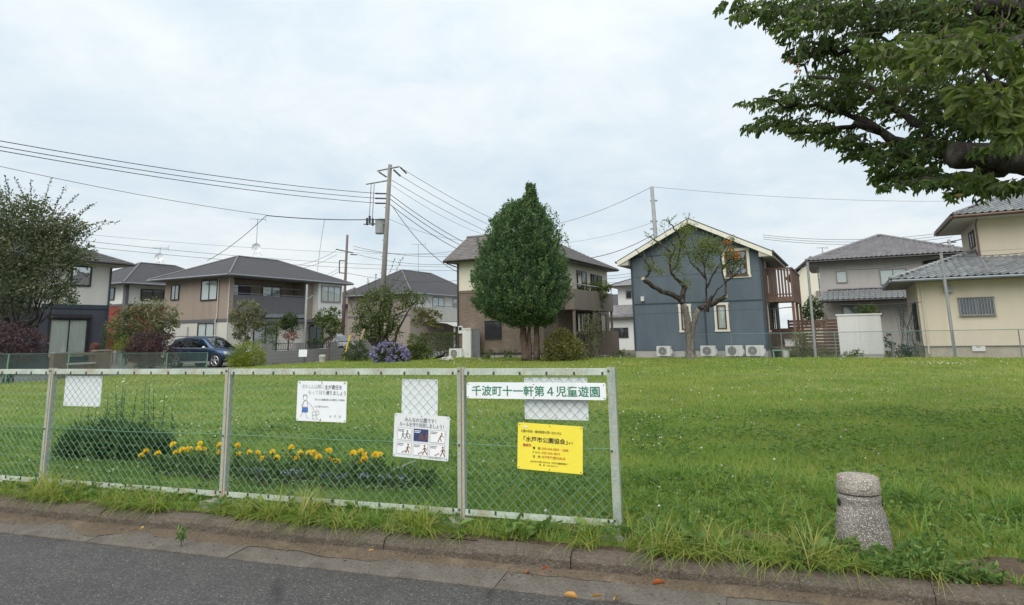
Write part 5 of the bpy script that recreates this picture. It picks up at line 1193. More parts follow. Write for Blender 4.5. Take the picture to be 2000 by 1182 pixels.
for i, (x0, y0, x1, y1) in enumerate(((690, 481, 900, 500), (690, 487, 900, 489), (697, 497, 895, 515), (676, 533, 895, 548))):
    cable('%s distant cable between the thinner pole and the brown house' % ('first', 'second', 'third', 'lowest')[i], at(x0, y0, 58), at(x1, y1, 62), .4, .016)
for i, (x0, y0) in enumerate(((656, 490), (658, 497), (663, 524), (663, 530))):
    cable('%s short cable from the thinner pole to behind the tan house roof' % ('uppermost', 'second', 'third', 'lowermost')[i], at(x0, y0, 58), at(x0-75, y0+28, 60), .2, .014)
for i, (y0, y1) in enumerate(((540, 531), (545, 537), (548, 548))):
    cable('%s far cable in the gap between brown house and blue house' % ('upper', 'middle', 'lower')[i], at(1120, y0, 66), at(1250, y1, 66), .2, .016)
cable('black cable strung from the left net pole past the timber balcony', at(1577, 518, n0[0][1]), at(1510, 523, 40), .2, .02)
cable('pale wire strung between the two net poles across the mauve house', n0[0]+n0[1]-np.array([0, 0, .05]), n1[0]+n1[1]-np.array([0, 0, .05]), .35, .012)
cable('pale wire running from the right net pole to the right edge', at(2040, 490, 23.5), n1[0]+n1[1]-np.array([0, 0, .1]), .05, .012, ext=True)
cable('lower pale wire strung in front of the white shed', at(1641, 595, 28), at(1800, 590, 27), .05, .012)
cable('thin pale wire strung across the front of the blue house', at(1110, 619, 30), at(1560, 600, 27.5), .02, .008)
cable('distant double cable behind the roof tip of the cream house', at(1815, 478, 70), at(1900, 462, 70), .1, .05)
antenna('tall television antenna with a white dish on the ridge of the tan house', at(500, 497, 46.5), 2.6, .4, True, .75)
antenna('television antenna with a white dish on the roof of the red and white house', at(311, 514, 51.5), 1.25, .3, True, .8)
antenna('small television antenna on the left tip of the mauve house roof', at(1608, 506, 44), .8, .2, False, .55)
antenna('tall bare television antenna on the roof of the beige house', at(817, 538, 64), 3.1, .2, False, .95)

# ------------------------------------------------------------------ dark blue car in the drive
def car(label, loc, rz, paint='car_paint', name='parked_car'):
    t = thing(name, label, 'car', loc, rz)
    W_ = .9
    # stations along the length: x, half width at sill, belt and roof, heights
    low = [(-2.22, .45, .62), (-2.2, .35, .95), (-1.95, .24, 1.04), (-1.3, .24, 1.05), (0, .24, 1.02), (.9, .24, .99), (1.15, .24, .97), (1.85, .24, .88), (2.15, .3, .76), (2.26, .38, .62)]
    m = MB(); n = len(low)
    for x, z0, z1 in low:
        k = .86 if abs(x) > 2.1 else (.96 if abs(x) > 1.8 else 1.0)
        for y, z in ((-W_*k*.93, z0), (-W_*k, z0+(z1-z0)*.35), (-W_*k*.985, z0+(z1-z0)*.75), (-W_*k*.9, z1), (W_*k*.9, z1), (W_*k*.985, z0+(z1-z0)*.75), (W_*k, z0+(z1-z0)*.35), (W_*k*.93, z0)): m.v.append((x, y, z))
    for i in range(n-1):
        for k in range(8): m.f.append((i*8+k, i*8+(k+1) % 8, i*8+8+(k+1) % 8, i*8+8+k))
    m.f += [tuple(range(8)), tuple(range((n-1)*8, n*8))[::-1]]; m.mi = [0]*len(m.f)
    # cabin
    cab = [(-2.02, 1.02, .84, 1.02), (-1.72, 1.02, .82, 1.5), (-1.0, 1.02, .82, 1.6), (0.0, 1.0, .82, 1.6), (.35, .98, .82, 1.52), (1.12, .96, .8, .97)]
    o = len(m.v)
    for x, z0, w, z1 in cab:
        wr = .66 if z1 > 1.2 else .8
        m.v += [(x, -w, z0), (x, -wr, z1-.06 if z1 > 1.2 else z1), (x, -wr+.12, z1), (x, wr-.12, z1), (x, wr, z1-.06 if z1 > 1.2 else z1), (x, w, z0)]
    for i in range(len(cab)-1):
        for k in range(5): m.f.append((o+i*6+k, o+i*6+k+1, o+i*6+7+k, o+i*6+6+k)); m.mi.append(0)
    b = m.build('body', paint, t, True)
    g = MB(); e = .012
    P = lambda x, zf, s: (x, s*(.82-(.82-.66)*zf+e), .99+zf*.55)
    for s in (-1, 1):
        for pts in (((-1.82, .18), (-1.62, .78), (-.98, .88), (-.98, .08)), ((-.93, .08), (-.93, .88), (-.02, .9), (-.02, .06)), ((.03, .06), (.03, .9), (.3, .82), (.82, .08))):
            MB().poly([P(x, z, s) for x, z in pts]).build('side_window', 'car_glass', t)
    MB().poly([(1.06, -.7, 1.03), (1.06, .7, 1.03), (.42, .58, 1.525), (.42, -.58, 1.525)]).build('windscreen', 'car_glass', t)
    MB().poly([(-2.02, .68, 1.1), (-2.02, -.68, 1.1), (-1.76, -.58, 1.48), (-1.76, .58, 1.48)]).build('rear_window', 'car_glass', t)
    MB().box(2.2, 2.275, -.42, .42, .62, .74).box(2.2, 2.27, -.5, .5, .4, .54).build('grille', 'rubber', t); MB().box(2.27, 2.285, -.4, .4, .67, .69).build('grille_bar', 'chrome', t)
    for s in (-1, 1):
        MB().hexa([(2.16, s*.45, .66), (2.02, s*.82, .66), (1.9, s*.86, .66), (2.05, s*.45, .66), (2.2, s*.45, .76), (2.06, s*.82, .8), (1.85, s*.86, .84), (2.0, s*.45, .8)]).build('headlight', 'lamp_clear', t)
        MB().ball((.62, s*.98, 1.04), (.1, .08, .07)).build('mirror', 'chrome', t)
        MB().tube([(-1.75, s*.62, 1.63), (.2, s*.62, 1.63)], .02, 5).build('roof_rail', 'chrome', t)
        MB().tube([(-1.8, s*.86, 1.03), (.9, s*.84, .99)], .012, 4).build('belt_strip', 'chrome', t)
        MB().box(-1.0, 1.0, s*.89-.02, s*.89+.02, .24, .32).build('sill_trim', 'metal_grey', t)
        MB().box(-.55, -.4, s*.9-.015, s*.9+.015, .8, .83).box(-1.35, -1.2, s*.9-.015, s*.9+.015, .82, .85).build('door_handle', 'chrome', t)
    for x in (-1.33, 1.36):
        for s in (-1, 1):
            MB().tube([(x, s*.72, .35), (x, s*.905, .35)], .4, 16).build('wheel_arch', 'rubber', t)
            w = MB().tube([(x, s*.7, .34), (x, s*.92, .34)], .34, 18).build('wheel', 'rubber', t)
            r = MB().tube([(x, s*.915, .34), (x, s*.928, .34)], .09, 10)
            for k in range(5):
                a = 2*pi*k/5+.3; r.tube([(x, s*.928, .34), (x+.23*cos(a), s*.925, .34+.23*sin(a))], [.05, .035], 5)
            pr = [(x+.24*cos(a), s*.925, .34+.24*sin(a)) for a in np.linspace(0, 2*pi, 19)]; r.tube(pr, .02, 4, False); r.build('rim', 'alloy', w)
    MB().box(2.275, 2.285, -.17, .17, .5, .6).build('number_plate', 'plate_white', t)
    return t
cc = col(407, 36.2, OUT); car('dark blue sport utility car parked nose-out by the tan house', cc, -YG+.12)
c2 = col(655, 52, OUT); car('white car mostly hidden behind the block wall and the dark bush', c2, -YG, 'car_white')

# ------------------------------------------------------------------ odds and ends across the side street
def at_street(px, py, Y): return at(px, py, Y)
a = col(102, 27.5, OUT); t = thing('brick_planter', 'low brown brick planter wall with a dark slot, behind the low green fence', 'planter wall', a, pi/2-YG)
MB().box(0, .54, -.15, .15, 0, 1.02).box(1.69, 2.38, -.15, .15, 0, 1.06).box(.54, 1.69, -.1, .15, 0, .55).box(.54, 1.69, -.12, .15, .9, 1.02).build('wall', 'planter_brick', t)
MB().box(.0, .54, -.17, .17, 1.02, 1.06).box(1.69, 2.38, -.17, .17, 1.06, 1.1).build('coping', 'post_stone', t)
MB().box(.5, 1.72, -.16, -.1, .52, .6).build('sill_slab', 'stone_pale', t)
a = col(216, 31.2, OUT); t = thing('pipe_fence', 'row of short pale concrete posts beside the brown brick planter', 'post row', a, pi/2-YG)
pm_ = MB().tube([(0, 0, 0), (0, 0, 1.02)], .075, 8).mesh('post', 'pipe_grey')
for i in range(5): o = link('post', pm_, t); o.location = (i*.21, 0, 0)
MB().box(-.1, 1.1, -.1, .1, 0, .3).build('base', 'stone_pale', t)
a = col(183, 33, OUT-.12); t = thing('letter_box', 'dark red arched letter box in front of the navy house', 'letter box', a, -YG)
m = MB(); pts = [(-.2, -.1, .6)]+[(.2*cos(x), -.1, 1.32+.2*sin(x)) for x in np.linspace(pi, 0, 9)]+[(.2, -.1, .6)]; m.prism(pts, (0, .25, 0)); m.build('body', 'terracotta', t)
MB().box(-.06, .06, -.02, .1, 0, .6).build('post', 'terracotta', t); MB().box(-.12, .12, -.112, -.1, 1.2, 1.24).build('slot', 'room_dark', t)
a = col(630, 32.5, LAWN-.1); t = thing('boundary_post', 'squat pale stone post in front of the block wall', 'post', a, -YG)
MB().lathe([(.16, 0), (.15, .3), (.17, .32), (.17, .42), (.12, .46)], n=10).build('shaft', 'post_stone', t)
rr = np.random.default_rng(9)
for i, (x, y, s, lb) in enumerate(((866, 704, .17, 'pale stone lying right beside the crow'), (873, 704.5, .22, 'larger pale stone to the right of the crow'), (881, 703.5, .12, 'small flat pale stone farthest right of the crow'))):
    p = atz(x, y, LAWN+.02); m = MB().ball((0, 0, s*.3), (s, s*.7, s*.55), 7, 5); m.v = [tuple(np.array(v)*(1+.15*rr.normal(size=3))) for v in m.v]
    o = m.build('stone', 'stone_pale'); o.location = p; tag(o, lb, 'stone')
# crow: one continuous body
p = atz(862, 706, LAWN); t = thing('crow', 'black crow standing on the lawn and facing right', 'bird', p, -.25)
MB().tube([(-.36, 0, .12), (-.22, 0, .17), (-.1, 0, .22), (.0, 0, .26), (.1, 0, .31), (.15, 0, .37), (.19, 0, .415), (.235, 0, .41), (.265, 0, .4), (.31, 0, .385)], [.012, .035, .075, .095, .08, .05, .05, .042, .02, .006], 10).build('body', 'crow', t, True)
for s in (-1, 1):
    MB().tube([(.02, s*.035, .2), (.0, s*.04, .1), (.02, s*.04, .01), (.07, s*.045, .006)], .01, 5).build('leg', 'crow', t)
    MB().tube([(.08, s*.07, .31), (-.08, s*.085, .24), (-.26, s*.04, .17)], [.03, .035, .008], 6).build('wing', 'crow', t)

# ------------------------------------------------------------------ trees and shrubs
def lobes(L, Y):
    """(px, py, half width, half height) in photo pixels at distance Y -> world ellipsoids"""
    out = []
    for q in L:
        y = q[4] if len(q) > 4 else Y
        c = at(q[0], q[1], y); k = y/1300*1.02
        out.append((c, (q[2]*k, q[2]*k*.9, q[3]*k)))
    return out
def plant(name, label, cat, px, Y, L, n, leaf, wd, mat, seed, trunk=None, bark='bark_brown', z0=OUT, group=None, clump=14, csize=.16, shell=.5, out=.7, droop=0.0, fill=True, crown_name='foliage', shape='diamond', tspread=.55):
    base = col(px, Y, z0); t = thing(name, label, cat, base, 0, group); rng = np.random.default_rng(seed+100)
    lb = lobes(L, Y); m = MB(); zc = min(c[2]-r[2]*.4 for c, r in lb)
    r0 = trunk or .03
    if trunk:
        cx = np.mean([np.array(c)-base for c, r in lb], 0); fk = np.array([cx[0]*.5, cx[1]*.5, max(zc-base[2], .3)*.6])
        m.tube(wob([(0, 0, -.1), fk*.5+np.array([rng.normal()*r0*.4, 0, 0]), fk], r0*.2, rng), np.linspace(r0*1.15, r0*.8, 7), 9)
    for c, r in lb:
        e = np.array(c)-base
        if trunk: m.tube(wob([fk-np.array([0, 0, r0*.5]), fk*.55+e*.45+np.array([0, 0, -.08*np.linalg.norm(e-fk)]), e], .05*np.linalg.norm(e-fk), rng), np.linspace(r0*.5, r0*.08, 7), 6)
        else: m.tube(wob([(rng.normal()*.02, rng.normal()*.02, -.05), np.array([e[0]*.3, e[1]*.3, e[2]*.5]), e], .03*np.linalg.norm(e), rng), np.linspace(r0, r0*.25, 7), 5)
    m.build('trunk' if trunk else 'stem', bark, t, True)
    crown(crown_name, t, lb, n, leaf, wd, mat, seed, shell, clump, csize, out, droop, shape, tspread, base)
    return t
def sprigs(t, base, tips, Y, mat, leaf, wd, seed, n=26, r=.012, bark='twig', cname='twig', lname='twig_leaves', spread=.6):
    """arching shoots that leave the crown: (x0,y0,x1,y1) in photo pixels"""
    rng = np.random.default_rng(seed); m = MB(); Ps, Ds = [], []
    for x0, y0, x1, y1 in tips:
        a = at(x0, y0, Y+rng.normal()*.3)-base; b = at(x1, y1, Y+rng.normal()*.5)-base
        pts = sag(a, b, -.08*np.linalg.norm(b-a), 7); m.tube(pts, np.linspace(r, r*.35, 7), 4)
        d = unit(b-a)
        for k in range(n):
            f = (k+rng.random())/n; i = min(int(f*6), 5); p = pts[i]+(pts[i+1]-pts[i])*(f*6-i)
            Ps.append(p); Ds.append(d*.6+rng.normal(size=3)*spread)
    m.build(cname, bark, t)
    Ps = np.array(Ps); l = leaf*(.7+.6*rng.random(len(Ps)))
    leaves(lname, Ps, np.array(Ds), l, l*wd/leaf, rng.random(len(Ps)), mat, t, 'diamond', rng=rng)

# --- large clipped conifer in front of the brown house
def conifer():
    Y = 29.2; base = atz(1036, 702, LAWN); t = thing('conifer_tree', 'tall dense dark green conifer with a pear-shaped crown and bare twin trunks', 'tree', base)
    rng = np.random.default_rng(21)
    prof = np.array([(364, 1036, 1), (372, 1037, 5), (385, 1037, 10), (398, 1034, 16), (408, 1024, 34), (420, 1020, 44), (440, 1019, 60), (470, 1020, 71), (500, 1019, 80), (530, 1019, 88), (560, 1017, 92), (585, 1018, 90), (605, 1020, 80), (620, 1022, 66), (634, 1035, 42)])
    prof[:, 2] = np.maximum(prof[:, 2]-9, 1); k = Y/1300*1.02; m = MB()
    for pts, r in (([(1028, 704), (1023, 670), (1020, 630), (1022, 560)], (.21, .16, .13, .1)), ([(1036, 704), (1034, 665), (1031, 630), (1034, 540)], (.12, .08, .07, .05)), ([(1048, 703), (1049, 660), (1046, 610), (1050, 540)], (.15, .12, .1, .07)), ([(1031, 704), (1033, 690), (1026, 650), (1024, 600)], (.1, .07, .06, .04))):
        w = wob([at(x, y, Y+.1*i)-base for i, (x, y) in enumerate(pts)], .03, rng, 3); m.tube(w, np.interp(np.linspace(0, 3, len(w)), range(4), r), 9)
    m.build('trunk', 'bark_brown', t, True)
    C, O, Rr = [], [], []
    N = 2300
    yy = rng.random(N); h = 366+(634-366)*yy**.72
    cx = np.interp(h, prof[:, 0], prof[:, 1]); hw = np.interp(h, prof[:, 0], prof[:, 2])
    an = rng.random(N)*2*pi; lump = 1+.07*np.sin(an*5+h*.07)+.06*np.sin(an*3-h*.11+2)+.05*np.sin(an*9+h*.23); rad = np.where(rng.random(N) < .58, .84+.26*rng.random(N)**1.5, .4+.45*rng.random(N))*lump
    x = cx+hw*rad*np.cos(an); dy = hw*rad*np.sin(an)*k*.95
    for i in range(N): C.append(at(x[i], h[i], Y+dy[i]))
    sx = np.cos(an); sy = np.sin(an)
    O = np.stack([sx, sy, np.where(h > 600, -.4, .55)], 1)
    # second, lower peak and loose shoots at the rim
    for (px, py) in [(993, 404), (990, 412), (998, 410), (985, 420), (1003, 402), (1037, 372), (1041, 380), (1034, 384), (1066, 410), (1088, 428), (1076, 420), (972, 436), (955, 452), (1095, 452), (1106, 470), (940, 500), (935, 480)]:
        C.append(at(px, py, Y-.3*rng.random())); O = np.vstack([O, [rng.normal()*.3, -.3, 1.0]])
    for _ in range(230):
        hh = 372+240*rng.random(); a_ = rng.random()*2*pi; w_ = np.interp(hh, prof[:, 0], prof[:, 2])*(1.04+.1*rng.random())
        C.append(at(np.interp(hh, prof[:, 0], prof[:, 1])+w_*cos(a_), hh, Y+w_*k*sin(a_)*.95)); O = np.vstack([O, [cos(a_)*.8, sin(a_)*.8, 1.0]])
    C = np.array(C); n = 50; M_ = len(C); ct = np.clip(rng.normal(.48, .27, M_), 0, 1)
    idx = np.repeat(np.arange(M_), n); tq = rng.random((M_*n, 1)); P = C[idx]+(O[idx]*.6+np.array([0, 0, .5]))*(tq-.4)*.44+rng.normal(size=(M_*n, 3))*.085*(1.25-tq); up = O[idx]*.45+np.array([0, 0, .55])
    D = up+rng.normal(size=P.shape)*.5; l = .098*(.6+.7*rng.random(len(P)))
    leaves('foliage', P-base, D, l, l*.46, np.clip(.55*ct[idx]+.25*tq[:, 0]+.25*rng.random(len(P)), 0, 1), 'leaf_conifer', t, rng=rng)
conifer()

# --- hard-pruned cherry in front of the blue house
def pruned_cherry():
    zx = lambda x, y: (1180+x/3.11, 340+y/3.11)
    base = atz(1349, 701, LAWN); Y = base[1]; t = thing('pruned_cherry_tree', 'hard-pruned cherry tree with thick cut limbs in front of the blue house', 'tree', base)
    rng = np.random.default_rng(5); m = MB()
    def limb(mb, pts, rs, dy=None, k=.02, sub=3, n=9):
        P = [at(*zx(x, y), Y+(dy[i] if dy else 0))-base for i, (x, y) in enumerate(pts)]
        w = wob(P, k, rng, sub); mb.tube(w, np.interp(np.linspace(0, len(pts)-1, len(w)), range(len(pts)), rs), n)
        return P
    limb(m, [(530, 1138), (528, 1090), (520, 1000), (512, 930), (498, 850), (480, 790)], [.3, .2, .165, .155, .14, .13])
    limb(m, [(535, 1120), (532, 1040), (540, 940), (552, 870), (575, 820)], [.18, .13, .12, .125, .115])
    tr = m.build('trunk', 'bark_grey', t, True)
    a = MB(); limb(a, [(480, 790), (455, 755), (420, 735), (345, 712), (275, 665), (242, 640)], [.13, .12, .11, .1, .095, .09], [0, 0, -.1, -.2, -.3, -.35])
    limb(a, [(480, 790), (478, 725), (492, 690), (470, 665), (430, 630), (405, 600)], [.12, .11, .11, .07, .06, .045], [0, 0, .1, .1, 0, 0])
    limb(a, [(575, 820), (620, 795), (660, 790), (700, 765), (735, 745)], [.12, .105, .11, .1, .095], [0, 0, -.1, -.2, -.3])
    limb(a, [(600, 810), (625, 832), (640, 760), (655, 740)], [.08, .09, .06, .05], [0, -.2, -.1, 0])
    a.build('limb', 'bark_dark', t, True)
    for x, y, s, d in ((735, 743, .08, -.32), (240, 638, .075, -.36)):
        p = at(*zx(x, y), Y+d)-base; MB().tube([p, p+np.array([.05 if x > 400 else -.05, -.05, .02])], [s*1.1, s], 10).build('cut_end', 'cut_wood', t)
    b = MB(); tw = [((405, 600), (400, 520), (430, 440), (395, 400)), ((405, 600), (440, 560), (470, 420), (510, 340), (495, 260)), ((470, 440), (440, 350), (395, 300), (390, 260)), ((400, 470), (350, 430), (290, 390), (250, 370)), ((240, 640), (275, 600), (270, 555), (230, 500), (190, 455)), ((275, 590), (300, 540), (280, 480)),
          ((625, 830), (622, 740), (620, 640), (610, 560), (640, 470), (700, 420)), ((620, 640), (570, 580), (530, 540), (505, 480)), ((612, 560), (590, 500), (550, 440)), ((735, 740), (740, 680), (715, 590), (705, 520), (735, 440), (770, 390)), ((735, 660), (800, 610), (850, 560)), ((640, 790), (690, 700), (740, 655)), ((715, 580), (760, 520), (820, 490)), ((625, 690), (660, 610), (690, 560))]
    ends = []
    for w in tw:
        P = limb(b, list(w), list(np.linspace(.05, .014, len(w))), [rng.normal()*.25 for _ in w], .02, 3, 5); ends.append(P)
    b.build('branch', 'bark_dark', t)
    L = lobes([zx(x, y)+(r/3.11, r/3.11*.8) for x, y, r in ((285, 560, 42), (420, 500, 55), (440, 570, 45), (470, 430, 60), (500, 340, 50), (550, 490, 55), (600, 440, 60), (650, 430, 60), (690, 450, 50), (600, 520, 50), (760, 480, 40), (720, 560, 30), (790, 400, 25), (340, 590, 30), (500, 660, 35), (640, 560, 40))], Y)
    crown('foliage', t, L, 5600, .075, .038, 'leaf_spring', 31, .05, 4, .42, .3, .25, base=base, tspread=.35)
    zz = [zx(a, b)+zx(c, d) for a, b, c, d in ((275, 590, 235, 470), (275, 560, 330, 440), (400, 480, 360, 330), (430, 440, 470, 310), (470, 420, 560, 300), (500, 330, 520, 235), (500, 480, 470, 330), (610, 560, 580, 380), (640, 480, 700, 370), (640, 470, 620, 360), (700, 430, 790, 370), (705, 520, 800, 440), (715, 590, 830, 520), (620, 650, 560, 560), (625, 680, 700, 560), (550, 450, 520, 360), (400, 520, 340, 480), (660, 610, 740, 520), (740, 660, 860, 570), (440, 560, 510, 470), (395, 300, 350, 290), (395, 300, 440, 250), (290, 390, 240, 350))]
    sprigs(t, base, zz, Y, 'leaf_spring', .075, .035, 35, 26, .011, 'bark_dark')
    L = lobes([zx(x, y)+(r/3.11, r/3.11*.9) for x, y, r in ((750, 420, 22), (765, 460, 20), (800, 490, 28), (745, 490, 20))], Y)
    crown('orange_leaves', t, L, 330, .085, .045, 'leaf_orange', 33, .2, 7, .25, .3, .3, base=base)
    L = lobes([zx(x, y)+(r/3.11, r/3.11*.7) for x, y, r in ((370, 310, 45), (300, 400, 50), (500, 250, 20), (800, 560, 55))], Y)
    crown('sparse_leaves', t, L, 330, .07, .03, 'leaf_spring', 34, .1, 3, .3, .3, .3, base=base)
pruned_cherry()

# --- big cherry that overhangs the picture from the right
def big_cherry():
    base = np.array([5.75, 6.3, LAWN]); t = thing('overhanging_cherry_tree', 'large cherry tree whose leafy boughs overhang the lawn at the upper right', 'tree', base); rng = np.random.default_rng(77)
    m = MB(); w = wob([(0, 0, -.1), (.05, .05, 1.0), (-.05, 0, 2.1), (.1, .1, 3.2), (.2, .2, 4.6)], .03, rng, 4); m.tube(w, np.linspace(.36, .2, len(w)), 12); m.build('trunk', 'bark_dark', t, True)
    b = MB()
    def limb(pts, r, k=.03, n=9):
        P = [np.array(p) if len(p) == 3 and p[0] < 20 else at(p[0], p[1], p[2])-base for p in pts]
        w = wob(P, k, rng, 4); b.tube(w, np.interp(np.linspace(0, 1, len(w)), np.linspace(0, 1, len(r)), r), n)
    limb([(0, 0, 1.9), (2150, 350, 6.0), (2010, 318, 5.5), (1940, 308, 5.3), (1868, 304, 5.15)], [.15, .14, .12, .113, .104], .012, 14)
    limb([(-.02, 0, 2.6), (2120, 200, 6.6), (1950, 330, 6.2), (1840, 300, 6.4), (1720, 255, 6.8), (1640, 215, 7.1), (1560, 205, 7.3), (1470, 195, 7.5)], [.12, .11, .09, .07, .05, .032, .018, .007])
    limb([(1840, 300, 6.4), (1790, 240, 6.6), (1700, 170, 7.0), (1600, 150, 7.4), (1545, 110, 7.5)], [.05, .04, .03, .018, .006])
    limb([(1720, 258, 6.8), (1640, 250, 7.0), (1560, 262, 7.2), (1490, 245, 7.4)], [.045, .035, .02, .008])
    limb([(.1, .1, 3.4), (2060, 40, 5.6), (1900, 50, 5.5), (1760, 30, 5.7), (1620, 20, 6), (1480, 10, 6.4)], [.12, .11, .1, .07, .04, .012])
    limb([(1760, 30, 5.7), (1680, 90, 6), (1600, 105, 6.1), (1560, 110, 6.1)], [.05, .035, .025, .01])
    limb([(1990, 20, 5), (1940, 14, 4.9), (1922, 16, 4.85)], [.08, .07, .065], .005)
    limb([(2080, 60, 4.4), (1960, 90, 4.1), (1840, 80, 4.1), (1720, 90, 4.3)], [.04, .03, .02, .006])
    limb([(2080, 200, 4.0), (1990, 190, 3.8), (1920, 140, 3.8), (1860, 190, 3.9)], [.03, .022, .014, .006])
    limb([(1940, 330, 5.6), (1860, 360, 5.5), (1760, 355, 5.9)], [.05, .03, .01])
    b.v = [tuple(np.array(q)+.011*np.array([math.sin(q[0]*31+q[2]*23), math.sin(q[1]*29+q[0]*17), math.sin(q[2]*37+q[0]*11)])) for q in b.v]
    b.build('bough', 'bark_dark', t, True)
    p = at(1867, 304, 5.15)-base; MB().ball(p, (.06, .09, .104), 10, 7).build('cut_end', 'bark_dark', t, True)
    # sprays: px, py, Y, half width, half height, leaves
    SD = [(1425, 6, 6.5, 30, 14, 60), (1470, 22, 6.4, 40, 20, 110), (1530, 20, 6.2, 50, 26, 180), (1600, 22, 6, 70, 40, 330), (1690, 25, 5.8, 80, 45, 420), (1790, 30, 5.5, 80, 50, 460), (1890, 35, 5.3, 80, 60, 460), (1975, 50, 5.1, 60, 70, 400),
          (1535, 62, 6.2, 30, 18, 80), (1590, 95, 6.2, 45, 28, 190), (1660, 105, 6.4, 60, 35, 300), (1555, 95, 6.4, 20, 16, 40),
          (1475, 197, 7.5, 34, 8, 60), (1520, 196, 7.5, 40, 20, 120), (1565, 185, 7.5, 50, 28, 190), (1620, 175, 7.4, 60, 40, 300), (1690, 190, 7.2, 70, 55, 460), (1770, 180, 7, 70, 60, 520), (1850, 190, 6.7, 70, 60, 520), (1930, 210, 6.4, 70, 60, 480), (1985, 260, 6.2, 40, 50, 260),
          (1475, 246, 7.4, 24, 8, 50), (1520, 240, 7.3, 40, 16, 120), (1575, 250, 7.2, 40, 20, 140), (1630, 262, 7.1, 40, 22, 170), (1680, 282, 6.9, 40, 24, 190),
          (1735, 300, 6.5, 40, 30, 240), (1790, 300, 6.4, 50, 36, 320), (1850, 260, 6.4, 60, 40, 340), (1720, 345, 6.3, 22, 18, 80), (1755, 345, 6.2, 30, 18, 120), (1820, 345, 5.9, 45, 18, 190), (1890, 350, 5.7, 50, 14, 150), (1960, 362, 5.5, 45, 12, 150), (1865, 385, 5.4, 14, 14, 36), (1940, 365, 5.2, 50, 10, 90), (1725, 375, 6.2, 8, 8, 14), (1960, 285, 5.0, 40, 12, 70), (1890, 345, 5.0, 40, 12, 70), (1920, 300, 4.95, 30, 14, 26)]
    SY = [(1700, 85, 4.4, 34, 14, 60), (1750, 95, 4.3, 50, 26, 140), (1820, 85, 4.2, 60, 28, 190), (1890, 95, 4.1, 60, 32, 190), (1965, 90, 4.0, 40, 34, 130), (1800, 130, 4.3, 40, 14, 60), (1870, 180, 3.95, 26, 14, 50), (1920, 185, 3.9, 46, 26, 130), (1975, 200, 3.8, 36, 36, 150), (1930, 225, 3.9, 36, 18, 80), (1985, 145, 3.8, 20, 14, 40), (1985, 250, 3.8, 20, 16, 50)]
    SO = [(1550, 122, 7.4, 14, 12, 40), (1560, 135, 7.4, 10, 14, 30)]
    tw = MB(); big = []
    def sprays(S, mat, name, L0, seed, bright=None, dens=1.0, tint=(.0, 1.0)):
        r = np.random.default_rng(seed); P, D, Lg, T = [], [], [], []
        for px, py, Y, hx, hy, n in S:
            n = int(n*dens); k = Y/FPX
            nt = max(2, n//11); tt = r.random()
            for _ in range(nt):
                a = r.random()*2*pi; rr = r.random()**.5
                p = at(px+hx*rr*cos(a), py+hy*rr*sin(a), Y+r.normal()*.28)
                d = unit(np.array([-.75+r.normal()*.5, r.normal()*.6, -.12+r.normal()*.35])); ln = min(.42, hx*k*1.1)*(.6+.5*r.random())
                pts = [p-d*ln*.5+np.array([0, 0, -.06*ln*(2*s-1)**2]) for s in (0, .33, .66, 1)]; pts = [q+d*ln*s for q, s in zip(pts, (0, .33, .66, 1))]
                tw.tube([q-base for q in pts], [.004, .0035, .0025, .0015], 3, False)
                for s in range(11):
                    f = (s+.5)/11; q = p-d*ln*.5+d*ln*f+np.array([0, 0, -.06*ln*(2*f-1)**2]); side = np.cross(d, (0, 0, 1.0))*(1 if s % 2 else -1)
                    P.append(q); D.append(d*.45+side*.65+np.array([0, 0, -.55+r.normal()*.3])+r.normal(size=3)*.22); Lg.append(L0*(.65+.55*r.random())); T.append(np.clip(tint[0]+(tint[1]-tint[0])*(.35*tt+.65*r.random()), 0, 1))
        P = np.array(P); D = np.array(D); Lg = np.array(Lg); T = np.array(T)
        return P, D, Lg, T
    P, D, L, T = sprays(SD, 'leaf_cherry', 'foliage', .08, 1, dens=1.8, tint=(0, .97))
    leaves('foliage', P-base, D, L, L*.42, T, 'leaf_cherry', t, 'leaf', .16, 'stuff', np.random.default_rng(2))
    # the rest of the crown, above and to the right of the picture
    LB = [(base+np.array(c), r_) for c, r_ in (((.9, .3, 5.5), (1.5, 1.5, .8)), ((2.0, .4, 4.6), (1.6, 1.6, .9)), ((1.6, -1.2, 5.0), (1.4, 1.3, .8)), ((1.9, 2.0, 4.9), (1.4, 1.3, .8)))]
    crown('outer_foliage', t, LB, 5200, .15, .065, 'leaf_cherry', 9, .3, 14, .13, .5, .5, base=base)['kind'] = 'stuff'
    for e in ((1.8, .4, 4.5), (1.9, 1.9, 4.8), (1.4, -1.0, 4.9), (.9, .3, 5.5)):
        w = wob([(.12, .12, 3.5), np.array(e)*.5+np.array([.1, .1, 1.9]), e], .04, rng, 3); bb_ = MB().tube(w, np.linspace(.12, .03, len(w)), 7); bb_.build('bough', 'bark_dark', t, True)
    P, D, L, T = sprays(SO, 'leaf_orange', 'foliage', .06, 5); leaves('orange_leaves', P-base, D, L, L*.4, T, 'leaf_orange', t, 'diamond', .1, 'stuff', np.random.default_rng(2))
    P, D, L, T = sprays(SY, 'leaf_cherry_young', 'foliage', .088, 3, dens=1.6)
    vis = np.array([(0 < 1000+FPX*((p-E0)@RT)/((p-E0)@_f) < 2000) for p in P]); o = np.argsort(np.where(vis, -L/np.linalg.norm(P-E0, axis=1), 9)); one, rest = o[:300], o[300:]
    leaves('young_foliage', P[rest]-base, D[rest], L[rest], L[rest]*.44, T[rest], 'leaf_cherry_young', t, 'leaf', .16, 'stuff', np.random.default_rng(4))
    mes = []
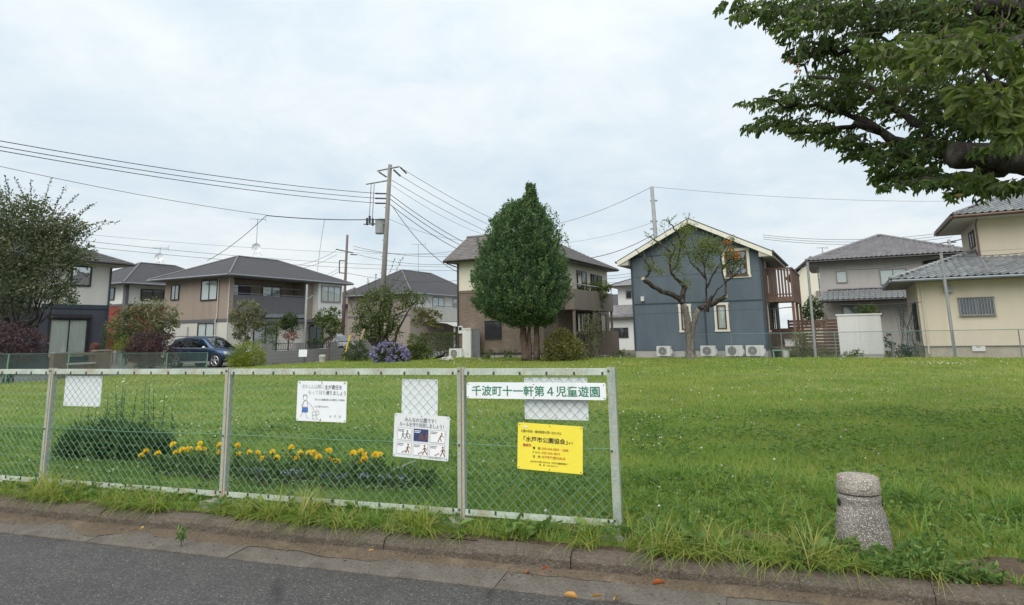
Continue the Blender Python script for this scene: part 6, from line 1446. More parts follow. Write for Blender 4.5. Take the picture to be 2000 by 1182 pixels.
    for k in range(6):
        V, Q, _ = leaf_geo(np.zeros((1, 3)), np.array([[1.0, 0, 0]]), 1.0, .44, .16, 'leaf', np.random.default_rng(40+k)); V, Q = V, Q
        x = npmesh('leaf', V, Q, 'leaf_cherry_young', None, np.full(len(V), .15+.15*k)); mes.append(x.data); bpy.data.objects.remove(x)
    for j, i in enumerate(one):
        q = link('leaf', mes[j % 6], t); q.location = P[i]-base; q.scale = (L[i],)*3
        q.rotation_euler = (Vector(D[i]).to_track_quat('X', 'Z').to_matrix() @ Matrix.Rotation(rng.normal()*.5, 3, 'X')).to_euler()
    for pts in ([(1955, 0, 4.9), (1958, 30, 4.85), (1954, 65, 4.8)], [(1975, 0, 4.9), (1970, 30, 4.8), (1955, 55, 4.8), (1925, 58, 4.8)], [(1900, 0, 4.9), (1912, 8, 4.9), (1925, 2, 4.9)]):
        tw.tube([at(*p)-base for p in pts], .006, 4)
    tw.build('twig', 'twig', t)
big_cherry()

# --- bronze-leaved tree at the left edge
tb = plant('bronze_tree', 'spreading bronze-green tree with arching shoots at the left edge', 'tree', 15, 25, [(10, 420, 60, 45), (70, 430, 50, 40), (110, 455, 45, 35), (40, 480, 70, 45), (110, 500, 50, 35), (150, 500, 30, 25), (20, 550, 60, 45), (90, 560, 50, 30), (125, 580, 25, 14), (18, 600, 34, 20), (-50, 480, 60, 70), (140, 450, 30, 22)], 20000, .115, .06, 'leaf_bronze', 41, .11, 'bark_dark', OUT, clump=16, csize=.2, shell=.35, out=.5, droop=.1)
bb = np.array(tb.location)
sprigs(tb, bb, [(60, 420, 28, 348), (60, 420, 60, 352), (80, 420, 100, 350), (100, 430, 128, 365), (110, 430, 152, 382), (120, 450, 178, 402), (130, 460, 185, 397), (130, 470, 210, 432), (140, 480, 232, 434), (140, 500, 196, 445), (140, 510, 185, 480), (20, 400, 10, 345), (100, 560, 148, 575), (100, 570, 145, 588), (60, 600, 105, 625), (0, 400, -5, 350), (120, 520, 170, 540), (40, 620, 70, 640)], 25, 'leaf_bronze', .1, .045, 42, 46)
plant('purple_shrub', 'dark purple-leaved shrub below the bronze tree at the left edge', 'shrub', 30, 23.2, [(20, 665, 40, 28), (60, 668, 25, 25), (-10, 660, 40, 30), (40, 690, 40, 14)], 4200, .13, .035, 'leaf_purple', 43, None, 'bark_dark', OUT, clump=18, csize=.14)
plant('purple_shrub', 'dark purple-leaved shrub left of the blue car', 'shrub', 298, 31, [(285, 672, 34, 22), (318, 680, 26, 24), (300, 700, 44, 16), (265, 690, 22, 18)], 4200, .14, .035, 'leaf_purple', 44, None, 'bark_dark', OUT, clump=18, csize=.14)
plant('loquat_tree', 'pale grey-green leafy small tree in front of the red-walled house', 'tree', 275, 34, [(292, 598, 28, 12), (265, 612, 30, 16), (320, 615, 26, 12), (245, 635, 28, 16), (290, 635, 36, 18), (325, 632, 20, 14), (260, 655, 34, 14), (305, 655, 30, 14)], 3300, .2, .065, 'leaf_loquat', 45, .07, 'bark_brown', OUT, clump=12, csize=.2, droop=.15)
plant('green_shrub', 'dull green shrub between the navy house and the pale small tree', 'shrub', 222, 33, [(222, 650, 20, 28), (228, 675, 24, 20), (212, 670, 12, 24)], 2200, .09, .03, 'leaf_mid', 46)
plant('lime_shrub', 'yellow-green low shrub at the foot of the pale small tree', 'shrub', 246, 31.8, [(246, 672, 18, 14), (238, 682, 20, 12)], 1000, .08, .03, 'leaf_lime', 47)
plant('lime_shrub', 'rounded bright yellow-green shrub beside the front of the blue car', 'shrub', 484, 30.3, [(482, 690, 30, 20), (500, 700, 18, 16), (465, 703, 20, 14), (480, 708, 30, 12)], 4000, .1, .03, 'leaf_lime', 48, z0=LAWN-.1, clump=16, csize=.17, out=.9)
plant('garden_tree', 'small grey-green tree in front of the left end of the grey balcony', 'tree', 482, 38.3, [(480, 605, 24, 16), (500, 615, 16, 14), (468, 622, 18, 16), (485, 632, 26, 18), (470, 650, 12, 14), (476, 665, 10, 10)], 3000, .14, .06, 'leaf_loquat', 49, .06)
plant('bamboo_clump', 'feathery olive-green clump below the grey balcony', 'shrub', 530, 39.5, [(532, 640, 16, 14), (528, 660, 16, 20)], 1700, .12, .025, 'leaf_mid', 50, clump=10, csize=.25)
plant('garden_tree', 'dark glossy small tree between the olive clump and the sign post', 'tree', 564, 40, [(566, 625, 14, 12), (570, 638, 12, 14), (556, 632, 10, 10)], 1700, .12, .055, 'leaf_dark', 51, .05)
plant('pink_shrub', 'small pinkish shrub behind the block wall', 'shrub', 570, 39.4, [(570, 657, 14, 7)], 420, .1, .04, 'leaf_pinkish', 52)
plant('garden_tree', 'bright green young tree right of the sign post, below the bay window', 'tree', 642, 38.5, [(632, 615, 14, 10), (652, 612, 12, 10), (640, 630, 20, 14), (655, 640, 14, 14), (630, 628, 10, 12), (640, 655, 14, 10)], 2300, .13, .06, 'leaf_mid', 53, .05, out=.8)
plant('clipped_hedge', 'low dark hedge behind the railing of the block wall', 'hedge', 622, 41, [(610, 668, 12, 5), (625, 668, 14, 5)], 900, .07, .035, 'leaf_dark', 54)
tc_ = plant('pruned_green_tree', 'heavily pruned leafy tree in the far left corner of the lawn with one tall shoot', 'tree', 744, 35.2, [(722, 585, 22, 16), (745, 578, 26, 16), (770, 590, 24, 18), (735, 610, 34, 20), (708, 610, 18, 18), (760, 620, 26, 16), (740, 640, 26, 18), (722, 640, 18, 16), (700, 645, 18, 14), (728, 658, 20, 12), (765, 648, 18, 14), (795, 582, 22, 14), (815, 585, 18, 12), (700, 630, 12, 12)], 5200, .13, .06, 'leaf_mid', 55, .24, 'bark_dark', LAWN-.1, clump=12, csize=.2, shell=.3)
sprigs(tc_, np.array(tc_.location), [(745, 590, 772, 505), (755, 580, 790, 498), (725, 590, 718, 545), (730, 590, 735, 535), (700, 600, 690, 560), (760, 570, 785, 535), (690, 610, 676, 570), (770, 570, 800, 545)], 35, 'leaf_mid', .11, .055, 56, 26)
plant('garden_tree', 'thin leafy small tree in front of the carport of the beige house', 'tree', 828, 40, [(822, 610, 14, 10), (845, 615, 16, 10), (830, 625, 18, 12), (850, 635, 10, 8), (815, 632, 10, 10)], 1500, .13, .055, 'leaf_olive', 57, .05, z0=OUT, shell=.2)
plant('round_shrub', 'dark green rounded bush with yellow stakes beside it', 'shrub', 694, 32.8, [(694, 688, 24, 20), (685, 698, 18, 14), (705, 698, 18, 14), (695, 672, 12, 10)], 3000, .09, .03, 'leaf_dark', 58, z0=LAWN-.1, out=.9)
tv = plant('flowering_shrub', 'low round shrub covered with violet flower heads', 'shrub', 761, 31.5, [(760, 693, 32, 18), (745, 698, 18, 14), (780, 698, 18, 14), (762, 684, 20, 12)], 2600, .1, .05, 'leaf_dark', 59, z0=LAWN-.1)
L = lobes([(760, 690, 35, 20), (745, 696, 20, 15), (780, 696, 20, 15)], 31.2); crown('flower_heads', tv, L, 3800, .055, .05, 'petal_violet', 60, .9, 26, .06, .8, base=np.array(tv.location))
plant('green_shrub', 'loose mid-green bush left of the crow', 'shrub', 814, 33, [(812, 672, 18, 18), (820, 688, 20, 16), (805, 690, 14, 14), (824, 664, 8, 10)], 2600, .12, .04, 'leaf_mid', 61, z0=LAWN-.1, out=.9)
th = thing('clipped_hedge', 'straight dark clipped hedge in front of the beige house', 'hedge', col(862, 43, OUT), -YG)
P = np.random.default_rng(62).random((3600, 3))*np.array([3.6, .9, 1.5])-np.array([1.4, .45, 0]); e = np.random.default_rng(63).normal(size=P.shape); k = np.random.default_rng(64).integers(0, 3, len(P))
P[k == 0, 2] = 1.5; P[k == 1, 1] = -.45; leaves('foliage', P, e+np.array([0, -.6, .5]), np.full(len(P), .11), np.full(len(P), .055), np.random.default_rng(65).random(len(P))*.8, 'leaf_mid', th)
plant('round_shrub', 'large rounded olive-green bush at the foot of the conifer', 'shrub', 1098, 28.8, [(1098, 675, 36, 26), (1080, 685, 24, 20), (1118, 685, 24, 20), (1098, 660, 22, 16), (1100, 694, 40, 12)], 6000, .09, .04, 'leaf_olive', 66, z0=LAWN-.05, clump=20, csize=.14, out=.9)
plant('climbing_vine', 'tangled green vine spilling over the balcony of the brown house', 'vine', 1160, 38.3, [(1150, 562, 22, 9), (1175, 556, 18, 11), (1165, 572, 22, 10), (1185, 560, 8, 10), (1165, 590, 14, 12), (1140, 566, 10, 6)], 2400, .13, .05, 'leaf_mid', 67, z0=OUT, droop=.5)
plant('trellis_plant', 'thin grey-green climber below the balcony of the brown house', 'shrub', 1152, 31, [(1148, 640, 12, 26), (1160, 655, 16, 28), (1150, 685, 20, 14), (1165, 620, 8, 20)], 1900, .09, .035, 'leaf_loquat', 68, z0=OUT, shell=.1, csize=.25)
plant('green_shrub', 'straggly grey-green bush at the right corner of the blue house', 'shrub', 1570, 29.3, [(1562, 660, 16, 14), (1572, 680, 18, 14), (1555, 684, 12, 10), (1590, 690, 14, 8)], 1500, .09, .03, 'leaf_loquat', 69, z0=OUT, shell=.15, csize=.25)
plant('garden_tree', 'dark green tree behind the timber fence', 'tree', 1588, 41, [(1590, 605, 18, 16), (1580, 620, 14, 14), (1600, 622, 14, 14), (1588, 590, 10, 10)], 1800, .15, .07, 'leaf_dark', 70, .07)
plant('garden_tree', 'tree top showing over the white shed', 'tree', 1692, 36, [(1692, 604, 18, 7), (1700, 610, 20, 8)], 700, .12, .05, 'leaf_mid', 71, .05)
plant('green_shrub', 'dark climbing leaves between the white shed and the cream house', 'shrub', 1758, 28.6, [(1738, 680, 8, 14), (1765, 684, 14, 10), (1735, 660, 5, 12), (1780, 688, 10, 8)], 900, .08, .04, 'leaf_dark', 72, z0=OUT)
r = np.random.default_rng(73)
for i, (x, lb) in enumerate(((1612, 'weedy tuft at the foot of the timber fence'), (1545, 'weedy tuft under the timber balcony'), (1660, 'weedy tuft at the left foot of the white shed'), (945, 'weedy tuft below the white tank of the brown house'), (985, 'weedy tuft under the barred window of the brown house'), (1205, 'weedy tuft below the white house'))):
    plant('weed_clump', lb, 'weeds', x, 30 if x > 1300 else 33, [(x, 692, 16, 5), (x+14, 690, 10, 6)], 420, .1, .025, 'leaf_mid', 74+i, z0=LAWN-.1, out=1.0, group='weeds along the back fence')

# ------------------------------------------------------------------ flower bed
def on_plane(px, py, yk):
    o = K(0, yk); d = ray(px, py); n = FY; k = ((o-E0)@n)/(d@n); return E0+d*k
def marigold_mesh(seed):
    r = np.random.default_rng(seed); P, D = [], []
    for lay, (n, tilt) in enumerate(((12, .05), (11, .45), (9, .9), (6, 1.4))):
        for k in range(n):
            a = 2*pi*(k+r.random()*.6)/n; P.append((.006*cos(a), .006*sin(a), .004*lay)); D.append((cos(a)*cos(tilt), sin(a)*cos(tilt), sin(tilt)+.1*r.normal()))
    n = len(P); V, Q, k = leaf_geo(np.array(P), np.array(D), np.full(n, .037), np.full(n, .026), .12, 'diamond', r)
    o = npmesh('flower_head', V, Q, 'petal_marigold', None, np.repeat(r.random(n), k)); me = o.data; bpy.data.objects.remove(o); return me
def marigold_leaves(seed):
    r = np.random.default_rng(seed); n = 60; P = np.stack([r.normal(size=n)*.035, r.normal(size=n)*.035, -r.random(n)*.19], 1)
    V, Q, k = leaf_geo(P, r.normal(size=(n, 3))+np.array([0, 0, .3]), np.full(n, .045), np.full(n, .016), .1, 'diamond', r)
    o = npmesh('foliage', V, Q, 'leaf_marigold', None, np.repeat(r.random(n), k)); me = o.data; bpy.data.objects.remove(o); return me
FM = [marigold_mesh(i) for i in range(4)]; FL_ = [marigold_leaves(i+9) for i in range(3)]
sm = MB().tube([(0, 0, 0), (.004, .003, -.1), (0, 0, -.24)], .003, 4).mesh('stem', 'stem')
MG = [(a/2.452+420, 700+b/2.452) for a, b in ((22, 418), (108, 420), (110, 465), (165, 452), (205, 457), (275, 452), (296, 482), (230, 483), (365, 430), (372, 472), (410, 455), (393, 482), (450, 457), (470, 457), (495, 478), (543, 446), (555, 490), (587, 497), (662, 460), (697, 450), (718, 468), (716, 486), (690, 505), (768, 466), (790, 468))]+[(a/2.452, 700+b/2.452) for a, b in ((675, 468), (700, 448), (755, 460), (832, 416), (840, 455), (875, 443), (907, 438), (958, 412), (950, 437), (978, 440), (1052, 420), (1052, 453))]
ORD = ['leftmost', 'second', 'third', 'fourth', 'fifth', 'sixth', 'seventh', 'eighth', 'ninth', 'tenth', 'eleventh', 'twelfth', 'thirteenth']
MG.sort(); mg_label = []
for lo, hi, where in ((0, 360, 'behind the left fence panel'), (360, 440, 'in the group just left of the rusty post'), (440, 560, 'in the group just right of the rusty post'), (560, 640, 'in the group below the dog notice'), (640, 2000, 'in the last group, left of the rules board')):
    q_ = [m for m in MG if lo <= m[0] < hi]
    for j, m in enumerate(q_): mg_label.append('%s%s marigold %s' % (ORD[j], '' if j == 0 else ' from left', where))
for i, (x, y) in enumerate(MG):
    p = on_plane(x, y, .72+.16*r.random()); t = thing('marigold', mg_label[i], 'flower', p, r.random()*6, 'marigolds in the flower bed')
    h = link('flower_head', FM[i % 4], t); s = .85+.35*r.random(); h.scale = (s, s, s*.9); h.rotation_euler = (r.normal()*.3, r.normal()*.3, 0)
    h.scale = (s*.78, s*.78, s*.72); link('foliage', FL_[i % 3], t); link('stem', sm, t)
n = 3000; u = r.random(n)*2-1; w = r.random(n)*2-1; P = np.array([K(-3.1+1.5*a, .72+.25*b*(1-a*a)**.5, LAWN+.03+.13*c) for a, b, c in zip(u, w, r.random(n)**1.5)])
tag(leaves('bedding_plants', P, r.normal(size=(n, 3))+np.array([0, 0, .6]), np.full(n, .05), np.full(n, .02), r.random(n)*.8, 'leaf_marigold', None), kind='stuff')
n = 110; cx = r.integers(0, 14, n); P = np.array([K(-3.35+c*.125+.05*math.sin(c*2.3)+r.normal()*.025, .5+.05*r.random(), LAWN+.1+.05*r.random()) for c in cx])
tag(leaves('violet_bedding_flowers', P, r.normal(size=(n, 3))+np.array([0, -.5, .6]), np.full(n, .022), np.full(n, .018), r.random(n)*.8, 'petal_violet', None), kind='stuff')
for i, (x, y, yk) in enumerate(((158, 800, 1.2), (172, 790, 1.35), (188, 796, 1.1), (212, 770, 1.25), (226, 745, 1.4), (241, 752, 1.2), (247, 738, 1.3), (268, 758, 1.35), (284, 742, 1.25), (292, 748, 1.1), (300, 760, 1.3), (322, 770, 1.2), (336, 790, 1.25))):
    tp = on_plane(x, y, yk); b = tp-FX*.05*r.normal()+FY*.03*r.normal(); b[2] = LAWN; H = tp[2]-LAWN
    t = thing('lily_plant', '%s%s tall lily stalk in the stand behind the left fence panel' % (ORD[i], '' if i == 0 else ' from left'), 'plant', b, 0, 'lily stalks behind the fence')
    st_ = [np.zeros(3), (tp-b)*.5+np.array([.01, 0, 0]), tp-b]; MB().tube(st_, [.006, .005, .003], 5).build('stem', 'stem', t)
    m_ = 150; f = r.random(m_)**1.5*.78; P = np.array([(tp-b)*q for q in f]); a = r.random(m_)*2*pi
    D = np.stack([np.cos(a), np.sin(a), .15+.3*r.normal(size=m_)], 1); l = .1*(1-.65*f)*(.7+.5*r.random(m_)); leaves('foliage', P, D, l, l*.14, r.random(m_), 'leaf_lily', t, rng=r)
    m_ = 6; P = np.array([(tp-b)*(1-.12*q) for q in r.random(m_)]); D = r.normal(size=(m_, 3))*.7+np.array([0, 0, .6]); leaves('seed_pods', P, D, np.full(m_, .05), np.full(m_, .016), r.random(m_), 'lily_pod', t, rng=r)
for i, (x, y, w, h, lb) in enumerate(((150, 872, 30, 22, 'dark leafy clump at the left end of the flower bed'), (205, 866, 40, 30, 'dark leafy clump at the foot of the lily stalks'), (262, 868, 36, 26, 'dark leafy clump left of the first marigolds'), (300, 876, 26, 18, 'low dark clump behind the leftmost marigolds'))):
    c = on_plane(x, y, 1.0); k = .0052; base = c.copy(); base[2] = LAWN; t = thing('leafy_clump', lb, 'plant', base, 0, 'leafy clumps in the bed')
    crown('foliage', t, [(c, (w*k, w*k*.6, h*k))], 1300, .11, .02, 'leaf_lily', 90+i, .1, 12, .24, .5, -.5, base=base)
    MB().tube([(0, 0, 0), (0, .02, c[2]-LAWN)], .006, 5).build('stem', 'stem', t)

# ------------------------------------------------------------------ grass
def blades(name, P, H, Wd, lean, tint, mat='grass', seg=2, rng=RNG, droop=.5, bias=None):
    n = len(P); a = rng.random(n)*2*pi if bias is None else bias+rng.normal(size=n)*.8; d = np.stack([np.cos(a), np.sin(a), np.zeros(n)], 1); s = np.stack([-np.sin(a+.6*rng.normal(size=n)), np.cos(a), np.zeros(n)], 1)
    vs = []
    for i in range(seg+1):
        f = i/seg; c = P+d*(H*lean*f**1.6)[:, None]+np.array([0, 0, 1.0])*(H*(f-droop*lean*f*f*.55))[:, None]
        w = (Wd*(1-f**1.5)*.5+.0002)[:, None]; vs += [c-s*w, c+s*w]
    V = np.stack(vs, 1).reshape(-1, 3); k = 2*(seg+1)
    q = np.array([[2*i, 2*i+1, 2*i+3, 2*i+2] for i in range(seg)]); Q = (np.arange(n)[:, None, None]*k+q[None]).reshape(-1, 4)
    return tag(npmesh(name, V, Q, mat, None, np.repeat(tint, k)), kind='stuff')
def in_view(P, m=60):
    v = P-E0; w = v@_f; x = 1000+FPX*(v@RT)/w; return (x > -m) & (x < 2000+m) & (w > .5)
def kpos(P): q = P-FB; return q@FX, q@FY
def vnoise(x, y, s, seed):
    r = np.random.default_rng(seed); a = 0
    for k in range(5):
        t = r.random()*6.28; f = s*(1+.8*r.random()*k); a = a+np.sin((x*np.cos(t)+y*np.sin(t))*f+r.random()*6.28)
    return a/5
def lawn_points(n, d0, d1, rng, p=1.0, side=False):
    d = d0*(d1/d0)**rng.random(n*2) if p == 0 else (d0**p+(d1**p-d0**p)*rng.random(n*2))**(1/p)
    th = (rng.random(n*2)*2-1)*(1.15 if side else .72); P = np.stack([d*np.tan(th), d, np.zeros(n*2)], 1)
    kx, ky = kpos(P); g = P@GX; b = P@GY
    ok = (in_view(P) if not side else (in_view(P, 1500) & ~in_view(P, 50))) & (ky > -.27) & (g > LEFT_GX+.1) & (b < BACK_GY-.05); P = P[ok][:n]; P[:, 2] = lawn_z(P[:, 0], P[:, 1]); return P
def not_bare(P, rng):
    kx, ky = kpos(P); bad = (((kx-2.5)/.85)**2+((ky+.05)/.21)**2 < 1)|(((kx+3.1)/1.5)**2+((ky-.72)/.24)**2 < 1)|(((kx+.15)/.24)**2+((ky-.02)/.09)**2 < 1)|(((kx-.9)/.28)**2+((ky-.15)/.07)**2 < 1)
    return P[~bad | (rng.random(len(P)) < .06)]
bp_k = [q[0] for q in kpos(np.array([bp]))]
def grow():
    g = np.random.default_rng(99)
    tb = lambda d: np.interp(d, [3, 5, 7, 10, 14, 22, 38], [.42, .44, .47, .52, .57, .62, .64])
    hb = lambda d: np.interp(d, [3, 5, 7, 9, 12], [.085, .08, .07, .055, .05])
    for nm, n, d0, d1, p, w0, w1 in (('near_grass', 150000, 3.2, 11, 1.2, .0035, .004), ('mown_grass', 130000, 8, 21, 1.0, .009, .008), ('far_grass', 100000, 17, 38, 1.0, .018, .014)):
        P = not_bare(lawn_points(n, d0, d1, g, p), g); d = P[:, 1]; f = np.clip((d-d0)/(d0*.3+.5), 0, 1)*np.clip((d1-d)/(d1*.25), 0, 1); keep = (g.random(len(P)) < f) | (d < 4) | (d > 30); P = P[keep]; d = d[keep]; n = len(P)
        v = vnoise(P[:, 0], P[:, 1], 1.1, 1); v2 = vnoise(P[:, 0], P[:, 1], 4.0, 2); v3 = vnoise(P[:, 0]*.4, P[:, 1], .45, 5)
        H = hb(d)*(.6+.8*g.random(n))*np.clip(1+.35*v+.25*v2, .4, 1.8)
        blades(nm, P, H, w0+w1*g.random(n), .3+.9*g.random(n), np.clip(tb(d)-.12*v*(d < 10)-.09*v2+.2*v3+.16*g.normal(size=n), 0, 1), rng=g)
    for nm, n, d0, d1, w0 in (('side_grass', 34000, 2.0, 9, .012), ('side_grass', 22000, 8, 38, .035)):
        P = lawn_points(n*2, d0, d1, g, 1.0, True)[:n]; n = len(P); blades(nm, P, hb(P[:, 1])*(.7+.8*g.random(n)), w0*(.7+.6*g.random(n)), .3+.9*g.random(n), np.clip(tb(P[:, 1])+.16*g.normal(size=n), 0, 1), rng=g)
    # long tufts: along the kerb, under the fence, round the bollard, in the rough of the near lawn
    T = []
    for x in g.random(330)*15-9.6: (T.append((x, -.29+.3*g.random()**1.3, .2, .1, .62, 18)) if x < 1.75 or g.random() < .12 else None)
    for x in g.random(60)*2.6-.1: T.append((x, .1+1.6*g.random(), .2, .12, .4, 18))
    for _ in range(150): T.append((g.random()*14-9.5, .4+3.2*g.random()**1.3, .17, .1, .45, 20))
    bx, by = kpos(np.array([bp]))
    for _ in range(16):
        a = g.random()*2*pi; T.append((bx[0]+.2*cos(a)+.04*g.normal(), by[0]-.02+.2*sin(a), (.19 if sin(a) > -.3 else .1), .1, .5, 22))
    for _ in range(70): T.append((.2+3.6*g.random(), .25+1.5*g.random(), .26, .14, .5, 26))
    for x, y in ((.15, 1.25), (.3, 1.3), (1.3, .95), (1.4, 1.0), (2.6, .9), (2.8, .75), (3.0, 1.0), (3.4, .7), (2.3, .9), (1.8, 1.1)):
        for _ in range(4): T.append((x+.12*g.normal(), y+.1*g.normal(), .27, .15, .38, 34))
    Ps, Hs, Ws, Ls, Ts = [], [], [], [], []
    for x, y, h, sd, tn, m in T:
        if y < .1:
            if min(abs(x-p) for p in POSTS) < .1 and y < 0 and g.random() < .85: continue
            q = math.sin(x*2.3)+math.sin(x*5.1+1)+.6*math.sin(x*11+2); h *= 1+.3*q
            if q < -.9 and g.random() < .6: continue
        if ((x-2.5)/.9)**2+((y+.05)/.21)**2 < 1: continue
        if abs(x-bx[0]) < .24 and by[0]-.45 < y < by[0]: h *= .4
        c = K(x, y); c[2] = lawn_z(c[0], c[1])-.01 if y > -.2 else .1
        for _ in range(m):
            Ps.append(c+np.array([g.normal()*.025, g.normal()*.025, 0])); Hs.append(h*(.5+.75*g.random())); Ws.append(.005+.006*g.random()); Ls.append(.3+1.0*g.random()); Ts.append(np.clip(tn+.15*g.normal()+(.12 if y < .1 else 0), 0, 1))
    blades('grass_tufts', np.array(Ps), np.array(Hs), np.array(Ws), np.array(Ls), np.array(Ts), seg=4, rng=g, droop=1.1)
    # blades that hang forward over the kerb
    Ps, Hs, Ts = [], [], []
    for x in g.random(210)*11.2-9.5:
        q = math.sin(x*2.3)+math.sin(x*5.1+1)
        if q < -.7 or min(abs(x-p) for p in POSTS) < .09: continue
        for _ in range(9): Ps.append(K(x+.035*g.normal(), -.275+.02*g.normal(), .105)); Hs.append(.13+.13*g.random()); Ts.append(np.clip(.6+.15*g.normal(), 0, 1))
    blades('kerb_grass', np.array(Ps), np.array(Hs), .005+.005*g.random(len(Ps)), .9+.7*g.random(len(Ps)), np.array(Ts), seg=5, rng=g, droop=1.25, bias=math.atan2(-FY[1], -FY[0]))
    # clover leaves and flower heads
    P = not_bare(lawn_points(26000, 3.2, 10, g, 1.3), g); v = vnoise(P[:, 0], P[:, 1], 2.2, 7); P = P[(v+.35*g.normal(size=len(P))) > .05]; n = len(P)
    P[:, 2] += .035+.05*g.random(n); a = g.random(n)*2*pi; P3 = np.repeat(P, 3, 0); A3 = np.repeat(a, 3)+np.tile([0, 2.1, 4.2], n); D = np.stack([np.cos(A3), np.sin(A3), .25+.2*g.normal(size=3*n)], 1)
    tag(leaves('clover_leaves', P3, D, np.full(3*n, .021), np.full(3*n, .022), np.repeat(np.clip(.5+.25*g.normal(size=n), 0, 1), 3), 'clover', None, rng=g), kind='stuff')
    P = np.concatenate([lawn_points(230, 4.6, 10, g, 1.5), lawn_points(850, 8, 34, g, 1.0)]); v = vnoise(P[:, 0], P[:, 1], .7, 8); P = P[(v+.3*g.normal(size=len(P))) > .08]
    pw = atz(1845, 713, LAWN); P = np.concatenate([P, pw+g.normal(size=(45, 3))*np.array([.6, .3, 0])]); n = len(P); P[:, 2] = lawn_z(P[:, 0], P[:, 1])+.05+.05*g.random(n)
    s = .006+.005*g.random(n)+.0006*P[:, 1]; o = np.array([(1, 0, 0), (0, 1, 0), (-1, 0, 0), (0, -1, 0), (0, 0, 1), (0, 0, -1)]); V = (P[:, None]+o[None]*s[:, None, None]).reshape(-1, 3)
    tri = np.array([(0, 1, 4), (1, 2, 4), (2, 3, 4), (3, 0, 4), (1, 0, 5), (2, 1, 5), (3, 2, 5), (0, 3, 5)]); Q = (np.arange(n)[:, None, None]*6+tri[None]).reshape(-1, 3)
    tag(npmesh('clover_flowers', V, Q, 'petal_white', None, np.repeat(g.random(n), 6), True), kind='stuff')
    # broad-leaved weeds by the kerb
    P, D, L = [], [], []
    for x in list(g.random(46)*14-9)+[-.55, -.45, -.4, -.7, .25, .4, .8, 1.1, 1.5, 1.7]:
        if x > 1.9: continue
        c = K(x, -.24+.3*g.random(), .11); m = g.integers(6, 13)
        for k in range(m):
            a = g.random()*2*pi; P.append(c+np.array([.02*cos(a), .02*sin(a), .01+.06*g.random()])); D.append((cos(a), sin(a), .35+.4*g.random())); L.append(.05+.08*g.random())
    L = np.array(L); tag(leaves('broad_weeds', np.array(P), np.array(D), L, L*.4, np.clip(g.random(len(P))*.9+.1, 0, 1), 'clover', None, 'leaf', .12, rng=g), kind='stuff')
    # straggling creepers over the bare kerb edge at the right
    P = np.array([K(1.0+2.6*g.random(), -.28+.42*g.random()**2, .12) for _ in range(5200)]); P[:, 2] += .1*g.random(len(P))*np.clip((kpos(P)[1]+.35)*4, 0, 1); v = vnoise(P[:, 0], P[:, 1], 4, 17); P = P[v > -.25]; P = P[kpos(P)[0] < 1.95]; bk = kpos(P); P = P[~((np.abs(bk[0]-bp_k[0]) < .2) & (bk[1] > bp_k[1]-.3) & (P[:, 2] > .15))]
    P = not_bare(P, g); tag(leaves('creeping_weeds', P, g.normal(size=P.shape)+np.array([0, -.4, .5]), .03+.02*g.random(len(P)), np.full(len(P), .02), g.random(len(P)), 'clover', None, rng=g), kind='stuff')
    P = np.array([K(g.random()*15-9.5, -.28+.5*g.random(), .12) for _ in range(9000)]); P[:, 2] = np.where(kpos(P)[1] > -.2, lawn_z(P[:, 0], P[:, 1]), .1); P = P[vnoise(P[:, 0], P[:, 1], 3.0, 19) > -.1]; P = not_bare(P, g); kx = kpos(P)[0]; P = P[(kx < 1.8) | (g.random(len(P)) < .15)]; kx = kpos(P)[0]; P = P[np.min(np.abs(kx[:, None]-np.array(POSTS)[None]), 1) > .09]; n = len(P)
    blades('verge_grass', P, .05+.09*g.random(n), .004+.005*g.random(n), .4+1.0*g.random(n), np.clip(.5+.2*g.normal(size=n), 0, 1), seg=3, rng=g, droop=1.0)
grow()
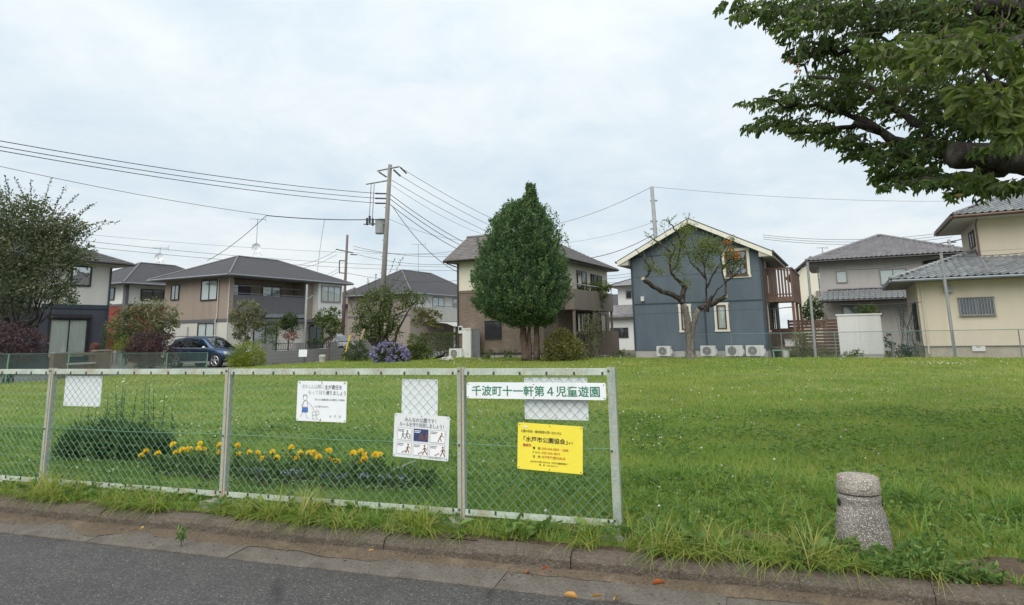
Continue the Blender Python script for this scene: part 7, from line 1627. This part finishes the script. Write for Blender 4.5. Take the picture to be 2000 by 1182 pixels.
# ------------------------------------------------------------------ litter in the gutter
n = 1500; g_ = np.random.default_rng(6); P = np.array([K(-9+13.5*a, -.41-.3*b**2.2, .008) for a, b in zip(g_.random(n), g_.random(n))]); s_ = .0025+.006*g_.random(n)**3
o_ = np.array([(1, 0, 0), (0, 1, 0), (-1, 0, 0), (0, -1, 0), (0, 0, .7), (0, 0, -.7)]); V_ = (P[:, None]+(o_[None]+.25*g_.normal(size=(n, 6, 3)))*s_[:, None, None]).reshape(-1, 3)
tri_ = np.array([(0, 1, 4), (1, 2, 4), (2, 3, 4), (3, 0, 4), (1, 0, 5), (2, 1, 5), (3, 2, 5), (0, 3, 5)]); tag(npmesh('gutter_grit', V_, (np.arange(n)[:, None, None]*6+tri_[None]).reshape(-1, 3), 'grit'), kind='stuff')
n = 420; P = np.array([K(-9+13.5*a, -.415-.22*b**2, .022) for a, b in zip(g_.random(n), g_.random(n))]); d_ = g_.normal(size=(n, 3)); d_[:, 2] *= .08
tag(leaves('gutter_debris', P, d_, .012+.03*g_.random(n), .003+.004*g_.random(n), g_.random(n)*.4, 'dry_bits', None), kind='stuff')
def fallen(label, px, py, L, tint, rz):
    p = atz(px, py, .016); V, Q, _ = leaf_geo(np.zeros((1, 3)), np.array([[1.0, .1, .12]]), L, L*.5, .2, 'leaf', np.random.default_rng(int(px)))
    o = npmesh('fallen_leaf', V, Q, 'leaf_fallen', None, np.full(6, tint)); o.location = p; o.rotation_euler = (.15, -.05, rz); return tag(o, label, 'leaf', 'fallen leaves in the gutter')
for a in (('red curled leaf in the gutter below the yellow notice', 1057, 1115, .07, .0, .4), ('small reddish leaf left of the red curled leaf', 1028, 1119, .04, .1, 1.2), ('orange-yellow leaf, left of the touching pair near the bottom edge', 1128, 1166, .075, .75, 2.8), ('orange-yellow leaf, right of the touching pair near the bottom edge', 1155, 1167, .06, .7, .2), ('lone tan leaf to the right of the yellow pair at the bottom edge', 1200, 1172, .06, .8, 1.1), ('orange-red leaf in the gutter right of the last fence post', 1273, 1141, .075, .2, .1), ('curled tan leaf below the middle fence panel', 716, 1081, .08, .65, .2), ('tan leaf lying below the second fence post from the right', 860, 1092, .07, .6, .1), ('pale leaf in the dirt at the left of the gutter', 272, 1034, .06, 1.0, .5), ('brownish leaf near the second post footing', 935, 1101, .05, .3, 1.5), ('orange leaf on the kerb stones left of the bollard', 1625, 1122, .06, .25, -.3)):
    fallen(*a)
p = atz(354, 1068, .0); t = thing('gutter_weed', 'little green weed sprouting from the gutter at the left', 'weed', p)
n = 46; leaves('foliage', np.stack([r.normal(size=n)*.015, r.normal(size=n)*.015, .02+.09*r.random(n)], 1), r.normal(size=(n, 3))*.6+np.array([0, 0, .8]), np.full(n, .06), np.full(n, .01), r.random(n), 'clover', t); MB().tube([(0, 0, 0), (0, 0, .1)], .003, 4).build('stem', 'stem', t)
flush_text()
